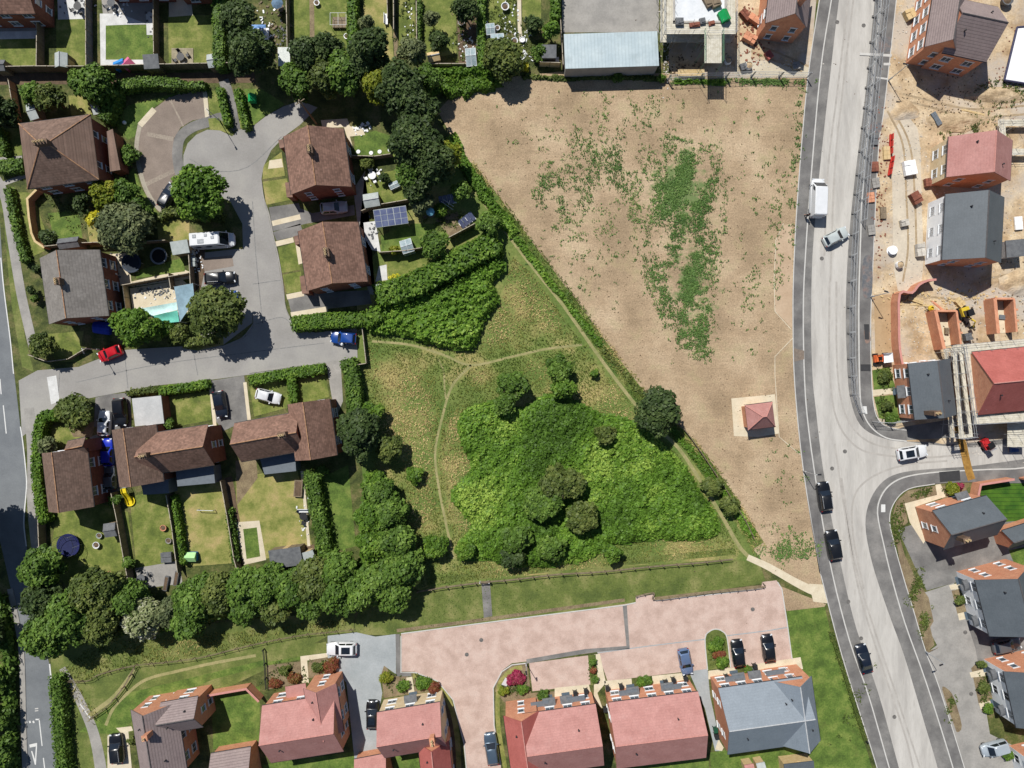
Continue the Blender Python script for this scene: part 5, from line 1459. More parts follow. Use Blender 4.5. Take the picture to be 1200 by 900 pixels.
# ---- scaffolding
def scaffold(label, quad, levels, inner, base=0.0, name='scaffolding'):
    """ring of scaffold round a building: quad = outer corners (photo px at the top deck), inner = deck depth (m)"""
    top = levels[-1]
    W = [Vector(G(x, y, top)) for x, y in quad]
    r = thing(name, label, 'scaffolding', (W[0].x, W[0].y, 0))
    n = len(W)
    ctr = sum(W, Vector((0, 0))) / n
    pm = MB().tube((0, 0, base), (0, 0, top + 1.3), .03, 5).mesh('standard', M_steel)
    rails = MB()
    cnt = 0
    for k in range(n):
        a, b = W[k], W[(k + 1) % n]
        d = (b - a)
        L = d.length
        u = d / L
        nn = Vector((-u.y, u.x))
        if nn.dot(ctr - a) < 0:
            nn = -nn
        m = max(2, round(L / 2.0))
        for z in levels:
            q = MB()
            nb = 4
            for j in range(nb):
                off = nn * (inner * (j + .5) / nb)
                c = (a + b) / 2 + off - W[0]
                q.cbox((c.x, c.y, z + .02 + .004 * (k % 2)), (L - (2 * inner if k % 2 else 0) , inner / nb * .94, .04), math.atan2(u.y, u.x))
            q.build('deck', M_board, r)
            for zz in (.5, 1.0):
                p, e = a - W[0], b - W[0]
                rails.tube((p.x, p.y, z + zz), (e.x, e.y, z + zz), .024, 5)
            for i in range(m + 1):
                p = a + d * (i / m) - W[0]
                e = p + nn * inner
                rails.tube((p.x, p.y, z - .06), (e.x, e.y, z - .06), .024, 5)
        for i in range(m):
            for off in (0, inner):
                p = a + d * (i / m) + nn * off - W[0]
                if cnt < 95:
                    link('standard', pm, r, (p.x, p.y, 0))
                    cnt += 1
        p, e = a - W[0], b - W[0]
        rails.tube((p.x, p.y, .2), (e.x, e.y, top), .024, 5)
    rails.build('guard_rails', M_steel, r)
    return r
scaffold('scaffolding ring of pale decks round the bright red roofed house', [(1127, 404), (1216, 396), (1226, 492), (1142, 497)], [2.4, 4.6], 1.2)
scaffold('narrow scaffolding bay between the slate roof and the red roof', [(1116, 408), (1127, 407), (1140, 512), (1124, 514)], [2.4, 4.4], .5)
gp = thing('loading_tower', 'pale boarded scaffold loading tower below the scaffolded red roof', 'scaffolding', G(1180, 508) + (0,))
for i in range(3):
    for j in range(3):
        MB().tube((-1.4 + i * 1.4, -1.8 + j * 1.8, 0), (-1.4 + i * 1.4, -1.8 + j * 1.8, 4.6), .03, 5).build('standard', M_steel, gp)
q = MB()
for j in range(12):
    q.box(-1.5, 1.5, -1.85 + j * .31, -1.57 + j * .31, 2.2, 2.25)
q.build('deck', M_board, gp)
# house under construction at the top (first floor deck, block walls)
bs = thing('unfinished_house', 'house under construction with a white first floor deck and scaffold at the top', 'building site house', G(818, 5, 5) + (0,))
q = MB()
def loc_px(root, x, y, h):
    g = G(x, y, h)
    return (g[0] - root.location[0], g[1] - root.location[1])
for a, b in (((789, -30), (789, 27)), ((789, 27), (850, 27)), ((850, 27), (850, -30)), ((850, -30), (789, -30))):
    p, e = Vector(loc_px(bs, *a, 5)), Vector(loc_px(bs, *b, 5))
    d_ = e - p
    m_ = (p + e) / 2
    q.cbox((m_.x, m_.y, 2.7), (d_.length + .25, .28, 5.4), math.atan2(d_.y, d_.x))
q.build('wall', M_block, bs)
q = MB()
q.prism([loc_px(bs, *p, 5) for p in ((790, -29), (849, -29), (849, 26), (790, 26))], 4.85, 5.05)
q.build('floor_deck', M('white_floor_deck', [c8(222, 226, 230), c8(238, 240, 242)], scale=0.8, fine=4, fine_amt=0.05), bs)
for i, (x, y, a, b, h_) in enumerate(((796, 26, 1.1, 1.0, .7), (814, 29, 1.5, .6, .5), (823, 25, .8, .8, .6), (834, 27, .9, .6, .4), (838, 2, 1.3, 1.6, .7), (829, 2, .9, 1.6, .6))):
    c = loc_px(bs, x, y, 5.4)
    MB().cbox((c[0], c[1], 5.05 + h_ / 2), (a, b, h_), .1 * i).cbox((c[0] + .1, c[1], 5.05 + h_ + .06), (a * .7, b * .6, .12), .2).build('block_stack', (M_felt, M_redbrick, M_felt, M_redbrick, M_wood, M_wood)[i], bs)
scaffold('scaffolding decks round the unfinished house at the top of the photo', [(778, -34), (862, -34), (862, 40), (778, 40)], [2.7, 5.2], 1.5)
lt = thing('loading_bay', 'boarded loading platform sticking out from the scaffold towards the field', 'scaffolding', G(835.5, 53, 5.2) + (0,))
q = MB()
for j in range(9):
    q.box(-1.25 + j * .28, -1.0 + j * .28, -2.6, 2.0, 5.2, 5.25)
q.build('deck', M_board, lt)
q = MB()
for x in (-1.3, 1.3):
    for y in (-2.6, -.3, 2.0):
        q.tube((x, y, 0), (x, y, 6.3), .03, 5)
    for z in (5.7, 6.2):
        q.tube((x, -2.6, z), (x, 2.0, z), .025, 5)
q.build('guard_rails', plain('green_netting_rail', c8(120, 170, 130), 0.7), lt)
st = thing('scaffold_stair', 'low scaffold edge board lying above the field fence', 'scaffolding', G(809, 87) + (0,))
MB().box(-2.0, 2.0, -.5, .5, .5, .56).box(-2.0, 2.0, -.55, -.5, .5, .75).build('deck', M_wood2, st)
q = MB()
for x in (-1.9, 0, 1.9):
    q.tube((x, -.5, 0), (x, -.5, 1.4), .03, 5).tube((x, .5, 0), (x, .5, .6), .03, 5)
q.build('standard', M_steel, st)
fw = scaffold('foundation walls and scaffold of a half built plot at the right edge', [(1170, 140), (1226, 140), (1226, 182), (1172, 182)], [1.2], 1.0)
tf = thing('white_tarpaulin', 'large white sheeted slab with a dark frame at the right edge near the top', 'sheeted slab', G(1200, 60) + (0,))
pts = [loc_px(tf, *p, .5) for p in ((1192, 32), (1240, 28), (1240, 104), (1177, 94))]
MB().prism(pts, .42, .5).build('sheet', M_render, tf)
q = MB()
for i in range(4):
    a, b = Vector(pts[i]), Vector(pts[(i + 1) % 4])
    q.tube((a.x, a.y, .5), (b.x, b.y, .5), .16, 6)
q.build('frame', plain('blue_black_edging', c8(70, 70, 96), .7), tf)

# ================================================================ SMALL THINGS
def at(px, py, z=0.0):
    return G(px, py, z) + (z,)
def trampoline(px, py, r, mat, ring, label, net=True):
    t = thing('trampoline', label, 'trampoline', G(px, py, .7) + (0,), 0, 'garden trampolines')
    MB().lathe(0, 0, [(r * .8, .68), (r * .8, .70), (.01, .70)], 20).build('mat', mat, t)
    q = MB()
    vs, fs = [], []
    for k in range(24):
        a = 2 * math.pi * k / 24
        for rr, z in ((r * .8, .70), (r, .70), (r, .78), (r * .8, .75)):
            vs.append((rr * math.cos(a), rr * math.sin(a), z))
    for k in range(24):
        for j in range(4):
            fs.append((k * 4 + j, k * 4 + (j + 1) % 4, ((k + 1) % 24) * 4 + (j + 1) % 4, ((k + 1) % 24) * 4 + j))
    q.add(vs, fs).build('pad', ring, t)
    for k in range(6):
        a = 2 * math.pi * k / 6
        MB().tube((r * .95 * math.cos(a), r * .95 * math.sin(a), 0), (r * .97 * math.cos(a), r * .97 * math.sin(a), 2.3 if net else .7), .03, 5).build('leg', M_steel, t)
    if net:
        q = MB()
        for k in range(36):
            a = 2 * math.pi * k / 36
            q.tube((r * .97 * math.cos(a), r * .97 * math.sin(a), .75), (r * .97 * math.cos(a), r * .97 * math.sin(a), 2.2), .012, 4)
        for k in range(24):
            a, b = 2 * math.pi * k / 24, 2 * math.pi * (k + 1) / 24
            q.tube((r * .97 * math.cos(a), r * .97 * math.sin(a), 2.25), (r * .97 * math.cos(b), r * .97 * math.sin(b), 2.25), .03, 4)
        q.build('net', M_net, t)
    return t
trampoline(80, 639, 1.75, plain('navy_mat', c8(40, 46, 86), .8), plain('navy_pad', c8(34, 40, 96), .7), 'navy blue round trampoline beside the main road hedge')
trampoline(154, 308, 1.5, plain('dark_pool_cover', c8(32, 44, 58), .6), plain('slate_pad', c8(52, 64, 80), .7), 'dark slate covered round trampoline on the pale patio', net=False)
trampoline(186, 300, 1.3, plain('black_mat', c8(26, 28, 30), .8), plain('grey_pad', c8(132, 136, 140), .7), 'round trampoline with a grey padded ring in the tree shade', net=False)
def table_set(px, py, label, mat, rz=0.0, n=4, shade=None, r=0.6, sr=.9, name='garden_table'):
    t = thing(name, label, 'garden table', at(px, py), rz)
    MB().lathe(0, 0, [(r, .70), (r, .74), (.01, .74)], 14).build('tabletop', mat, t)
    MB().lathe(0, 0, [(.3, 0), (.05, .06), (.05, .70)], 8).build('pedestal', mat, t)
    if shade:
        MB().tube((0, 0, .7), (0, 0, 2.4), .03, 6).build('parasol_pole', M_steel, t)
        MB().lathe(0, 0, [(sr, 2.05), (sr * .55, 2.28), (.02, 2.45)], 8).build('parasol', shade, t)
    for k in range(n):
        a = 2 * math.pi * k / n + .4
        x, y = (r + .42) * math.cos(a), (r + .42) * math.sin(a)
        gx = t.location[0] + x * math.cos(rz) - y * math.sin(rz)
        gy = t.location[1] + x * math.sin(rz) + y * math.cos(rz)
        c = thing('garden_chair', 'chair drawn up to the ' + label, 'garden chair', (gx, gy, 0), a + rz, 'chairs round the ' + label)
        MB().box(-.23, .23, -.23, .23, .40, .45).build('seat', mat, c)
        MB().box(.20, .25, -.23, .23, .45, .9).build('backrest', mat, c)
        for sx in (-1, 1):
            for sy in (-1, 1):
                MB().box(sx * .2 - .02, sx * .2 + .02, sy * .2 - .02, sy * .2 + .02, 0, .40).build('leg', mat, c)
    return t
table_set(214, 69, 'black garden table on the small timber deck', M_gutter)
table_set(94, 10, 'dark patio table on the white terrace paving', M_gutter)
table_set(357, 604, 'black round table near the wooden planter', M_gutter, n=3)
table_set(168, 676, 'dark table on the grey deck below the slide garden', M_felt)
table_set(133, 6, 'grey table on the shaded patio beside the white paving', M_felt)
table_set(437, 207, 'white patio table behind the northern semi', M_upvc)
table_set(506, 252, 'small table under a pale blue parasol', M_wood, n=2, sr=.65, shade=plain('pale_blue_canvas', c8(140, 206, 230), .8))
table_set(330, 12, 'table under a grey-blue parasol in the cluttered garden', M_wood, n=3, shade=plain('grey_blue_canvas', c8(108, 134, 158), .8))
table_set(130, 325, 'white table against the brick back wall of the grey house', M_upvc, n=3)
dk = thing('timber_deck', 'small square timber deck on the terrace lawn', 'deck', at(214, 68))
for j in range(12):
    pass
q = MB()
for j in range(14):
    q.box(-1.65, 1.65, -1.45 + j * .21, -1.26 + j * .21, .05, .1)
q.build('boards', M('deck_boards', [c8(150, 140, 116), c8(178, 168, 142)], scale=1, fine=10), dk)
# paved deck with planters
for i, (x, y) in enumerate(((196, 683), (208, 677))):
    p = thing('planter', ['long dark planter at the left of the grey deck', 'long dark planter at the right edge of the grey deck'][i], 'planter', at(x, y), R(80))
    MB().box(-1.1, 1.1, -.3, .3, 0, .5).build('box', M_felt, p)
    MB().box(-1.0, 1.0, -.22, .22, .5, .54).build('soil', M_soil, p)
sl = thing('slide', 'bright yellow plastic slide beside the fence behind the brown house', 'slide', at(152, 580), R(-80))
My = plain('yellow_plastic', c8(238, 214, 40), .5, .05)
q = MB()
prof = [(-1.2, 1.3), (-.5, 1.25), (.3, .55), (.9, .2), (1.4, .15)]
for (x0, z0), (x1, z1) in zip(prof[:-1], prof[1:]):
    q.add([(x0, -.4, z0), (x0, .4, z0), (x1, .4, z1), (x1, -.4, z1), (x0, -.4, z0 + .25), (x0, -.33, z0 + .25), (x1, -.33, z1 + .25), (x1, -.4, z1 + .25), (x0, .4, z0 + .25), (x0, .33, z0 + .25), (x1, .33, z1 + .25), (x1, .4, z1 + .25)],
          [(0, 3, 2, 1), (0, 4, 7, 3), (4, 5, 6, 7), (1, 2, 11, 8), (8, 11, 10, 9)])
q.build('chute', My, sl)
q = MB()
for sy in (-.35, .35):
    q.tube((-1.3, sy, 0), (-1.2, sy, 1.5), .04, 6)
for k in range(4):
    q.tube((-1.3, -.35, .3 + k * .3), (-1.3, .35, .3 + k * .3), .03, 6)
q.build('ladder', M_steel, sl)
pw = thing('paddling_pool', 'round yellow plastic pool at the foot of the slide', 'paddling pool', at(153, 587))
MB().lathe(0, 0, [(.75, 0), (.8, .28), (.66, .28), (.64, .1), (.01, .1)], 16).build('basin', My, pw)
# solar panel canopy
cn = thing('solar_canopy', 'solar panel roofed garden canopy behind the brown semi', 'solar canopy', G(458, 254, 2.4) + (0,), R(8))
q = MB().add([(-2.45, -1.3, 2.3), (2.45, -1.3, 2.3), (2.45, 1.3, 2.6), (-2.45, 1.3, 2.6), (-2.45, -1.3, 2.2), (2.45, -1.3, 2.2), (2.45, 1.3, 2.5), (-2.45, 1.3, 2.5)], [(0, 1, 2, 3), (4, 7, 6, 5), (0, 4, 5, 1), (1, 5, 6, 2), (2, 6, 7, 3), (3, 7, 4, 0)])
q.build('roof', M_feltpale, cn)
for i in range(5):
    for j in range(3):
        x0, y0 = -2.4 + i * .97 + (.0 if i < 3 else .03), -1.25 + j * .84
        zz = lambda y: 2.45 + (y) * .1154 + .02
        MB().add([(x0, y0, zz(y0)), (x0 + .9, y0, zz(y0)), (x0 + .9, y0 + .78, zz(y0 + .78)), (x0, y0 + .78, zz(y0 + .78)), (x0, y0, zz(y0) - .03), (x0 + .9, y0, zz(y0) - .03), (x0 + .9, y0 + .78, zz(y0 + .78) - .03), (x0, y0 + .78, zz(y0 + .78) - .03)],
                 [(0, 1, 2, 3), (0, 4, 5, 1), (1, 5, 6, 2), (2, 6, 7, 3), (3, 7, 4, 0)]).build('solar_panel', M_solar, cn)
for sx in (-2.3, 2.3):
    for sy in (-1.2, 1.2):
        MB().box(sx - .05, sx + .05, sy - .05, sy + .05, 0, 2.3 + (.2 if sy > 0 else 0)).build('post', M_wood, cn)
for (x, y, a, lb) in ((547, 258, 38, 'tilted solar panel array beside the corner fence'), (524, 234, 12, 'small solar panel array at the edge of the dark trees')):
    s_ = thing('solar_array', lb, 'solar panels', at(x, y, .5)[:2] + (0,), R(a))
    for i in range(4):
        x0 = -1.2 + i * .62
        MB().add([(x0, -.6, .4), (x0 + .56, -.6, .4), (x0 + .56, .6, 1.0), (x0, .6, 1.0), (x0, -.6, .36), (x0 + .56, -.6, .36), (x0 + .56, .6, .96), (x0, .6, .96)], [(0, 1, 2, 3), (4, 7, 6, 5), (0, 4, 5, 1), (1, 5, 6, 2), (2, 6, 7, 3), (3, 7, 4, 0)]).build('solar_panel', M_solar, s_)
    q = MB().box(-1.25, 1.3, -.66, .66, .0, .06)
    for sx in (-1.1, 1.2):
        q.tube((sx, -.5, 0), (sx, -.5, .4), .03, 5).tube((sx, .5, 0), (sx, .5, .9), .03, 5)
    q.build('stand', M_upvc, s_)
# shade sails over the patio
def sail(pts, hs, mat, label, name='shade_sail'):
    g = [G(x, y, h) + (h,) for (x, y), h in zip(pts, hs)]
    o = thing(name, label, 'shade sail', (g[0][0], g[0][1], 0))
    l = [(p[0] - g[0][0], p[1] - g[0][1], p[2]) for p in g]
    n = 8
    vs = []
    for i in range(n + 1):
        for j in range(n + 1):
            s_, t = i / n, j / n
            p = [(1 - s_) * (1 - t) * l[0][k] + s_ * (1 - t) * l[1][k] + s_ * t * l[2][k] + (1 - s_) * t * l[3][k] for k in range(3)]
            p[2] -= .25 * math.sin(math.pi * s_) * math.sin(math.pi * t)
            vs.append(p)
    MB().add(vs, [(i * (n + 1) + j, (i + 1) * (n + 1) + j, (i + 1) * (n + 1) + j + 1, i * (n + 1) + j + 1) for i in range(n) for j in range(n)]).build('canvas', mat, o, smooth=True)
    for p in l:
        MB().tube((p[0], p[1], 0), (p[0], p[1], p[2] + .05), .04, 6).build('post', M_steel, o)
    return o
sail([(162, 362), (207, 354), (208, 363), (176, 371)], [2.2, 2.4, 2.4, 2.2], plain('white_cyan_canvas', c8(206, 240, 236), .7), 'white strip of awning over the sandy patio')
sail([(177, 371), (208, 363.5), (210, 377), (190, 379)], [2.2, 2.38, 2.2, 2.0], plain('turquoise_canvas', c8(110, 200, 180), .7), 'turquoise awning edge next to the bright round tree')
sail([(204, 336), (226, 332), (228, 352), (211, 377)], [2.5, 2.5, 2.5, 2.4], plain('grey_blue_sail', c8(140, 168, 182), .7), 'grey-blue shade sail at the right of the sandy patio')
bc = thing('covered_boat', 'bright blue tarpaulin cover against the shaded brick gable', 'tarpaulin', at(118, 384, .8)[:2] + (0,), R(-8))
q = MB()
vs = []
for i in range(9):
    x = -1.3 + i * .325
    for y, z in ((-.95, .0), (-.9, .7), (-.45, .98 + .05 * math.sin(i * 1.7)), (0, 1.1), (.45, .98 + .05 * math.cos(i * 2.1)), (.9, .7), (.95, 0)):
        vs.append((x, y * (1 if 0 < i < 8 else .85), z * (1 if 0 < i < 8 else .8)))
q.add(vs, [(i * 7 + j, (i + 1) * 7 + j, (i + 1) * 7 + j + 1, i * 7 + j + 1) for i in range(8) for j in range(6)] + [tuple(range(7)), tuple(range(56, 63))[::-1]])
q.build('cover', plain('blue_tarpaulin', c8(40, 70, 190), .6, .06), bc)
cb = thing('tarpaulin_heap', 'blue and white crumpled tarpaulin by the cluttered garden', 'tarpaulin', at(303, 39))
rg = random.Random(4)
for mt, nm, ox in ((plain('pale_blue_tarp', c8(120, 160, 214), .6), 'blue_sheet', 0), (M_render, 'white_sheet', .5)):
    q = MB()
    n = 7
    vs = [((i - 3) * .38 + ox, (j - 3) * .42 - ox, .12 + rg.uniform(0, .55) * (1 if 0 < i < 6 and 0 < j < 6 else 0)) for i in range(n) for j in range(n)]
    q.add(vs, [(i * n + j, (i + 1) * n + j, (i + 1) * n + j + 1, i * n + j + 1) for i in range(n - 1) for j in range(n - 1)]).build(nm, mt, cb)
pl = thing('planter', 'long wooden raised planter on the dry lawn', 'planter', at(350.5, 572), R(86))
MB().box(-1.25, 1.25, -.62, .62, 0, .55).build('box', M_wood, pl)
MB().box(-1.1, 1.1, -.48, .48, .5, .57).build('soil', M_soil, pl)
for (x, y, lb, mt) in ((356, 598, 'white garden bench by the black table', M_upvc), (453, 24, 'white sun lounger leaning beside a dark fence', M_upvc)):
    b_ = thing('bench', lb, 'bench', at(x, y), R(90 if x > 400 else 0))
    MB().box(-.8, .8, -.25, .25, .4, .46).build('seat', mt, b_)
    MB().box(-.8, .8, .22, .28, .46, .9).build('backrest', mt, b_)
    for sx in (-.7, .7):
        MB().box(sx - .04, sx + .04, -.22, .22, 0, .4).build('leg', mt, b_)
for i, (x, y, c1, c2, lb) in enumerate(((225, 652, c8(180, 230, 160), c8(40, 120, 190), 'blue and green play tent at the foot of the dry lawn'), (142, 77, c8(60, 150, 230), c8(40, 110, 200), 'blue toy playhouse on the white paving'), (151, 76, c8(235, 120, 160), c8(220, 90, 140), 'pink toy playhouse on the white paving'), (192, 566, c8(40, 60, 50), c8(230, 230, 230), 'black and white covered barbecue beside the rear extension'), (296, 116, c8(40, 170, 100), c8(60, 190, 120), 'green climbing frame on the grass by the lane path'), (848, 20, c8(20, 160, 84), c8(10, 130, 70), 'bright green site hopper on the white floor deck'))):
    z = 5.05 if i == 5 else 0
    p = thing('playhouse' if i in (0, 1, 2) else ('barbecue' if i == 3 else ('climbing_frame' if i == 4 else 'hopper')), lb, ['play tent', 'playhouse', 'playhouse', 'barbecue', 'climbing frame', 'hopper'][i], G(x, y, z + .4) + (z,), .4 * i)
    m1, m2 = plain('toy_a%d' % i, c1, .5), plain('toy_b%d' % i, c2, .5)
    k = .8 if i not in (4,) else .6
    MB().box(-k, k, -k * .8, k * .8, 0, .8).build('base', m2, p)
    MB().add([(-k, -k * .9, .8), (k, -k * .9, .8), (k, k * .9, .8), (-k, k * .9, .8), (-k, 0, 1.4), (k, 0, 1.4)], [(0, 1, 5, 4), (2, 3, 4, 5), (1, 2, 5), (3, 0, 4)]).build('roof', m1, p)
# wheelie bins
binm = {}
def wbin(px, py, rz, label, mat):
    r = thing('wheelie_bin', label, 'wheelie bin', at(px, py), rz, 'wheelie bins of the estate')
    if 'm' not in binm:
        q = MB().add([(-.23, -.25, .06), (.23, -.25, .06), (.23, .25, .06), (-.23, .25, .06), (-.29, -.33, .98), (.29, -.33, .98), (.29, .36, .98), (-.29, .36, .98)], [(0, 3, 2, 1), (4, 5, 6, 7), (0, 1, 5, 4), (1, 2, 6, 5), (2, 3, 7, 6), (3, 0, 4, 7)])
        l = MB().add([(-.31, -.36, .985), (.31, -.36, .985), (.31, .40, 1.03), (-.31, .40, 1.03), (-.29, -.30, 1.06), (.29, -.30, 1.06), (.29, .36, 1.1), (-.29, .36, 1.1)], [(0, 3, 2, 1), (4, 5, 6, 7), (0, 1, 5, 4), (1, 2, 6, 5), (2, 3, 7, 6), (3, 0, 4, 7)])
        binm['m'] = (q, l)
        binm['b'] = {}
    if mat.name not in binm['b']:
        binm['b'][mat.name] = (binm['m'][0].mesh('body', mat), binm['m'][1].mesh('lid', mat))
    b1, l1 = binm['b'][mat.name]
    link('body', b1, r)
    link('lid', l1, r)
    for sx in (-1, 1):
        MB().tube((sx * .24, .3, .1), (sx * .3, .3, .1), .1, 10).build('wheel', M_tyre, r)
Mbin = plain('dark_bin_plastic', c8(46, 48, 50), .6)
Mbing = plain('green_bin_plastic', c8(30, 84, 62), .6)
for x, y, l in ((673.5, 810.5, 'dark wheelie bin on the slabs below the single parking bay, left one'), (686, 808, 'dark wheelie bin on the slabs below the single parking bay, right one'), (711, 804.5, 'dark wheelie bin at the corner of the slab path between two red houses'), (727, 802.5, 'dark wheelie bin left of the small planted square of the wide red house'), (779, 798, 'dark wheelie bin right of the small planted square of the wide red house'), (788, 795, 'dark wheelie bin beside the pink bay, nearest the steel blue hatchback'), (802, 793, 'dark wheelie bin at the head of the grey drive'), (708.5, 829, 'dark wheelie bin in the gap between the two red roofed houses'), (850, 791.5, 'dark wheelie bin by the corner of the blue-grey roofed house'), (883, 779, 'dark wheelie bin behind the two black hatchbacks')):
    wbin(x, y, .15, l, Mbin)
wbin(837, 853, .1, 'green wheelie bin beside the brick side wall of the blue-grey roofed house', Mbing)
wbin(838, 860, .1, 'dark wheelie bin below the green one beside the brick side wall', Mbin)
for i, (x, y) in enumerate(((228, 298), (230, 305), (230, 311))):
    wbin(x, y, .1, ['pale bin topmost of three behind the motorhome', 'pale bin in the middle of three behind the motorhome', 'pale bin lowest of three behind the motorhome'][i], M_feltpale)
# ---- building site things
def bulkbag(px, py, label):
    r = thing('bulk_bag', label, 'bulk bag', at(px, py), .2, None)
    q = MB()
    vs = []
    for z, k in ((0, .42), (.25, .52), (.6, .52), (.85, .46)):
        for a in range(12):
            t = 2 * math.pi * a / 12
            m_ = k / max(abs(math.cos(t)), abs(math.sin(t))) ** .7
            vs.append((m_ * math.cos(t), m_ * math.sin(t), z))
    q.add(vs, [(j * 12 + i, j * 12 + (i + 1) % 12, (j + 1) * 12 + (i + 1) % 12, (j + 1) * 12 + i) for j in range(3) for i in range(12)] + [tuple(range(12))[::-1]])
    q.build('bag', M_render, r)
    MB().lathe(0, 0, [(.5, .72), (.3, .84), (.05, .95)], 10).build('sand', M_site, r)
bulkbag(1052, 311, 'white bulk bag standing on the sandy site track')
bulkbag(852, 73, 'white bulk bag in the shade below the loading platform')
bulkbag(876, 79, 'white bulk bag above the field fence beside a dark crate')
dd = thing('cable_drum', 'round white cable drum lid lying on the site track', 'cable drum', at(1044, 294))
MB().lathe(0, 0, [(.68, .0), (.68, .08), (.3, .08), (.3, .6), (.68, .6), (.68, .68), (.02, .68)], 18).build('drum', M_render, dd)
def pallet(px, py, rz, label, mat, a=1.0, b=1.2, h=.9, wrap=None):
    r = thing('pallet', label, 'pallet load', at(px, py), R(rz))
    q = MB()
    for k in range(5):
        q.box(-a / 2, a / 2, -b / 2 + k * b / 4.6, -b / 2 + k * b / 4.6 + .1, .1, .13)
    for k in (-.45, 0, .45):
        q.box(k * a - .05, k * a + .05, -b / 2, b / 2, 0, .1)
    q.build('pallet_base', M_wood2, r)
    q = MB()
    rg = random.Random(int(px))
    for i in range(2):
        for j in range(3):
            hh = h * rg.uniform(.75, 1.0)
            q.box(-a / 2 + i * a / 2 + .01, -a / 2 + (i + 1) * a / 2 - .01, -b / 2 + j * b / 3 + .01, -b / 2 + (j + 1) * b / 3 - .01, .13, .13 + hh)
    q.build('load', mat, r)
    return r
M_blk = M_redbrick
pallet(1071, 233, 30, 'red brick pallet load slewed on the site track', M_redbrick, 1.4, 1.8)
pallet(1064, 198, 10, 'white wrapped pallet load with a blue sheet on the site track', M_render, 1.8, 2.2, .8)
pallet(1076, 294, 5, 'pale block pallet load beside the white fronted house', M_block, 1.2, 1.9)
pallet(1064, 19, 25, 'dark topped timber pallet load near the top right house', M_wood2, 1.5, 1.5)
pallet(877, 47, 60, 'orange hollow brick load stacked beside the brick house at the top', M_brick, 1.2, 2.0)
pallet(884, 26, 55, 'orange brick load against the brick house wall at the top', M_brick, 1.0, 2.4)
pallet(872, 20, 40, 'mixed red brick load by the scaffold at the top', M_redbrick, 1.0, 1.8)
pallet(870, 80, 20, 'dark crate load above the field fence', M_felt, 1.0, 1.0, .7)
pallet(1123, 355, 45, 'pale plank load at the corner of the sandy plot', M_wood2, 1.0, 1.4, .5)
pallet(1131, 395, 10, 'black lidded pallet load between the two brick garage shells', M_felt, 1.1, 1.1, .9)
pallet(1108, 388, 0, 'small timber load beside the open brick garage', M_wood, .6, 1.0, .4)
for i, (x, y) in enumerate(((1023, 165), (1024, 196), (1019, 232), (1020, 270), (1025, 215))):
    pallet(x, y, 3 * i, ['dark duct and soil pile load topmost beside the mesh fence', 'brown paving load second from the top beside the mesh fence', 'orange soil filled load beside the mesh fence', 'grey slab load lowest beside the mesh fence', 'grey slab load between two brown loads beside the mesh fence'][i], [M_felt, M_redbrick, M_brick, M_conc, M_conc][i], 1.1, 1.5, .35)
for i, (x, y, l, a) in enumerate(((1043, 170, 3.2, 88), (1043, 195, 3.0, 80), (1140, 132, 3.6, -14), (1080, 358, 3.5, -5), (1100, 360, 3.0, -40))):
    o = thing('barrier', ['red and white plastic barrier upper one beside the site track', 'red and white plastic barrier lower one beside the site track', 'long pale pole lying on the dry soil', 'long pale plank on the sand inside the curving wall', 'orange plank stack lying on the sand inside the curving wall'][i], 'barrier' if i < 2 else 'plank', at(x, y), R(a))
    mt = plain('red_plastic', c8(200, 60, 52), .5) if i < 2 else (M_wood2 if i < 4 else M_brick)
    q = MB()
    if i < 2:
        for k in range(3):
            q.box(-l / 2 + k * l / 3 + .03, -l / 2 + (k + 1) * l / 3 - .03, -.18, .18, 0, .3).box(-l / 2 + k * l / 3 + .1, -l / 2 + (k + 1) * l / 3 - .1, -.07, .07, .3, .9)
    else:
        q.box(-l / 2, l / 2, -.12, .12, 0, .06).box(-l / 2 + .4, l / 2 - .1, -.06, .2, .06, .11)
    q.build('rail', mt, o)
def heap(px, py, rx, ry, h, mat, label, seed):
    rg = np.random.default_rng(seed)
    r = thing('spoil_heap', label, 'spoil heap', at(px, py))
    n = 22
    ph = rg.uniform(0, 6.28, 6)
    vs = []
    for i in range(n + 1):
        for j in range(n + 1):
            x, y = (i / n * 2 - 1), (j / n * 2 - 1)
            d_ = math.hypot(x, y) * (1 + .15 * math.sin(3 * math.atan2(y, x) + ph[0]))
            z = max(0, 1 - d_) ** .8 * (1 + .25 * math.sin(5 * x + ph[1]) * math.sin(6 * y + ph[2])) + rg.uniform(-.04, .04) * (d_ < .9)
            vs.append((x * rx, y * ry, z * h - .02))
    MB().add(vs, [(i * (n + 1) + j, (i + 1) * (n + 1) + j, (i + 1) * (n + 1) + j + 1, i * (n + 1) + j + 1) for i in range(n) for j in range(n)]).build('mound', mat, r)
M_spoil = M('dry_spoil', [c8(160, 138, 108), c8(186, 164, 132), c8(204, 182, 150)], scale=0.8, fine=4, fine_amt=.25, bump=.6)
heap(1120, 143, 4.5, 1.6, .6, M_spoil, 'low dry spoil heap with weeds above the red roofed site house', 1)
heap(1190, 332, 2.6, 2.0, .8, M_site, 'small sand heap at the right edge below the white fronted house', 2)
heap(1168, 112, 5.0, 1.3, .55, M_spoil, 'long spoil heap below the white sheeted slab', 3)
heap(1060, 130, 2.2, 1.6, .5, M_site, 'low sand heap beside the wheel ruts near the lamp post', 4)
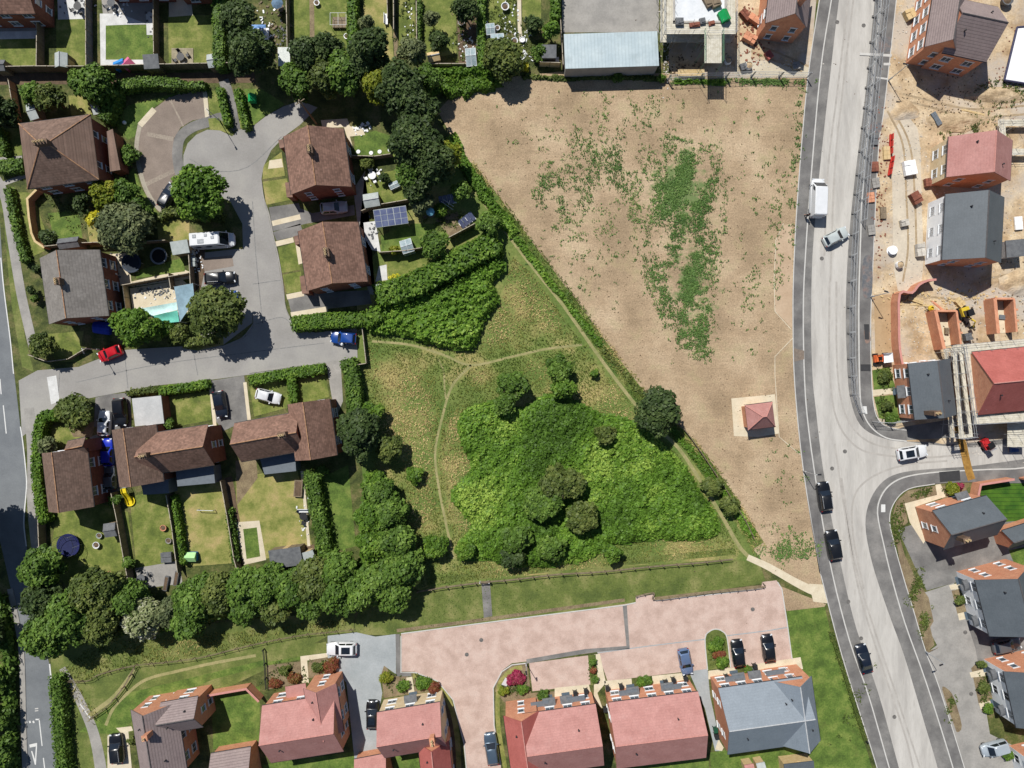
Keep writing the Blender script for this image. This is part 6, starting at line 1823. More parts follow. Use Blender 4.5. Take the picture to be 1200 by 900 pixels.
for i, (x, y, rz, lb, mt, a, b_, h_) in enumerate(((1038, 180, 4, 'timber frame load upper one on the sand beside the red barriers', M_wood2, 1.0, 2.0, .3), (1034, 250, 2, 'timber frame load lower one on the sand beside the mesh fence', M_wood, .9, 1.8, .3), (1058, 262, 12, 'grey block load in the middle of the pale site track', M_block, 1.2, 1.0, .7), (1085, 215, 8, 'brick pack against the front of the white rendered site house', M_redbrick, .9, 1.2, .7), (1192, 262, 5, 'pale panel stack right of the slate roofed site house', M_render, 1.2, 2.0, .3), (1176, 372, 85, 'board stack inside the right hand brick garage', M_lead, .7, 1.6, .2), (1096, 140, 30, 'blue-grey pipe bundle lying near the spoil heap', M_lead, .8, 2.2, .3), (1150, 20, 15, 'brick pack at the top right edge of the site', M_brick, 1.0, 1.4, .7), (1072, 352, 70, 'plank bundle under the bend of the curving wall', M_wood2, .6, 2.4, .2), (900, 66, 35, 'tile pack in front of the brick house gable at the top', M_rred2, 1.0, 1.2, .5), (932, 78, 10, 'grey slab pack near the road at the top of the field', M_conc, 1.1, 1.1, .4), (1186, 524, 5, 'blue wrapped load below the loading tower', plain('blue_wrap', c8(70, 96, 150), .5), 1.2, 1.4, .6))):
    pallet(x, y, rz, lb, mt, a, b_, h_)
# site dumper (white and red) and mini excavator (yellow and black)
def dumper(px, py, rz, label, c1, c2, name='site_dumper'):
    r = thing(name, label, 'dumper', at(px, py), R(rz))
    MB().box(-1.1, .3, -.55, .55, .4, .9).box(-1.0, -.1, -.5, .5, .9, 1.2).build('chassis', c2, r)
    MB().add([(.2, -.6, .7), (1.2, -.5, .6), (1.2, .5, .6), (.2, .6, .7), (.0, -.75, 1.35), (1.5, -.7, 1.25), (1.5, .7, 1.25), (.0, .75, 1.35)], [(0, 3, 2, 1), (0, 1, 5, 4), (1, 2, 6, 5), (2, 3, 7, 6), (3, 0, 4, 7)]).build('skip', c1, r)
    MB().box(-.6, -.15, -.25, .25, 1.2, 1.3).box(-.68, -.6, -.25, .25, 1.2, 1.65).build('seat', M_trim, r)
    MB().tube((-.85, -.5, 1.1), (-.85, -.5, 2.3), .04, 6).tube((-.85, .5, 1.1), (-.85, .5, 2.3), .04, 6).tube((-.85, -.5, 2.3), (-.85, .5, 2.3), .04, 6).build('roll_bar', M_trim, r)
    wm, rm_ = wheel(.4)
    for sx in (.75, -.75):
        for sy in (-1, 1):
            o = link('wheel', wm, r, (sx, sy * .68, .4))
            link('rim', rm_, o)
dumper(1030, 420, 5, 'white and orange site dumper on the graded sand', M_render, plain('orange_plant', c8(220, 110, 60), .5))
ex = thing('mini_excavator', 'yellow and black mini excavator between the two brick garage shells', 'excavator', at(1127, 367), R(-70))
for sy in (-.55, .55):
    q = MB()
    n = 10
    vs, fs = [], []
    for side in (-.15, .15):
        for k in range(n * 2):
            a = math.pi * (k / (n - 1)) - math.pi / 2 if k < n else math.pi * ((k - n) / (n - 1)) + math.pi / 2
            cx = .7 if k < n else -.7
            vs.append((cx + .28 * math.cos(a), sy + side, .28 + .28 * math.sin(a)))
    m_ = n * 2
    fs = [(k, (k + 1) % m_, m_ + (k + 1) % m_, m_ + k) for k in range(m_)] + [tuple(range(m_))[::-1], tuple(range(m_, 2 * m_))]
    q.add(vs, fs).build('track', M_tyre, ex)
MB().box(-.8, .5, -.6, .6, .62, 1.2).build('engine_cover', plain('yellow_plant', c8(226, 196, 60), .5), ex)
MB().box(-.35, .55, -.5, .3, 1.2, 2.3).build('cab', M_cglass, ex)
MB().box(-.4, .6, -.55, .35, 2.3, 2.4).build('cab_roof', M_trim, ex)
q = MB()
q.tube((.6, .1, .9), (1.6, .1, 2.2), .11, 6).tube((1.6, .1, 2.2), (2.4, .1, 1.3), .09, 6)
q.build('boom', MATS['yellow_plant'], ex)
MB().add([(2.2, -.2, 1.3), (2.6, -.2, 1.3), (2.5, -.2, .8), (2.2, -.2, .9), (2.2, .4, 1.3), (2.6, .4, 1.3), (2.5, .4, .8), (2.2, .4, .9)], [(0, 3, 2, 1), (4, 5, 6, 7), (0, 1, 5, 4), (1, 2, 6, 5), (2, 3, 7, 6), (3, 0, 4, 7)]).build('bucket', M_trim, ex)
gt = thing('concrete_mixer', 'small yellow concrete mixer at the end of the open brick garage', 'mixer', at(1087, 362))
MB().lathe(0, 0, [(.2, .5), (.42, .75), (.42, 1.0), (.25, 1.3), (.2, 1.3), (.3, 1.0)], 12).build('drum', MATS['yellow_plant'], gt)
MB().tube((-.5, -.3, 0), (0, 0, .7), .04, 5).tube((-.5, .3, 0), (0, 0, .7), .04, 5).tube((.5, 0, 0), (0, 0, .7), .04, 5).build('stand', M_trim, gt)
fk = thing('telehandler', 'red and black forklift truck below the scaffolded house', 'forklift', at(1152, 521), R(-60))
MB().box(-.9, .6, -.55, .55, .35, 1.1).build('body', plain('red_plant', c8(196, 44, 48), .5), fk)
MB().box(-.5, .4, -.45, .45, 1.95, 2.05).build('roof_guard', M_trim, fk)
MB().tube((-.45, -.4, 1.1), (-.45, -.4, 2), .03, 5).tube((-.45, .4, 1.1), (-.45, .4, 2), .03, 5).tube((.4, -.4, 1.1), (.4, -.4, 2), .03, 5).tube((.4, .4, 1.1), (.4, .4, 2), .03, 5).build('guard_post', M_trim, fk)
MB().box(.62, .7, -.45, .45, .1, 2.2).box(.7, 1.7, -.35, -.25, .1, .15).box(.7, 1.7, .25, .35, .1, .15).build('mast', M_steel, fk)
wm, rm_ = wheel(.35)
for sx in (.4, -.6):
    for sy in (-1, 1):
        link('wheel', wm, fk, (sx, sy * .55, .35))
bt = thing('bench_table', 'small white table beside the dark shed near the barn', 'table', at(650, 73), .05)
MB().box(-.6, .6, -.45, .45, .7, .75).build('tabletop', M_upvc, bt)
for sx in (-.5, .5):
    for sy in (-.38, .38):
        MB().box(sx - .03, sx + .03, sy - .03, sy + .03, 0, .7).build('leg', M_upvc, bt)
for i, (x, y) in enumerate(((186, 152), (420, 178), (435, 179.5), (445, 178), (457, 176))):
    o = thing('garden_globe' if i == 0 else 'stepping_stone', ['white round stone ornament on the green front lawn of the turning circle', 'pale stepping stone leftmost on the shaded lawn', 'pale stepping stone second from left on the shaded lawn', 'pale stepping stone third from left on the shaded lawn', 'pale stepping stone rightmost on the shaded lawn'][i], 'ornament' if i == 0 else 'stepping stone', at(147 if i == 0 else x, 144.5 if i == 0 else y))
    MB().lathe(0, 0, [(.3, 0), (.34, .05), (.3, .12), (.05, .14)] if i else [(.15, 0), (.3, .2), (.25, .45), (.03, .55)], 10).build('stone', M_render, o)
for i, (x, y, sz, mt, lb) in enumerate(((1176, 3, 1, M_felt, 'teal drum at the top right edge'), (193, 618, .55, M_brick, 'terracotta pot on the slide garden lawn'), (115, 638, .6, M_upvc, 'white chair like planter on the trampoline lawn'), (199, 633, .5, M_conc, 'grey square stone on the slide garden lawn'), (131, 672, .6, M_brick, 'terracotta pot at the bottom of the trampoline lawn'), (118, 627, .5, M_feltpale, 'pale urn beside the panelled shed'), (592, 66, .5, plain('emerald_plastic', c8(30, 150, 90), .5), 'emerald green tub among the vegetable plots'), (603, 50, .6, M_upvc, 'white tub beside the garden path in the vegetable plots'), (612, 48, .5, M_upvc, 'white sack right of the garden path in the vegetable plots'), (624, 41, .4, M_upvc, 'small white pot near the conifer by the barn'), (592, 10, .7, M_upvc, 'white flowering tub at the top of the vegetable plots'), (583, 34, .45, M_upvc, 'white water butt beside the polythene greenhouse'), (605, 62, .5, M_render, 'pale sack at the bottom of the vegetable plots'), (608, 69, .4, M_upvc, 'white pot near the yellow bush'), (541, 28, .6, M_conc, 'grey water tank beside the vegetable bed'), (548, 64, .4, M_upvc, 'white bucket in front of the small greenhouse'), (407, 44, .5, M_upvc, 'white tub beside the clipped dark hedge'), (372, 5, .5, M_upvc, 'white birdbath at the top of the long lawn'))):
    o = thing('garden_pot', lb, 'garden pot', at(x, y))
    MB().lathe(0, 0, [(sz * .55, 0), (sz * .8, sz * .7), (sz * .9, sz), (sz * .75, sz), (sz * .7, sz * .8)], 12).build('pot', mt, o)
    MB().lathe(0, 0, [(sz * .7, sz * .78), (sz * .3, sz * .9), (.02, sz * .95)], 10).build('filling', M_soil if i not in (8, 12) else M_render, o)
fr_ = thing('fruit_cage', 'metal framed netted fruit cage beside the dark clipped hedge', 'fruit cage', at(399, 28))
q = MB()
for x in (-1.2, 0, 1.2):
    for y in (-.9, .9):
        q.tube((x, y, 0), (x, y, 1.5), .03, 5)
for y in (-.9, .9):
    q.tube((-1.2, y, 1.5), (1.2, y, 1.5), .03, 5)
for x in (-1.2, 0, 1.2):
    q.tube((x, -.9, 1.5), (x, .9, 1.5), .03, 5)
q.build('frame', M_upvc, fr_)
MB().box(-1.1, 1.1, -.8, .8, .0, .5).build('raised_bed', M_wood, fr_)
gl = thing('goal_post', 'small white football rebound bar on the dry back lawn', 'goal', at(243, 597), R(-2))
MB().tube((-1.2, 0, .9), (1.2, 0, .9), .05, 6).tube((-1.2, 0, 0), (-1.2, 0, .9), .05, 6).tube((1.2, 0, 0), (1.2, 0, .9), .05, 6).build('frame', M_steel, gl)
bx = thing('storage_box', 'pair of dark lidded storage boxes above the grey deck', 'storage box', at(197, 652), R(4))
MB().box(-.75, .75, -.75, -.05, 0, .6).box(-.75, .75, .05, .7, 0, .6).build('box', M_felt, bx)
MB().box(-.8, .8, -.78, -.03, .6, .68).box(-.8, .8, .03, .74, .6, .68).build('lid', M_felt, bx)
ws = thing('washing_line', 'leaning white washing line mast in the corner garden', 'washing line', at(522, 250), R(55))
MB().tube((0, 0, 0), (1.6, 0, 2.6), .04, 6).build('mast', M_upvc, ws)
MB().tube((1.2, -.9, 2.3), (1.2, .9, 2.3), .03, 5).tube((.8, -1.1, 2.1), (.8, 1.1, 2.1), .03, 5).build('arm', M_upvc, ws)
sg = thing('road_sign', 'white site notice board lying in the flower bed at the drive bend', 'sign', at(593, 799, .5)[:2] + (0,), R(60))
MB().add([(-.6, -.45, .35), (.6, -.45, .35), (.6, .45, .8), (-.6, .45, .8), (-.6, -.45, .3), (.6, -.45, .3), (.6, .45, .75), (-.6, .45, .75)], [(0, 1, 2, 3), (4, 7, 6, 5), (0, 4, 5, 1), (1, 5, 6, 2), (2, 6, 7, 3), (3, 7, 4, 0)]).build('board', M_render, sg)
MB().box(-.5, -.42, .2, .28, 0, .65).box(.42, .5, .2, .28, 0, .65).build('leg', M_wood, sg)
for i, (x, y) in enumerate(((981, 26), (1012, 30), (994, 705), (1009, 748), (1048, 840), (975, 549), (963, 303), (990, 529), (882, 714), (1131, 741), (1138, 813), (564, 750), (547, 767))):
    m_ = thing('manhole_cover', 'round dark iron manhole cover let into the paving', 'manhole cover', G(x, y) + (0.030,), .3 * i, 'manhole covers in the roads and courts')
    MB().lathe(0, 0, [(.31, .0), (.31, .012), (.28, .012), (.28, .009), (.02, .009)], 14).build('cover', M('worn_iron', [c8(96, 94, 92), c8(124, 121, 117)], scale=3, fine=20), m_)

# ================================================================ PEOPLE
def person(px, py, rz, label, top, legs, hat, stride=0.12, z=0.0):
    gx, gy = G(px, py)
    root = thing('person', label, 'person', (gx, gy, z), R(rz))
    def skin(name, V, E, rad, mat, rootv=0):
        me = bpy.data.meshes.new(name)
        me.from_pydata(V, E, [])
        me.materials.append(mat)
        o = link(name, me, root)
        md = o.modifiers.new('skin', 'SKIN')
        md.use_smooth_shade = True
        sv = me.skin_vertices[0].data
        for i, r_ in enumerate(rad):
            sv[i].radius = (r_, r_) if not isinstance(r_, tuple) else r_
            sv[i].use_root = i == rootv
        sb = o.modifiers.new('sub', 'SUBSURF')
        sb.levels = sb.render_levels = 1
        return o
    Ms = plain('skin_tone', c8(206, 160, 134), .6, .05)
    s_ = stride
    hip, ch, nk, hd_ = (0, 0, .95), (0, 0, 1.33), (0, 0, 1.5), (.02, 0, 1.64)
    V = [hip, ch, nk, hd_, (.03, 0, 1.74), (0, .19, 1.42), (.02, .25, 1.14), (.12, .25, .9), (.17, .25, .82), (0, -.19, 1.42), (-.02, -.25, 1.14), (.08, -.25, .9), (.13, -.25, .82), (0, .1, .9), (s_ * .6, .1, .5), (s_, .1, .08), (s_ + .15, .1, .04), (0, -.1, .9), (-s_ * .5, -.1, .5), (-s_, -.1, .08), (-s_ + .15, -.1, .04)]
    E = [(0, 1), (1, 2), (2, 3), (3, 4), (1, 5), (5, 6), (6, 7), (7, 8), (1, 9), (9, 10), (10, 11), (11, 12), (0, 13), (13, 14), (14, 15), (15, 16), (0, 17), (17, 18), (18, 19), (19, 20)]
    rad = [.13, .14, .06, .1, .08, .06, .045, .035, .03, .06, .045, .035, .03, .085, .06, .045, .035, .085, .06, .045, .035]
    skin('body', V, E, rad, Ms)
    for sy, hx in ((.25, .17), (-.25, .13)):
        for k in range(5):
            a = (k - 2) * .018
            skin('finger', [(hx - .01, sy + a * .6, .83), (hx + .02, sy + a, .77), (hx + .035, sy + a, .735 + abs(k - 2) * .008)], [(0, 1), (1, 2)], [.011, .009, .008], Ms)
    skin('shirt', V[:3] + [V[5], V[6], V[9], V[10]], [(0, 1), (1, 2), (1, 3), (3, 4), (1, 5), (5, 6)], [.16, .17, .075, .085, .07, .085, .07], top)
    skin('trousers', [hip] + V[13:16] + V[17:20], [(0, 1), (1, 2), (2, 3), (0, 4), (4, 5), (5, 6)], [.15, .105, .08, .065, .105, .08, .065], legs)
    q = MB()
    for sy in (-.035, .035):
        q.lathe(.118, sy, [(.012, 1.655), (.012, 1.675)], 6)
    q.build('eyes', M_trim, root)
    MB().add([(.115, -.015, 1.62), (.115, .015, 1.62), (.15, 0, 1.615), (.118, 0, 1.66)], [(0, 1, 2), (0, 2, 3), (1, 3, 2)]).build('nose', Ms, root)
    MB().lathe(.02, 0, [(.115, 1.69), (.12, 1.74), (.09, 1.82), (.02, 1.845)], 12).build('hat' if hat is M_upvc else 'hair', hat, root)
    if hat is M_upvc:
        MB().lathe(.05, 0, [(.19, 1.70), (.19, 1.715), (.02, 1.715)], 12).build('hat_brim', hat, root)
    return root
person(404, 404, 200, 'person in a pale sun hat and light top standing beside the blue car', plain('pale_shirt', c8(210, 210, 206), .8), plain('dark_trousers', c8(40, 44, 54), .8), M_upvc)
person(943, 254, 95, 'person in dark clothes walking on the pavement beside the white van', plain('dark_jacket', c8(36, 38, 44), .8), MATS['dark_trousers'], plain('dark_hair', c8(50, 38, 30), .8), .2, .11)

# ================================================================ VEGETATION
RNG = np.random.default_rng(7)
def leafmat(name, a, b, c, rough=0.55, trans=0.24):
    return M(name, [a, b, c], scale=0.6, fine=1.2, fine_amt=0.16, rough=rough, tone=True, contrast=(0.0, 1.0), trans=trans, spec=0.25)
L_mid = leafmat('mid_green_leaves', c8(65, 91, 35), c8(93, 124, 48), c8(134, 163, 72))
L_dark = leafmat('dark_green_leaves', c8(50, 68, 36), c8(72, 92, 48), c8(106, 124, 70))
L_bright = leafmat('bright_green_leaves', c8(66, 96, 32), c8(96, 131, 43), c8(138, 167, 66))
L_olive = leafmat('olive_green_leaves', c8(66, 82, 39), c8(96, 112, 52), c8(135, 144, 75))
L_grey = leafmat('grey_green_leaves', c8(80, 94, 62), c8(110, 121, 80), c8(147, 154, 105))
L_yellow = leafmat('yellow_green_leaves', c8(96, 116, 30), c8(132, 142, 42), c8(166, 164, 60))
L_gold = leafmat('golden_yellow_leaves', c8(180, 176, 40), c8(214, 206, 50), c8(232, 226, 90))
L_bramble = leafmat('bramble_leaves', c8(74, 105, 36), c8(111, 151, 51), c8(168, 195, 86))
L_blossom = leafmat('white_blossom', c8(92, 112, 56), c8(164, 170, 122), c8(230, 228, 210))
L_red = leafmat('red_brown_leaves', c8(110, 60, 44), c8(150, 84, 60), c8(120, 122, 56))
L_pinkfl = leafmat('crimson_flowers', c8(150, 40, 80), c8(180, 60, 96), c8(120, 80, 60))
L_weed = leafmat('field_weed_leaves', c8(82, 115, 57), c8(111, 146, 75), c8(151, 177, 101))
L_straw = leafmat('meadow_grass_blades', c8(104, 124, 54), c8(146, 146, 78), c8(210, 188, 132), trans=0.1)
L_verge = leafmat('grass_blades', c8(70, 98, 34), c8(100, 122, 46), c8(146, 148, 80), trans=0.1)
M_bark_t = M('tree_bark', [c8(84, 72, 60), c8(116, 102, 86)], scale=2.0, fine=10, fine_amt=0.25, bump=0.5, stretch=(1, 1, .3))

def quads_mesh(name, V, tone, mats, extra=None):
    """V (n,4,3) leaf quads; extra: more [(V,tone,mat_index)]"""
    mi = np.zeros(len(V), np.int32)
    if extra:
        for v2, t2, k in extra:
            V = np.concatenate([V, v2])
            tone = np.concatenate([tone, t2])
            mi = np.concatenate([mi, np.full(len(v2), k, np.int32)])
    n = len(V)
    me = bpy.data.meshes.new(name)
    me.vertices.add(4 * n)
    me.vertices.foreach_set('co', np.ascontiguousarray(V, np.float32).ravel())
    me.loops.add(4 * n)
    me.loops.foreach_set('vertex_index', np.arange(4 * n, dtype=np.int32))
    me.polygons.add(n)
    me.polygons.foreach_set('loop_start', np.arange(0, 4 * n, 4, dtype=np.int32))
    for m in (mats if isinstance(mats, (list, tuple)) else [mats]):
        me.materials.append(m)
    me.polygons.foreach_set('material_index', mi)
    at_ = me.attributes.new('tone', 'FLOAT', 'FACE')
    at_.data.foreach_set('value', np.clip(tone, 0, 1).astype(np.float32))
    me.update(calc_edges=True)
    return me

def leaves(Pt, Nn, size, jit=0.7, aspect=0.6, rng=None):
    """leaf quads at points Pt facing roughly Nn"""
    rng = rng or RNG
    n = len(Pt)
    N = Nn + rng.normal(0, jit, (n, 3))
    N /= np.linalg.norm(N, axis=1, keepdims=True) + 1e-9
    a = rng.normal(0, 1, (n, 3))
    U = np.cross(N, a)
    U /= np.linalg.norm(U, axis=1, keepdims=True) + 1e-9
    W = np.cross(N, U)
    s = (size * rng.uniform(.6, 1.35, n))[:, None]
    q = np.stack([Pt - U * s, Pt - W * s * aspect + N * s * .18, Pt + U * s, Pt + W * s * aspect + N * s * .18], 1)
    return q

def sphere_quads(c, r, nu=12, nv=7, rng=None, wob=.12):
    rng = rng or RNG
    pts = np.zeros((nv + 1, nu, 3))
    ph = rng.uniform(0, 6.28, 4)
    for j in range(nv + 1):
        t = np.pi * j / nv
        for i in range(nu):
            a = 2 * np.pi * i / nu
            k = 1 + wob * np.sin(3 * a + ph[0]) * np.sin(2 * t + ph[1]) + wob * np.sin(5 * a + ph[2]) * np.sin(t)
            pts[j, i] = (c[0] + r[0] * k * np.sin(t) * np.cos(a), c[1] + r[1] * k * np.sin(t) * np.sin(a), c[2] + r[2] * k * np.cos(t))
    q = [np.stack([pts[j, i], pts[j + 1, i], pts[j + 1, (i + 1) % nu], pts[j, (i + 1) % nu]]) for j in range(nv) for i in range(nu)]
    return np.array(q)

def crown_geo(Rx, Ry, z0, z1, nl, leaf, dens, rng, lob=0.46):
    """lobed crown: leaf quads on overlapping lobes plus small inner cores"""
    h = (z1 - z0) / 2
    zc = (z0 + z1) / 2
    Rm = min(Rx, Ry)
    lobes = [(0, 0, zc + .15 * h, Rm * .62, h * .8)]
    for k in range(nl):
        a = 2.4 * k + rng.uniform(-.5, .5)
        rr = math.sqrt((k + .5) / nl)
        z = zc + h * (0.62 * (1 - rr ** 1.6) + rng.uniform(-.35, .30))
        q = lob * rng.uniform(.62, 1.2)
        f = max(0.2, 1 - q * .72)
        lobes.append((Rx * rr * f * math.cos(a), Ry * rr * f * math.sin(a), z, Rm * q, min(Rm * q, h) * rng.uniform(.75, 1.0)))
    Ps, Ns, Ts = [], [], []
    for i, (x, y, z, r, rz) in enumerate(lobes):
        n = max(20, int(dens * 4 * math.pi * r * r * .75))
        d = rng.normal(0, 1, (n, 3))
        d /= np.linalg.norm(d, axis=1, keepdims=True)
        low = d[:, 2] < -.35
        d[low, 2] *= -1
        rad = np.array([r, r, rz])
        bump = 1 + .13 * np.sin(d[:, 0] * 7 + i) * np.sin(d[:, 1] * 6 + 2 * i) + rng.uniform(-.16, .10, n)
        p = np.array([x, y, z]) + d * rad * bump[:, None]
        keep = np.ones(n, bool)
        for j, (x2, y2, z2, r2, rz2) in enumerate(lobes):
            if j != i:
                e = (p - np.array([x2, y2, z2])) / np.array([r2, r2, rz2])
                keep &= (e ** 2).sum(1) > .66
        p, d = p[keep], d[keep]
        Ps.append(p)
        Ns.append(d)
        Ts.append(np.full(len(p), rng.uniform(.25, .75)) + rng.normal(0, .16, len(p)))
    Pt, Nn, T = np.concatenate(Ps), np.concatenate(Ns), np.concatenate(Ts)
    Pt[:, 2] = np.maximum(Pt[:, 2], .1)
    q = leaves(Pt, Nn * .8 + np.array([-.12, .2, .5]), leaf, .5, .64, rng)
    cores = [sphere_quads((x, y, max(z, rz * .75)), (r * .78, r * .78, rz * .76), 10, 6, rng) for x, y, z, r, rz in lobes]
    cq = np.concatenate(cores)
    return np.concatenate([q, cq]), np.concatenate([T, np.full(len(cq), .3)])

def trunk_geo(hc, r, spread, rng, bush=False):
    q = MB()
    top = hc * .75
    if bush:
        for k in range(4):
            a = 1.57 * k + rng.uniform(-.4, .4)
            q.tube((.06 * math.cos(a), .06 * math.sin(a), 0), (spread * .4 * math.cos(a), spread * .4 * math.sin(a), hc * .7), r * .5, 5, r * .2)
        return q
    q.tube((0, 0, -.05), (.05, .03, top * .45), r * 1.15, 8, r * .85)
    q.tube((.05, .03, top * .43), (.0, .1, top), r * .85, 7, r * .4)
    for k in range(5):
        a = 1.26 * k + rng.uniform(-.3, .3)
        z = top * (.4 + .1 * k)
        q.tube((.03, .05, z), (spread * .6 * math.cos(a), spread * .6 * math.sin(a), z + spread * .45), r * .45, 6, r * .14)
    return q

NT = [0]
def tree(px, py, rpx, h, mat, label, name='tree', ry=None, group=None, leaf=None, dens=None, cat=None, bush=None, skirt=None, nl=None, lob=.46):
    """tree or bush: (px,py) crown centre in the photo, rpx crown radius in photo px, h height in m"""
    NT[0] += 1
    rng = np.random.default_rng(100 + NT[0])
    zc = h * .62
    gx, gy = G(px, py, zc)
    k = S * (H - zc) / H
    Rx = rpx * k
    Ry = (ry or rpx) * k
    bush = (h < 3.2) if bush is None else bush
    z0 = 0.05 if bush else h * (.22 if skirt is None else skirt)
    lf = (leaf or (.17 if Rx < 1.2 else .23 if Rx < 2.5 else .27)) * (.85 if leaf and leaf > .3 else 1)
    dn = dens or (34 if Rx < 1.2 else 21 if Rx < 2.5 else 15.5)
    cat = cat or ('bush' if bush else 'tree')
    V, T = crown_geo(Rx, Ry, z0, h, nl or (6 if Rx < 1.0 else 10 if Rx < 2.2 else 17 if Rx < 3.4 else 22), lf, dn, rng, lob)
    r = thing(name, label, cat, (gx, gy, 0), 0, group)
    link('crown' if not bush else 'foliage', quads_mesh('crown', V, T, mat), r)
    trunk_geo(h, .07 if bush else max(.12, Rx * .055), Rx, rng, bush).build('trunk' if not bush else 'stem', M_bark_t, r)
    return r

def hedge(pts, wpx, h, mat, label, n=4, leaf=.2, dens=26, name='hedge', cat='hedge', group=None, rough=.1):
    """clipped hedge along a photo polyline"""
    rng = np.random.default_rng(int(pts[0][0] * 13 + pts[0][1] * 7) % 100000)
    W = [np.array(G(x, y, h * .7)) for x, y in (spline(pts, n) if n and len(pts) > 2 else pts)]
    w = wpx * S * .5
    o = W[0].copy()
    r = thing(name, label, cat, (o[0], o[1], 0), 0, group)
    Ps, Ns = [], []
    core = MB()
    for i, (a, b) in enumerate(zip(W[:-1], W[1:])):
        d = b - a
        L = float(np.linalg.norm(d))
        if L < 1e-6:
            continue
        u = d / L
        nn = np.array([-u[1], u[0]])
        m = (a + b) / 2 - o
        core.cbox((m[0], m[1], h * .45), (L + w * .5, w * 2 * .82, h * .9 - .004 * (i % 2)), math.atan2(u[1], u[0]))
        nt_ = int(dens * L * 2 * w) + 4
        s = rng.uniform(0, L, nt_)
        t = rng.uniform(-w, w, nt_)
        zt = h * (1 - .10 * np.abs(t / w) ** 3) + rng.normal(0, rough, nt_)
        xy = (a - o)[None] + u[None] * s[:, None] + nn[None] * t[:, None]
        Ps.append(np.column_stack([xy, zt]))
        Ns.append(np.tile([0, 0, 1.0], (nt_, 1)))
        ns = int(dens * L * h) + 4
        for sg in (-1, 1):
            s = rng.uniform(0, L, ns)
            z = rng.uniform(.05, h, ns)
            t = sg * w * (1 - .12 * (z / h) ** 3) + rng.normal(0, rough, ns)
            xy = (a - o)[None] + u[None] * s[:, None] + nn[None] * t[:, None]
            Ps.append(np.column_stack([xy, z]))
            Ns.append(np.tile([nn[0] * sg, nn[1] * sg, .25], (ns, 1)))
    for e, sg in ((W[0], -1), (W[-1], 1)):
        d = (W[1] - W[0]) if sg < 0 else (W[-1] - W[-2])
        u = d / np.linalg.norm(d)
        nn = np.array([-u[1], u[0]])
        ns = int(dens * 2 * w * h) + 4
        t = rng.uniform(-w, w, ns)
        z = rng.uniform(.05, h, ns)
        xy = (e - o)[None] + u[None] * (sg * w * .3) + nn[None] * t[:, None] + rng.normal(0, rough, (ns, 2))
        Ps.append(np.column_stack([xy, z]))
        Ns.append(np.tile([u[0] * sg, u[1] * sg, .2], (ns, 1)))
    Pt, Nn = np.concatenate(Ps), np.concatenate(Ns)
    T = .5 + .22 * np.sin(Pt[:, 0] * 1.3) * np.sin(Pt[:, 1] * 1.1 + 1) + rng.normal(0, .18, len(Pt))
    cv = np.array([[core.v[i] for i in f] for f in core.f])
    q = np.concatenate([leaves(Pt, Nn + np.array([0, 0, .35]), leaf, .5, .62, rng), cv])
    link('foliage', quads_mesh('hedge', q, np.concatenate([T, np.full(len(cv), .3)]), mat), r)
    return r

# ---------------------------------------------------------------- trees and bushes one by one
TB = 'trees of the belt behind the estate gardens'
tree(236, 228, 31, 7.5, L_bright, 'round bright green tree overhanging the turning circle and a dark car', leaf=.34)
tree(255, 365, 31, 7.5, L_olive, 'round olive green tree beside the parking spaces with a wide shadow on the road', leaf=.34)
tree(157, 383, 28, 6.0, L_bright, 'dense bright green tree left of the turquoise awning', ry=22)
tree(186, 384, 14, 4.0, L_bright, 'smaller bright green bush joined to the dense tree by the awning', bush=True)
tree(146, 266, 30, 6.0, L_grey, 'grey-green spreading tree over the shaded trampolines')
tree(88, 482, 21, 4.6, L_olive, 'feathery olive tree at the corner of the estate road and main road')
tree(50, 406, 15, 4.2, L_olive, 'thin grey-green tree at the corner garden by the main road')
tree(49, 394, 6, 2.2, L_dark, 'small dark shrub just above the corner garden tree')
tree(293, 62, 27, 8.0, L_dark, 'large dark tree at the end of the terrace lane', group=None)
tree(280, 22, 20, 6.0, L_dark, 'dark tree beside the tall clipped hedge at the top')
tree(352, 95, 22, 6.0, L_mid, 'leftmost mid green tree of the row at the head of the close')
tree(360, 66, 20, 7.0, L_dark, 'dark tree at the foot of the long garden path')
tree(384, 58, 18, 6.5, L_dark, 'dark tree right of the long garden path beside a white tub')
tree(382, 90, 22, 6.5, L_olive, 'olive tree in the middle of the row at the head of the close')
tree(408, 88, 24, 7.0, L_mid, 'rightmost mid green tree of the row at the head of the close')
tree(432, 62, 26, 9.0, L_dark, 'tall very dark conifer beside the dry long lawn', ry=32)
tree(430, 28, 9, 4.5, L_grey, 'slim grey-green tree above the tall dark conifer')
tree(444, 100, 20, 7.5, L_yellow, 'yellow-green tree below the tall dark conifer')
tree(484, 62, 17, 6.0, L_grey, 'grey bare-twigged tree at the bottom of the narrow long garden')
tree(468, 104, 28, 9.0, L_dark, 'big dark tree at the top of the line beside the bare field')
tree(488, 128, 25, 8.5, L_dark, 'big dark grey-leaved tree second in the line beside the bare field')
tree(486, 165, 30, 9.5, L_dark, 'broad dark tree in the middle of the line beside the bare field')
tree(508, 190, 26, 8.5, L_dark, 'dark tree lowest in the line beside the bare field')
tree(524, 186, 17, 6.5, L_yellow, 'yellow-green tree at the field side of the dark tree line', ry=24)
tree(482, 205, 20, 7.0, L_mid, 'deep green tree above the small solar panel array', ry=17)
tree(500, 92, 17, 6.0, L_mid, 'mid green tree between the dark conifer and the fenced lawn')
tree(506, 22, 9, 4.0, L_grey, 'loose grey-green bush beside the bright long lawn', bush=True)
tree(514, 48, 12, 3.4, L_dark, 'dark clump in the lower part of the bright long lawn', bush=True)
tree(546, 12, 15, 5.0, L_dark, 'dark tree at the top of the vegetable bed')
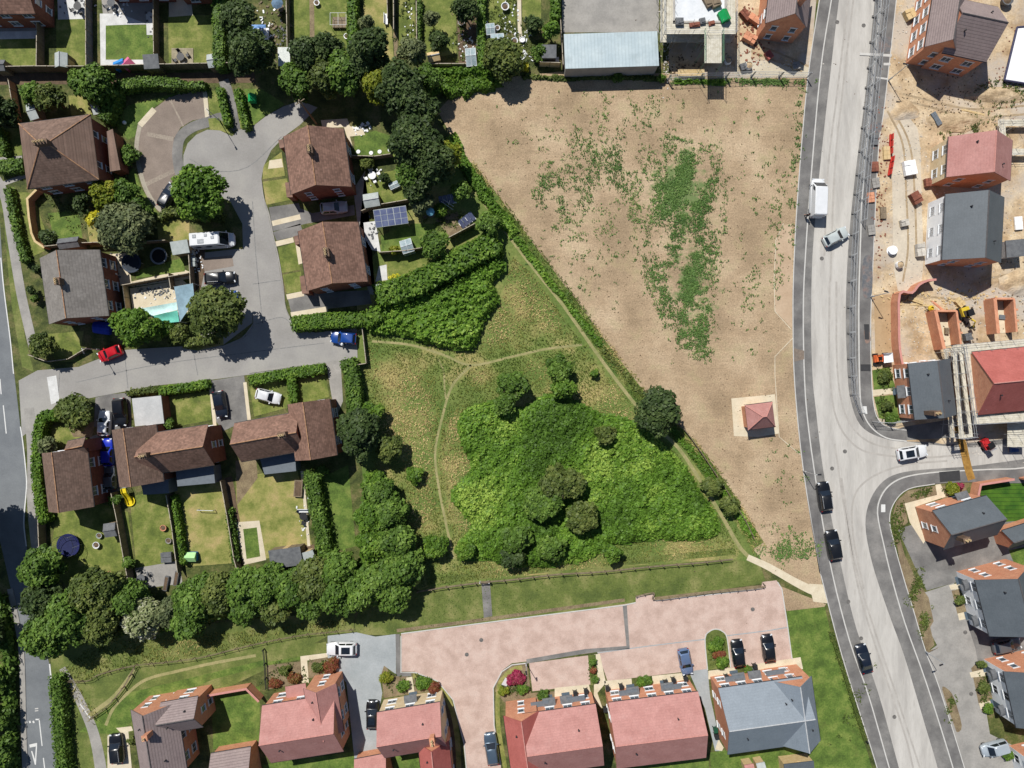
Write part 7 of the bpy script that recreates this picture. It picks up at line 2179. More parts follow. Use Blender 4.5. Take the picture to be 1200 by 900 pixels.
tree(590, 68, 24, 5.5, L_olive, 'bushy olive tree at the bottom of the cluttered vegetable plots')
tree(615, 78, 6, 1.6, L_gold, 'brilliant yellow bush at the field edge', bush=True)
tree(646, 36, 10, 4.2, L_bright, 'bright narrow conifer above the dark shed near the barn')
tree(625, 28, 11, 3.0, L_dark, 'dark shrub between the garden path and the bright conifer')
tree(634, 62, 10, 2.6, L_mid, 'green bush left of the dark shed near the barn')
tree(510, 288, 17, 5.0, L_mid, 'round dense green tree in the corner garden of the lower semi')
tree(495, 238, 14, 4.0, L_grey, 'grey-green tree between the solar canopy and the small panels')
tree(488, 218, 18, 6.0, L_dark, 'dark tree over the shaded end of the northern garden')
tree(541, 226, 12, 4.0, L_mid, 'rounded green tree at the apex of the corner garden')
tree(573, 264, 15, 4.2, L_mid, 'mid green tree between the corner fence and the field hedge')
tree(462, 293, 7, 1.8, L_yellow, 'yellow-green shrub left of the small greenhouse', bush=True)
tree(463, 326, 7, 1.7, L_gold, 'golden yellow shrub at the corner of the pale shed', bush=True)
tree(770, 482, 26, 6.0, L_dark, 'large dark lone tree on the hedge line of the bare field', ry=29)
tree(421, 508, 24, 7.0, L_dark, 'dark spreading tree beside the T-shaped house', ry=34, leaf=.36)
tree(456, 526, 17, 4.6, L_olive, 'olive tree right of the dark spreading tree at the meadow edge')
tree(437, 483, 13, 3.2, L_bright, 'bright green bush above the dark spreading tree')
tree(486, 557, 11, 2.2, L_bright, 'lone bright round bush in the middle of the dry meadow')
tree(600, 452, 22, 3.6, L_mid, 'pair of broad bushes by the meadow path, the upper one', ry=16)
tree(592, 474, 14, 3.2, L_mid, 'pair of broad bushes by the meadow path, the lower one')
tree(655, 432, 16, 3.6, L_mid, 'leafy bush nearest the trodden path junction', ry=18)
tree(660, 455, 14, 3.2, L_bright, 'brighter bush just below the leafy bush near the path junction')
tree(697, 437, 6, 1.6, L_bright, 'small bright bush beside the diagonal path')
tree(710, 510, 13, 3.0, L_olive, 'grey-olive bush in the upper brambles')
tree(658, 565, 28, 4.0, L_olive, 'largest olive tree standing in the brambles', ry=22)
tree(635, 590, 26, 4.0, L_mid, 'dark olive tree at the left of the group in the brambles', ry=20)
tree(680, 606, 23, 3.8, L_olive, 'olive tree at the lower right of the group in the brambles', ry=18)
tree(718, 648, 12, 3.2, L_bright, 'round bright bush at the foot of the brambles by the rail fence')
tree(605, 630, 20, 4.0, L_mid, 'mid green tree at the lower left of the brambles', ry=16)
tree(645, 642, 22, 3.8, L_mid, 'mid green bushy tree along the bottom of the brambles', ry=14)
tree(600, 655, 17, 3.5, L_dark, 'dark tree at the bottom left corner of the brambles', ry=12)
tree(545, 646, 12, 2.6, L_bright, 'bright bush beside the lower end of the meadow path')
tree(510, 640, 15, 3.0, L_bright, 'bright bush where the tree belt meets the dry meadow')
tree(836, 570, 14, 2.4, L_olive, 'straggly pale shrub on the hedge line near the rail fence', ry=12)
tree(855, 592, 12, 2.2, L_olive, 'straggly pale shrub lowest on the hedge line')
for x, y, r_, h_, m_, lb in ((446, 580, 20, 5.0, L_mid, 'tree at the top of the block of trees beside the mown back lawn'), (438, 566, 14, 4.5, L_bright, 'bright tree at the upper left of the block beside the mown back lawn'), (456, 600, 22, 5.5, L_mid, 'tree at the right of the block facing the dry meadow'), (436, 606, 20, 5.5, L_bright, 'tree in the middle left of the block beside the mown back lawn'), (464, 634, 22, 5.5, L_mid, 'tree lower right of the block facing the dry meadow'), (440, 638, 22, 5.5, L_bright, 'tree lower left of the block at the end of the mown back lawn'), (472, 664, 24, 6.0, L_mid, 'tree at the right hand end of the belt above the mown verge'), (446, 676, 24, 6.5, L_mid, 'second tree from the right hand end of the belt'), (462, 694, 22, 5.5, L_mid, 'lowest tree at the right hand end of the belt'), (424, 690, 25, 6.5, L_mid, 'tree of the belt above the white car with black roof glass'), (398, 668, 22, 6.0, L_mid, 'tree of the belt below the pale shed'), (396, 696, 25, 6.5, L_mid, 'tree of the belt left of the grey block court'), (368, 680, 24, 6.5, L_olive, 'tree of the belt below the dark summerhouse'), (364, 702, 22, 6.0, L_mid, 'lower tree of the belt below the dark summerhouse'), (340, 690, 24, 6.5, L_mid, 'tree of the belt below the putting green, nearer right'), (312, 688, 24, 6.5, L_mid, 'tree of the belt below the putting green, nearer left'), (322, 710, 20, 5.5, L_olive, 'dark lower tree of the belt below the putting green'), (284, 690, 24, 6.5, L_mid, 'tree of the belt below the dry back lawn'), (256, 694, 24, 6.5, L_olive, 'tree of the belt below the play tent'), (288, 712, 20, 5.5, L_mid, 'lower tree of the belt below the dry back lawn'), (230, 700, 26, 6.5, L_mid, 'tree of the belt just right of the white blossom'), (222, 728, 20, 5.5, L_mid, 'lower green tree of the belt right of the white blossom'), (150, 700, 22, 6.0, L_mid, 'green tree of the belt left above the white blossom'), (112, 698, 32, 8.0, L_olive, 'broad olive tree of the belt beside the trampoline garden'), (86, 722, 32, 8.5, L_mid, 'very broad tree of the belt next to the main road'), (58, 742, 27, 8.0, L_mid, 'tree of the belt overhanging the main road footway'), (118, 732, 24, 7.0, L_olive, 'lower olive tree of the belt left of the white blossom'), (50, 664, 23, 6.5, L_mid, 'tree beside the main road just below the navy trampoline'), (50, 706, 22, 7.0, L_dark, 'dark tree by the main road between two broad belt trees')):
    tree(x, y, r_ * 1.03, h_, m_, lb, group=TB, skirt=.1, nl=26, lob=.40)
tree(168, 722, 24, 5.5, L_blossom, 'white blossoming tree in the middle of the tree belt', ry=24, leaf=.24)
tree(198, 716, 16, 5.5, L_grey, 'pale green tree merging with the white blossom on its right', skirt=.1)
for x, y, r_, h_, lb in ((-45, 604, 33, 11, 'dark tree at the left edge whose shadow crosses the main road'), (-48, 652, 33, 11, 'dark tree at the left edge below the shadowed main road'), (-14, 742, 18, 5, 'dark tree at the left edge opposite the belt'), (-14, 800, 20, 3.6, 'tall hedge tree at the left edge opposite the road markings'), (-10, 842, 20, 3.6, 'leafy hedge tree at the left edge next to the white triangle marking'), (-6, 888, 20, 3.6, 'leafy hedge tree at the bottom left corner of the photo'), (-4, 170 - 40, 20, 4, 'dark bush at the left edge level with the pale shed')):
    tree(x, y, r_, h_, L_dark if y < 790 else L_mid, lb, skirt=.04, bush=False)
# west gardens bushes
tree(40, 110, 14, 4.5, L_mid, 'bushy tree left of the pair beside the pale curved shed')
tree(60, 116, 17, 5.0, L_olive, 'olive bushy tree right of the pale curved shed', ry=20)
tree(112, 100, 22, 5.5, L_mid, 'tree at the top of the curving hedge by the turning circle')
tree(96, 98, 15, 4.5, L_mid, 'tree left at the top of the curving hedge')
tree(152, 182, 11, 2.0, L_mid, 'clipped green bush with yellow flowers before the hip roofed house', ry=12)
tree(150, 178, 3.5, 1.9, L_gold, 'small yellow flower cushion on the clipped green bush')
tree(124, 228, 17, 4.2, L_yellow, 'yellow-green tree below the hip roofed house')
tree(148, 226, 16, 3.8, L_mid, 'dark green shrub right of the yellow-green tree')
tree(164, 246, 13, 3.4, L_mid, 'rounded shrub at the edge of the turning circle lawn')
tree(98, 240, 9, 3.6, L_dark, 'dark column shaped shrub on the lawn above the grey shed', ry=18)
tree(110, 256, 10, 2.6, L_gold, 'golden shrub between the two small back lawns')
tree(56, 278, 10, 2.5, L_dark, 'dark bush inside the kinking orange wall')
tree(37, 340, 5.5, 1.8, L_dark, 'round topiary bush leftmost of two before the grey roofed house')
tree(40, 350, 5, 1.8, L_mid, 'second topiary bush just below the first before the grey roofed house')
tree(44, 316, 6, 1.5, L_dark, 'small clipped bush at the upper corner of the grey roofed house')
tree(56, 522, 11, 2.6, L_grey, 'pale grey bush at the corner of the dark roofed house')
tree(197, 497, 8, 2.2, L_mid, 'green shrub against the wall beside the flat garage')
tree(206, 392, 14, 2.4, L_olive, 'low hedge bush left under the olive roadside tree')
tree(360, 302 + 10, 4, 1.0, L_dark, 'small dark bush in the front garden of the lower semi')
tree(134, 586, 8, 2.0, L_mid, 'leafy shrub in the shade beside the slide garden fence')
tree(150, 660, 8, 2.2, L_mid, 'shrub at the foot of the trampoline lawn fence')
tree(378, 552, 8, 2.6, L_mid, 'shrub at the top of the long back hedge')
tree(450, 208, 7, 2.0, L_dark, 'dark shrub beside the white patio table')
tree(430, 192, 8, 1.8, L_olive, 'olive shrub under the fence of the shaded lawn')
tree(518, 246, 9, 2.0, L_bright, 'bright leafy shrub beside the vegetable patch in the corner garden')
for x, y, r_, mt, lb in ((604, 815 - 20, 11, L_pinkfl, 'crimson flowering shrub in the bed at the drive bend'), (590, 810, 8, L_yellow, 'yellow-green shrub left in the bed at the drive bend'), (612, 808, 8, L_bright, 'bright shrub right in the bed at the drive bend'), (452, 794, 9, L_yellow, 'spiky yellow-green shrub beside the grey block court'), (472, 804, 9, L_bright, 'leafy shrub between the grey court and the slab path'), (496, 800, 9, L_bright, 'bright shrub in the bed under the curved kerb'), (508, 806, 7, L_red, 'red-brown shrub in the bed under the curved kerb'), (372, 782, 8, L_olive, 'olive shrub in the bed before the cross gable'), (388, 780, 9, L_red, 'red-brown shrub in the bed before the cross gable'), (322, 800, 8, L_red, 'red-brown shrub left in the planted plot'), (344, 794, 8, L_red, 'red-brown shrub right in the planted plot'), (334, 786, 7, L_olive, 'olive shrub at the back of the planted plot'), (839, 755, 10, L_bright, 'green shrub at the top of the oval bed'), (842, 766, 8, L_red, 'reddish shrub in the middle of the oval bed'), (846, 776, 8, L_bright, 'green shrub at the bottom of the oval bed'), (694, 776, 5, L_mid, 'small shrub at the top of the narrow bed between bays'), (695, 786, 5, L_red, 'small reddish shrub in the narrow bed between bays'), (697, 796, 5, L_mid, 'small shrub at the foot of the narrow bed between bays'), (636, 814, 7, L_mid, 'low green shrub before the orange front gable'), (876, 784, 5, L_mid, 'small shrub between the two black hatchbacks'), (751, 799, 6, L_bright, 'small planted square shrub, left half, before the wide red house'), (758, 798, 6, L_mid, 'small planted square shrub, right half, before the wide red house'), (1116, 572, 8, L_yellow, 'lime green shrub with pale flowers by the corner house'), (1125, 570, 6, L_pinkfl, 'small pink flowering shrub by the corner house'), (1150, 778, 7, L_olive, 'olive shrub at the top of the bed before the white fronted house'), (1152, 806, 9, L_olive, 'olive shrub in the middle of the bed before the white fronted house'), (1158, 830, 6, L_bright, 'bright shrub at the foot of the bed before the white fronted house'), (1125, 704, 8, L_olive, 'olive shrub before the upper white fronted house'), (1182, 885, 8, L_bright, 'green shrub beside the silver people carrier'), (1036, 440, 9, L_olive, 'shrub in the upper front bed of the plain slated house'), (1040, 476, 9, L_olive, 'shrub in the lower front bed of the plain slated house'), (1044, 490, 8, L_mid, 'shrub at the corner of the front bed by the mesh fence'), (154, 870 - 2, 6, L_olive, 'low shrub between the pale drive and the mauve roofed house'), (775, 92, 7, L_bright, 'bright weed clump at the corner of the field and the scaffold'), (724, 90, 8, L_mid, 'green clump in the shadow of the barn')):
    tree(x, y, r_ * 1.05, .85 + .05 * (int(x) % 7), mt, lb, leaf=.13, dens=46, ry=r_ * (.7 + .1 * (int(x * 3) % 5)), nl=9, lob=.5)
# ---------------------------------------------------------------- hedges
hedge([(257, -30), (258, 78)], 13, 2.6, L_mid, 'tall clipped hedge right of the timber deck garden')
hedge([(413, -30), (413, 62)], 10, 2.4, L_bright, 'tall dark clipped hedge between two long gardens')
hedge([(563.5, -30), (564, 80)], 8, 1.8, L_bright, 'narrow clipped hedge right of the small greenhouse')
hedge([(651, -30), (651, 22)], 9, 2.2, L_bright, 'clipped hedge beside the concrete yard')
hedge([(491, 0), (491, 58)], 4, 1.4, L_mid, 'thin low hedge left of the bright long lawn')
hedge([(88, 92), (112, 96), (130, 106), (140, 102), (170, 97), (212, 99)], 11, 2.2, L_mid, 'long hedge along the lane above the turning circle lawn')
hedge([(134, 104), (131, 120), (124, 140)], 14, 2.6, L_mid, 'thick hedge curving down beside the turning circle lawn')
hedge([(214, 101), (240, 100)], 7, 1.6, L_mid, 'short hedge between the gravel drives and the lane')
hedge([(257, 104), (263, 128), (267, 146)], 7, 1.6, L_bright, 'clipped hedge left of the lane path')
hedge([(278, 106), (284, 130), (289, 150)], 7, 1.6, L_bright, 'clipped hedge right of the lane path')
hedge([(10, 222), (20, 270), (30, 306)], 8, 1.3, L_mid, 'clipped hedge along the footway of the main road')
hedge([(0, 196), (26, 194)], 15, 1.5, L_mid, 'short broad hedge beside the hip roofed house gate')
hedge([(1, 152), (6, 182)], 6, 1.6, L_mid, 'dark hedge at the left edge beside the small lawn')
hedge([(345, 380), (380, 376), (424, 374)], 17, 2.0, L_bright, 'bright green clipped hedge above the blue car')
hedge([(446, 346), (480, 336), (520, 316), (552, 298), (580, 286)], 26, 3.0, L_bright, 'broad bright laurel hedge running diagonally along the meadow', leaf=.26, dens=18, rough=.22)
hedge([(430, 376), (444, 368)], 16, 2.4, L_bright, 'block of laurel joining the bright hedge to the meadow', leaf=.26, dens=18, rough=.2)
hedge([(408, 424), (414, 450), (416, 486)], 17, 2.4, L_mid, 'tall clipped hedge right of the concrete side path')
hedge([(294, 446), (338, 438), (379, 432)], 11, 1.5, L_bright, 'clipped hedge along the estate road before the white hatchback')
hedge([(342, 444), (344, 470)], 9, 1.5, L_bright, 'short hedge branching down beside the white hatchback')
hedge([(188, 458), (215, 455), (243, 450)], 9, 1.5, L_bright, 'clipped hedge along the estate road right of the flat garage')
hedge([(150, 461), (186, 456)], 6, 1.1, L_olive, 'low olive hedge above the flat garage')
hedge([(66, 488), (52, 488), (46, 510), (44, 545), (46, 575), (50, 600), (54, 610)], 11, 1.9, L_bright, 'tall clipped hedge round the dark roofed house by the main road')
hedge([(204, 582), (210, 620), (215, 660)], 5, 1.5, L_bright, 'thin clipped hedge along the fence between two back lawns')
hedge([(365, 556), (371, 590), (377, 620), (382, 650)], 16, 2.2, L_mid, 'loose green hedge between the dry lawn and the mown lawn', rough=.2)
hedge([(268, 598), (274, 640), (276, 660)], 6, 1.2, L_mid, 'thin row of plants left of the putting green fence', rough=.2)
hedge([(188, 256), (198, 248), (226, 252), (260, 256)], 7, 1.2, L_olive, 'shaded low hedge under the round bright tree', rough=.15)
hedge([(218, 402), (250, 398)], 9, 1.4, L_olive, 'low olive hedge by the road under the olive tree', rough=.15)
hedge([(66, 796), (69, 830), (72, 870), (76, 920)], 14, 1.9, L_mid, 'tall dark hedge between the main road and the tarmac path', rough=.2)
hedge([(974, 742), (988, 785), (1002, 830), (1014, 868)], 4, .35, L_olive, 'low planted strip along the pavement beside the big lawn', rough=.15, leaf=.14, dens=26)
hedge([(-2, 700), (8, 760), (9, 800), (10, 850), (12, 905)], 9, 1.4, L_mid, 'tall roadside hedge at the left edge by the road markings', rough=.3, leaf=.28, dens=14)
# ---------------------------------------------------------------- masses nobody could count
def inside(poly, X, Y):
    c = np.zeros(len(X), bool)
    n = len(poly)
    j = n - 1
    for i in range(n):
        xi, yi = poly[i]
        xj, yj = poly[j]
        t = ((yi > Y) != (yj > Y)) & (X < (xj - xi) * (Y - yi) / ((yj - yi) or 1e-9) + xi)
        c ^= t
        j = i
    return c
def vnoise(x, y, f, seed=0):
    r = np.random.default_rng(seed)
    o = np.zeros_like(x)
    amp, tot = 1.0, 0
    for k in range(4):
        for _ in range(3):
            a = r.uniform(0, 6.28)
            o += amp * np.sin((x * math.cos(a) + y * math.sin(a)) * f * (2 ** k) * r.uniform(.7, 1.3) + r.uniform(0, 6.28))
            tot += amp
        amp *= .6
    return o / tot
def edge_dist(poly, X, Y):
    d = np.full(len(X), 1e9)
    n = len(poly)
    for i in range(n):
        ax, ay = poly[i]
        bx, by = poly[(i + 1) % n]
        dx, dy = bx - ax, by - ay
        t = np.clip(((X - ax) * dx + (Y - ay) * dy) / (dx * dx + dy * dy + 1e-9), 0, 1)
        d = np.minimum(d, np.hypot(X - ax - t * dx, Y - ay - t * dy))
    return d
def mass(name, poly_px, hmax, mat, label, leaf=.24, dens=13, seed=1, f=.9, edge=9.0, tmix=.22, cat='ground cover', sp=5, tones=(), g=.5):
    """bumpy leafy ground cover over a photo outline: rolling canopy surface plus leaf faces"""
    rng = np.random.default_rng(seed)
    poly = [G(*p) for p in (spline(poly_px, sp, True) if sp else poly_px)]
    xs, ys = [p[0] for p in poly], [p[1] for p in poly]
    A = (max(xs) - min(xs)) * (max(ys) - min(ys))
    n = int(A * dens)
    X, Y = rng.uniform(min(xs), max(xs), n), rng.uniform(min(ys), max(ys), n)
    k = inside(poly, X, Y)
    X, Y = X[k], Y[k]
    def hz(x, y):
        e = np.clip(edge_dist(poly, x, y) / (edge * S), 0, 1)
        e = np.sqrt(np.clip(e * (2 - e), 0, 1))
        b = .62 + .40 * vnoise(x, y, f * .8, seed) + .30 * np.abs(vnoise(x, y, f * 2.4, seed + 1)) * 2
        return hmax * e * np.clip(b, .12, 1.5)
    Z = hz(X, Y)
    eps = .25
    nx = -(hz(X + eps, Y) - Z) / eps
    ny = -(hz(X, Y + eps) - Z) / eps
    N = np.column_stack([nx, ny, np.ones(len(X))])
    N /= np.linalg.norm(N, axis=1, keepdims=True)
    T = .48 + tmix * 2.6 * vnoise(X, Y, .3, seed + 5) + tmix * 1.2 * vnoise(X, Y, 1.2, seed + 6) + rng.normal(0, .12, len(X))
    for bx, by, br, ba in tones:
        g0 = G(bx, by)
        T += ba * np.exp(-((X - g0[0]) ** 2 + (Y - g0[1]) ** 2) / (br * S) ** 2)
    q = leaves(np.column_stack([X, Y, Z + rng.uniform(-.12, .12, len(X))]), N, leaf, .42, .64, rng)
    # canopy surface below the leaves
    gx, gy = np.arange(min(xs), max(xs), g), np.arange(min(ys), max(ys), g)
    qs = []
    GX, GY = np.meshgrid(gx, gy)
    ins = inside(poly, GX.ravel() + g / 2, GY.ravel() + g / 2)
    cx, cy = GX.ravel()[ins], GY.ravel()[ins]
    cs = []
    for dx, dy in ((0, 0), (g, 0), (g, g), (0, g)):
        cs.append(np.column_stack([cx + dx, cy + dy, np.maximum(hz(cx + dx, cy + dy) - .14, .03)]))
    q2 = np.stack(cs, 1)
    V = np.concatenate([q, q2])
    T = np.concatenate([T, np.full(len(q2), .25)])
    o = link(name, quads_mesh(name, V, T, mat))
    tag(o, label, cat, None, 'stuff')
    return o
mass('bramble_thicket', [(580, 470), (610, 478), (640, 462), (668, 466), (700, 482), (730, 488), (752, 500), (778, 520), (802, 545), (820, 575), (840, 606), (838, 628), (800, 634), (770, 632), (740, 636), (712, 640), (690, 656), (640, 664), (596, 664), (572, 656), (540, 654), (536, 636), (552, 616), (532, 590), (530, 572), (552, 548), (540, 520), (538, 490), (552, 476)], 1.35, L_bramble, 'sprawling bright green bramble thicket filling the lower meadow', leaf=.22, dens=30, seed=3, edge=20, f=.7, tmix=.3, tones=((560, 580, 26, .4), (600, 500, 20, .2), (770, 590, 40, .15), (650, 540, 40, -.35), (620, 620, 30, -.2), (720, 560, 30, -.1)))
mass('bramble_thicket', [(432, 385), (440, 360), (470, 350), (520, 334), (560, 308), (586, 296), (592, 318), (578, 332), (586, 352), (570, 375), (556, 408), (535, 410), (505, 404), (470, 394), (440, 392)], 2.2, L_bramble, 'bramble and hawthorn thicket below the laurel hedge', leaf=.25, dens=24, seed=8, edge=10, f=.8)
def wild(pts, wpx, h, mat, label, seed):
    """unclipped hedge or weedy strip with a ragged outline"""
    rg = np.random.default_rng(seed)
    o = ribbon(pts, wpx * 1.25, 5)
    o = [(x + rg.normal(0, wpx * .16), y + rg.normal(0, wpx * .16)) for x, y in o]
    m = mass('wild_hedge', o, h * .8, L_bramble if mat is L_mid else mat, label, leaf=.2, dens=38, seed=seed, f=1.1, edge=max(2.5, wpx * .4), cat='hedge', sp=0, g=.22)
    m['kind'] = 'thing'
    return m
wild([(500, 98), (530, 102), (566, 96), (585, 90)], 20, 1.8, L_bright, 'bramble hedge along the top left edge of the bare field', 41)
wild([(500, 88), (560, 86), (600, 84)], 10, 2.0, L_mid, 'rough hedge behind the fence at the top of the field', 42)
wild([(528, 158), (548, 200), (574, 238), (604, 276)], 11, 1.1, L_mid, 'rough hedge along the upper left edge of the bare field', 46)
wild([(604, 278), (642, 328), (678, 372), (706, 406)], 6, .6, L_mid, 'low rough hedge along the middle left edge of the bare field', 47)
wild([(706, 408), (742, 450), (762, 470)], 4.5, .5, L_olive, 'low rough hedge above the lone dark tree', 48)
wild([(786, 500), (812, 532), (840, 566), (862, 598), (882, 628)], 8, .6, L_mid, 'straggling hedge along the lower left edge of the bare field', 49)
wild([(790, 95), (850, 97)], 5, .5, L_mid, 'thin weedy strip below the scaffold platform', 48)
wild([(612, 90), (650, 92), (720, 90), (770, 92)], 5, .5, L_olive, 'thin weedy strip below the barn', 49)
def grass(name, poly_px, mat, label, dens, size, hgt, seed, tones=(), holes=(), cat='grass', tshift=0.0):
    rng = np.random.default_rng(seed)
    poly = [G(*p) for p in poly_px]
    xs, ys = [p[0] for p in poly], [p[1] for p in poly]
    n = int((max(xs) - min(xs)) * (max(ys) - min(ys)) * dens)
    X, Y = rng.uniform(min(xs), max(xs), n), rng.uniform(min(ys), max(ys), n)
    k = inside(poly, X, Y)
    near = np.full(n, 1e9)
    for hp, w in holes:
        gp_ = [G(*p) for p in hp]
        dd = np.full(n, 1e9)
        for (ax, ay), (bx, by) in zip(gp_[:-1], gp_[1:]):
            dx, dy = bx - ax, by - ay
            t = np.clip(((X - ax) * dx + (Y - ay) * dy) / (dx * dx + dy * dy + 1e-9), 0, 1)
            dd = np.minimum(dd, np.hypot(X - ax - t * dx, Y - ay - t * dy))
        near = np.minimum(near, dd)
        k &= dd > w * S / 2 * rng.uniform(.7, 1.2, n)
    cl = vnoise(X, Y, .8, seed)
    k &= rng.uniform(0, 1, n) < .65 + .6 * cl
    X, Y, near = X[k], Y[k], near[k]
    n = len(X)
    T = .45 + tshift - .45 * np.exp(-(near / 1.6) ** 2) + 1.5 * vnoise(X, Y, .22, seed + 2) + .3 * vnoise(X, Y, 1.1, seed + 3) + rng.normal(0, .07, n)
    for bx, by, br, ba in tones:
        g0 = G(bx, by)
        T += ba * np.exp(-((X - g0[0]) ** 2 + (Y - g0[1]) ** 2) / (br * S) ** 2)
    a = rng.uniform(0, 6.28, n)
    lean = rng.uniform(.25, 1.0, n)
    hh = hgt * rng.uniform(.5, 1.3, n)
    w = size * rng.uniform(.6, 1.3, n)
    ux, uy = np.cos(a), np.sin(a)
    tip = np.column_stack([X + uy * hh * lean, Y - ux * hh * lean, hh * np.sqrt(np.clip(1.2 - lean ** 2, .1, 1))])
    b0 = np.column_stack([X - ux * w, Y - uy * w, np.full(n, .01)])
    b1 = np.column_stack([X + ux * w, Y + uy * w, np.full(n, .01)])
    t0 = tip - np.column_stack([ux * w * .35, uy * w * .35, np.zeros(n)])
    t1 = tip + np.column_stack([ux * w * .35, uy * w * .35, np.zeros(n)])
    o = link(name, quads_mesh(name, np.stack([b0, b1, t1, t0], 1), T, mat))
    tag(o, label, cat, None, 'stuff')
    return o
PA = [(545, 208), (580, 255), (620, 308), (660, 358), (700, 415), (735, 462), (765, 498), (795, 525), (828, 575), (850, 612), (866, 640), (880, 655)]
PB = [(436, 400), (480, 404), (520, 416), (552, 428), (600, 418), (640, 409), (682, 404)]
PC = [(552, 428), (530, 452), (518, 490), (510, 530), (514, 570), (524, 620), (532, 655)]
grass('meadow_grass', [(430, 392), (470, 398), (560, 408), (590, 345), (600, 300), (625, 322), (700, 425), (745, 470), (800, 540), (862, 620), (872, 648), (800, 655), (700, 664), (565, 678), (494, 688), (480, 640), (440, 560), (424, 480)], L_straw, 'tall dry meadow grass with green and straw coloured patches', 38, .065, .30, 21, holes=((PA, 7), (PB, 5), (PC, 5)), tshift=-.14, tones=((478, 500, 26, 0.74), (500, 545, 22, 0.68), (492, 600, 24, 0.68), (540, 500, 20, 0.94), (536, 545, 18, 0.94), (538, 590, 18, 0.68), (560, 440, 18, 0.81), (628, 425, 18, 0.74), (600, 372, 34, 0.61), (575, 395, 22, 0.54), (640, 380, 16, 0.54), (720, 462, 20, 0.74), (735, 488, 12, 0.54), (640, 350, 18, 0.27), (760, 645, 60, 0.34), (690, 652, 14, 0.54), (480, 450, 20, 0.27), (440, 430, 26, 0.20), (520, 660, 16, .3)))
grass('verge_grass', [(420, 742), (424, 716), (500, 692), (570, 684), (700, 671), (856, 659), (893, 682), (745, 700), (600, 724), (468, 741)], L_verge, 'mown green grass verge between the rail fence and the paved court', 14, .05, .14, 22)
grass('rough_grass', [(66, 790), (110, 755), (180, 745), (300, 738), (410, 722), (400, 738), (300, 754), (200, 774), (120, 790), (90, 800), (118, 842), (150, 806), (110, 850)], L_straw, 'rough grass along the rail fence below the tree belt', 26, .06, .4, 23, tshift=-.22)
grass('rank_grass', ribbon([(548, 194), (592, 250), (636, 310), (674, 360), (706, 404), (744, 454), (772, 490), (808, 520), (842, 566), (868, 606), (890, 642)], 17, 4), L_straw, 'rank green grass along the diagonal path and field edge', 42, .06, .4, 24, holes=((PA, 6),), tshift=-.12)
mass('hedgerow_scrub', [(70, 700), (100, 690), (150, 706), (210, 700), (260, 692), (320, 690), (380, 684), (420, 660), (432, 600), (436, 575), (462, 580), (470, 620), (484, 660), (478, 690), (440, 706), (400, 708), (340, 712), (280, 720), (220, 734), (150, 742), (100, 748), (66, 740)], 4.4, L_mid, 'dense scrub filling the gaps between the trees of the belt', leaf=.25, dens=16, seed=12, f=.8, edge=14, g=.5)['kind'] = 'stuff'
# green weeds in the bare field
def weeds(name, blobs, label, seed, dens, mat, leaf=.1):
    rng = np.random.default_rng(seed)
    Ps = []
    for x, y, sx, sy, n, rot in blobs:
        p = np.clip(rng.normal(0, 1, (n, 2)), -1.9, 1.9) * np.array([sx, sy])
        ca, sa = math.cos(rot), math.sin(rot)
        p = np.column_stack([p[:, 0] * ca - p[:, 1] * sa + x, p[:, 0] * sa + p[:, 1] * ca + y])
        g = np.array([G(a, b) for a, b in p])
        kk = vnoise(g[:, 0], g[:, 1], 1.6, seed) + .6 * vnoise(g[:, 0], g[:, 1], .5, seed + 1) > rng.uniform(-.28, .30, n)
        Ps.append(g[kk])
    g = np.concatenate(Ps)
    m = 6
    Pt = np.repeat(g, m, 0) + rng.normal(0, .17, (len(g) * m, 2))
    Z = rng.uniform(.03, .22, len(Pt))
    T = .4 + .5 * vnoise(Pt[:, 0], Pt[:, 1], .4, 9) + rng.normal(0, .2, len(Pt))
    q = leaves(np.column_stack([Pt, Z]), np.tile([0, 0, 1.0], (len(Pt), 1)), leaf, .5, .6, rng)
    tag(link(name, quads_mesh(name, q, T, mat)), label, 'weeds', None, 'stuff')
weeds('field_weeds', [(795, 215, 22, 27, 1700, .2), (800, 205, 11, 18, 700, 0), (790, 235, 26, 20, 500, 0), (808, 250, 16, 22, 900, .2), (805, 300, 17, 24, 1100, .3), (812, 335, 14, 18, 800, .2), (800, 360, 15, 22, 1100, -.4), (812, 385, 9, 12, 500, 0), (822, 412, 7, 7, 160, 0), (775, 315, 18, 14, 380, .5), (722, 205, 16, 12, 420, .3), (645, 230, 10, 20, 380, -.3), (660, 212, 18, 10, 300, .1), (690, 240, 18, 10, 150, 0), (700, 150, 30, 20, 220, .2), (755, 130, 24, 14, 130, 0), (720, 180, 26, 12, 260, 0), (835, 240, 8, 30, 260, 0), (730, 255, 30, 24, 300, 0)], 'green weeds spreading in a ragged tongue down the middle of the bare field', 31, 1, L_weed, .11)
weeds('field_weeds', [(930, 640, 16, 10, 220, .3), (915, 650, 14, 8, 140, 0), (920, 560, 14, 30, 60, 0), (905, 250, 10, 40, 90, 0), (880, 350, 12, 40, 110, 0), (936, 140, 3, 30, 130, .1), (930, 230, 3, 30, 80, .05), (912, 310, 3, 30, 60, 0), (750, 330, 70, 50, 150, 0), (660, 165, 50, 30, 120, 0), (870, 180, 40, 60, 130, 0), (900, 96, 30, 1.6, 420, .02), (815, 95, 22, 1.6, 150, .02), (690, 290, 30, 30, 110, 0)], 'sparse scattered weeds in the outer parts of the bare field', 33, 1, L_weed, .12)
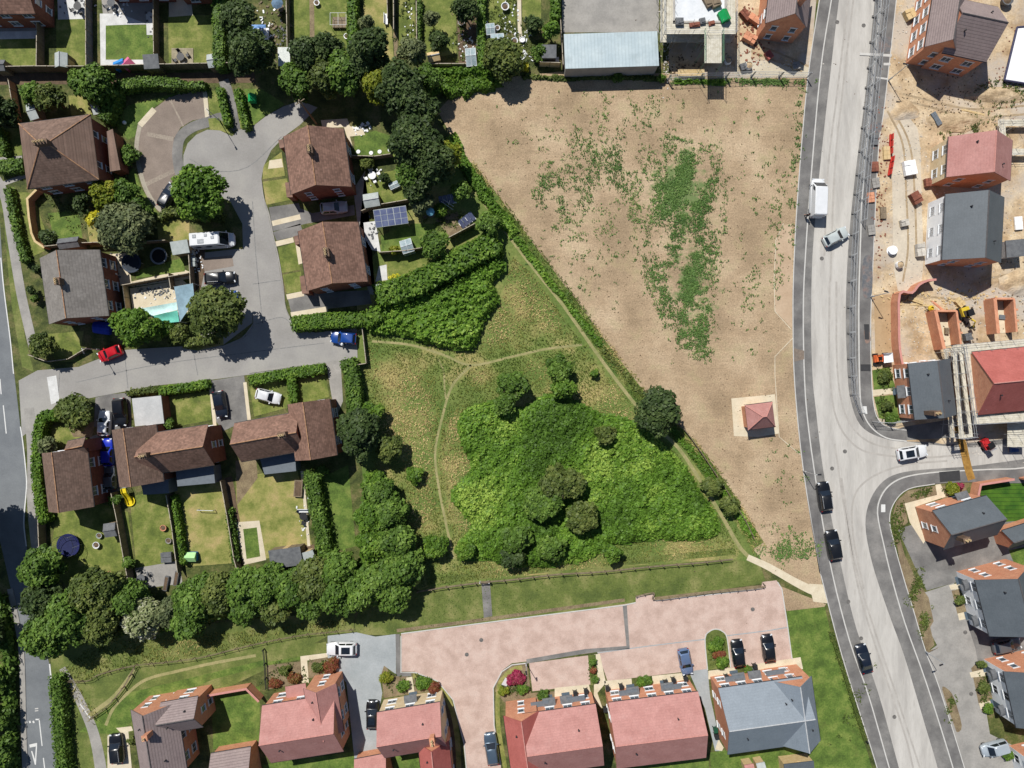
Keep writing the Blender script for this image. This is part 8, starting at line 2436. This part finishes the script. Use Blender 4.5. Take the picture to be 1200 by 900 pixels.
weeds('garden_plants', [(590, 20, 12, 22, 260, 0), (625, 55, 14, 14, 220, 0), (545, 40, 8, 26, 200, 0), (478, 25, 8, 24, 160, 0), (330, 35, 8, 24, 60, 0), (520, 254, 12, 8, 160, 0), (90, 225, 30, 18, 240, 0), (120, 240, 22, 18, 200, 0), (60, 235, 6, 20, 90, 0), (1072, 688, 4, 12, 130, .45), (1052, 615, 3.5, 14, 120, .1), (1082, 728, 3, 11, 110, .3), (1114, 830, 2.6, 9, 90, .3), (1140, 152, 20, 10, 220, 0), (1180, 110, 22, 8, 160, 0), (1117, 575, 7, 3, 70, -.2), (602, 802, 7, 6, 110, 0), (464, 800, 6, 5, 110, 0), (500, 801, 7, 3, 70, .4), (380, 780, 8, 4, 110, 0), (333, 792, 14, 9, 160, 0), (841, 760, 4.5, 9, 130, 0), (695, 784, 1.6, 8, 60, 0), (1153, 806, 4.5, 8, 120, .2), (1126, 704, 3.5, 6, 60, 0), (1039, 478, 6, 7, 110, 0), (1036, 444, 5, 6, 80, 0), (1080, 578, 8, 2.5, 60, -.25), (1000, 830, 5, 30, 90, .4)], 'mixed low garden plants and weeds in beds and vegetable plots', 35, 1, L_olive, .14)

def stones(name, blobs, mats, label, seed, cat):
    """small broken pieces lying about: little tilted blocks"""
    rng = np.random.default_rng(seed)
    Vs, Ts, Ms = [], [], []
    base = np.array([[-1, -1, 0], [1, -1, 0], [1, 1, 0], [-1, 1, 0], [-.8, -.8, 1], [.8, -.8, 1], [.8, .8, 1], [-.8, .8, 1]], float)
    fc = [(4, 5, 6, 7), (0, 1, 5, 4), (1, 2, 6, 5), (2, 3, 7, 6), (3, 0, 4, 7)]
    for x, y, sx, sy, n, size, mi in blobs:
        for _ in range(n):
            gx, gy = G(x + rng.normal(0, sx), y + rng.normal(0, sy))
            a = rng.uniform(0, 6.28)
            s3 = size * rng.uniform(.4, 1.4, 3) * np.array([1, .7, .6])
            b = base * s3
            c, s_ = math.cos(a), math.sin(a)
            q = np.column_stack([b[:, 0] * c - b[:, 1] * s_ + gx, b[:, 0] * s_ + b[:, 1] * c + gy, b[:, 2] * 1.2 + .01])
            for f in fc:
                Vs.append(q[list(f)])
                Ms.append(mi)
    V = np.array(Vs)
    me = quads_mesh(name, V, np.full(len(V), .5), mats)
    me.polygons.foreach_set('material_index', np.array(Ms, np.int32))
    tag(link(name, me), label, cat, None, 'stuff')
stones('site_rubble', [(1060, 215, 22, 60, 200, .10, 0), (1120, 130, 40, 16, 150, .10, 1), (1150, 355, 40, 14, 160, .12, 0), (1190, 360, 14, 40, 120, .12, 1), (1030, 215, 6, 60, 140, .14, 2), (1065, 20, 14, 30, 110, .10, 0), (1100, 100, 50, 14, 120, .09, 1), (1185, 90, 14, 30, 90, .12, 2), (880, 40, 10, 24, 130, .16, 2), (900, 78, 30, 8, 90, .10, 0), (800, 80, 14, 10, 90, .12, 1), (780, 50, 4, 30, 90, .12, 0), (1075, 380, 10, 40, 120, .09, 0), (1150, 300, 50, 40, 120, .08, 1), (1185, 300, 10, 60, 90, .1, 0), (1128, 385, 10, 16, 110, .16, 1), (1110, 350, 40, 6, 80, .2, 3), (1045, 380, 8, 40, 60, .08, 1), (1160, 530, 30, 5, 60, .1, 0), (1130, 500, 8, 10, 60, .14, 3)], [M_block, M_soil, M_redbrick, M_wood2], 'broken bricks, clods and offcuts scattered over the building site', 51, 'rubble')
stones('garden_litter', [(590, 30, 10, 20, 60, .16, 0), (612, 55, 12, 10, 50, .18, 0), (548, 60, 6, 14, 30, .16, 0), (540, 30, 4, 14, 24, .16, 1), (322, 40, 8, 24, 60, .2, 1), (308, 30, 5, 14, 26, .22, 0), (330, 40, 5, 8, 24, .2, 2), (136, 8, 8, 6, 24, .16, 0), (178, 24, 4, 10, 16, .18, 2), (90, 10, 12, 5, 16, .16, 2), (186, 342, 20, 4, 70, .16, 2), (190, 350, 16, 6, 24, .14, 0), (440, 205, 6, 4, 18, .2, 0), (424, 150, 6, 3, 22, .22, 0), (437, 270, 3, 8, 16, .18, 2), (134, 330, 4, 16, 40, .18, 2), (232, 306, 3, 14, 24, .16, 0), (480, 20, 4, 18, 20, .14, 0), (170, 676, 8, 5, 20, .18, 2), (520, 250, 8, 8, 20, .16, 1), (355, 606, 3, 12, 14, .16, 0)], [M_upvc, M_wood, M_felt], 'small pots, tools and odds and ends lying about in the back gardens', 52, 'garden clutter')
stones('field_clods', [(700, 180, 80, 50, 150, .08, 0), (780, 320, 70, 70, 150, .08, 0), (880, 250, 40, 100, 140, .08, 0), (880, 560, 40, 60, 160, .09, 0), (640, 200, 50, 60, 160, .08, 1), (740, 380, 50, 40, 120, .08, 1)], [M_soil, M_bark], 'dark clods of earth scattered over the bare field', 53, 'clods')
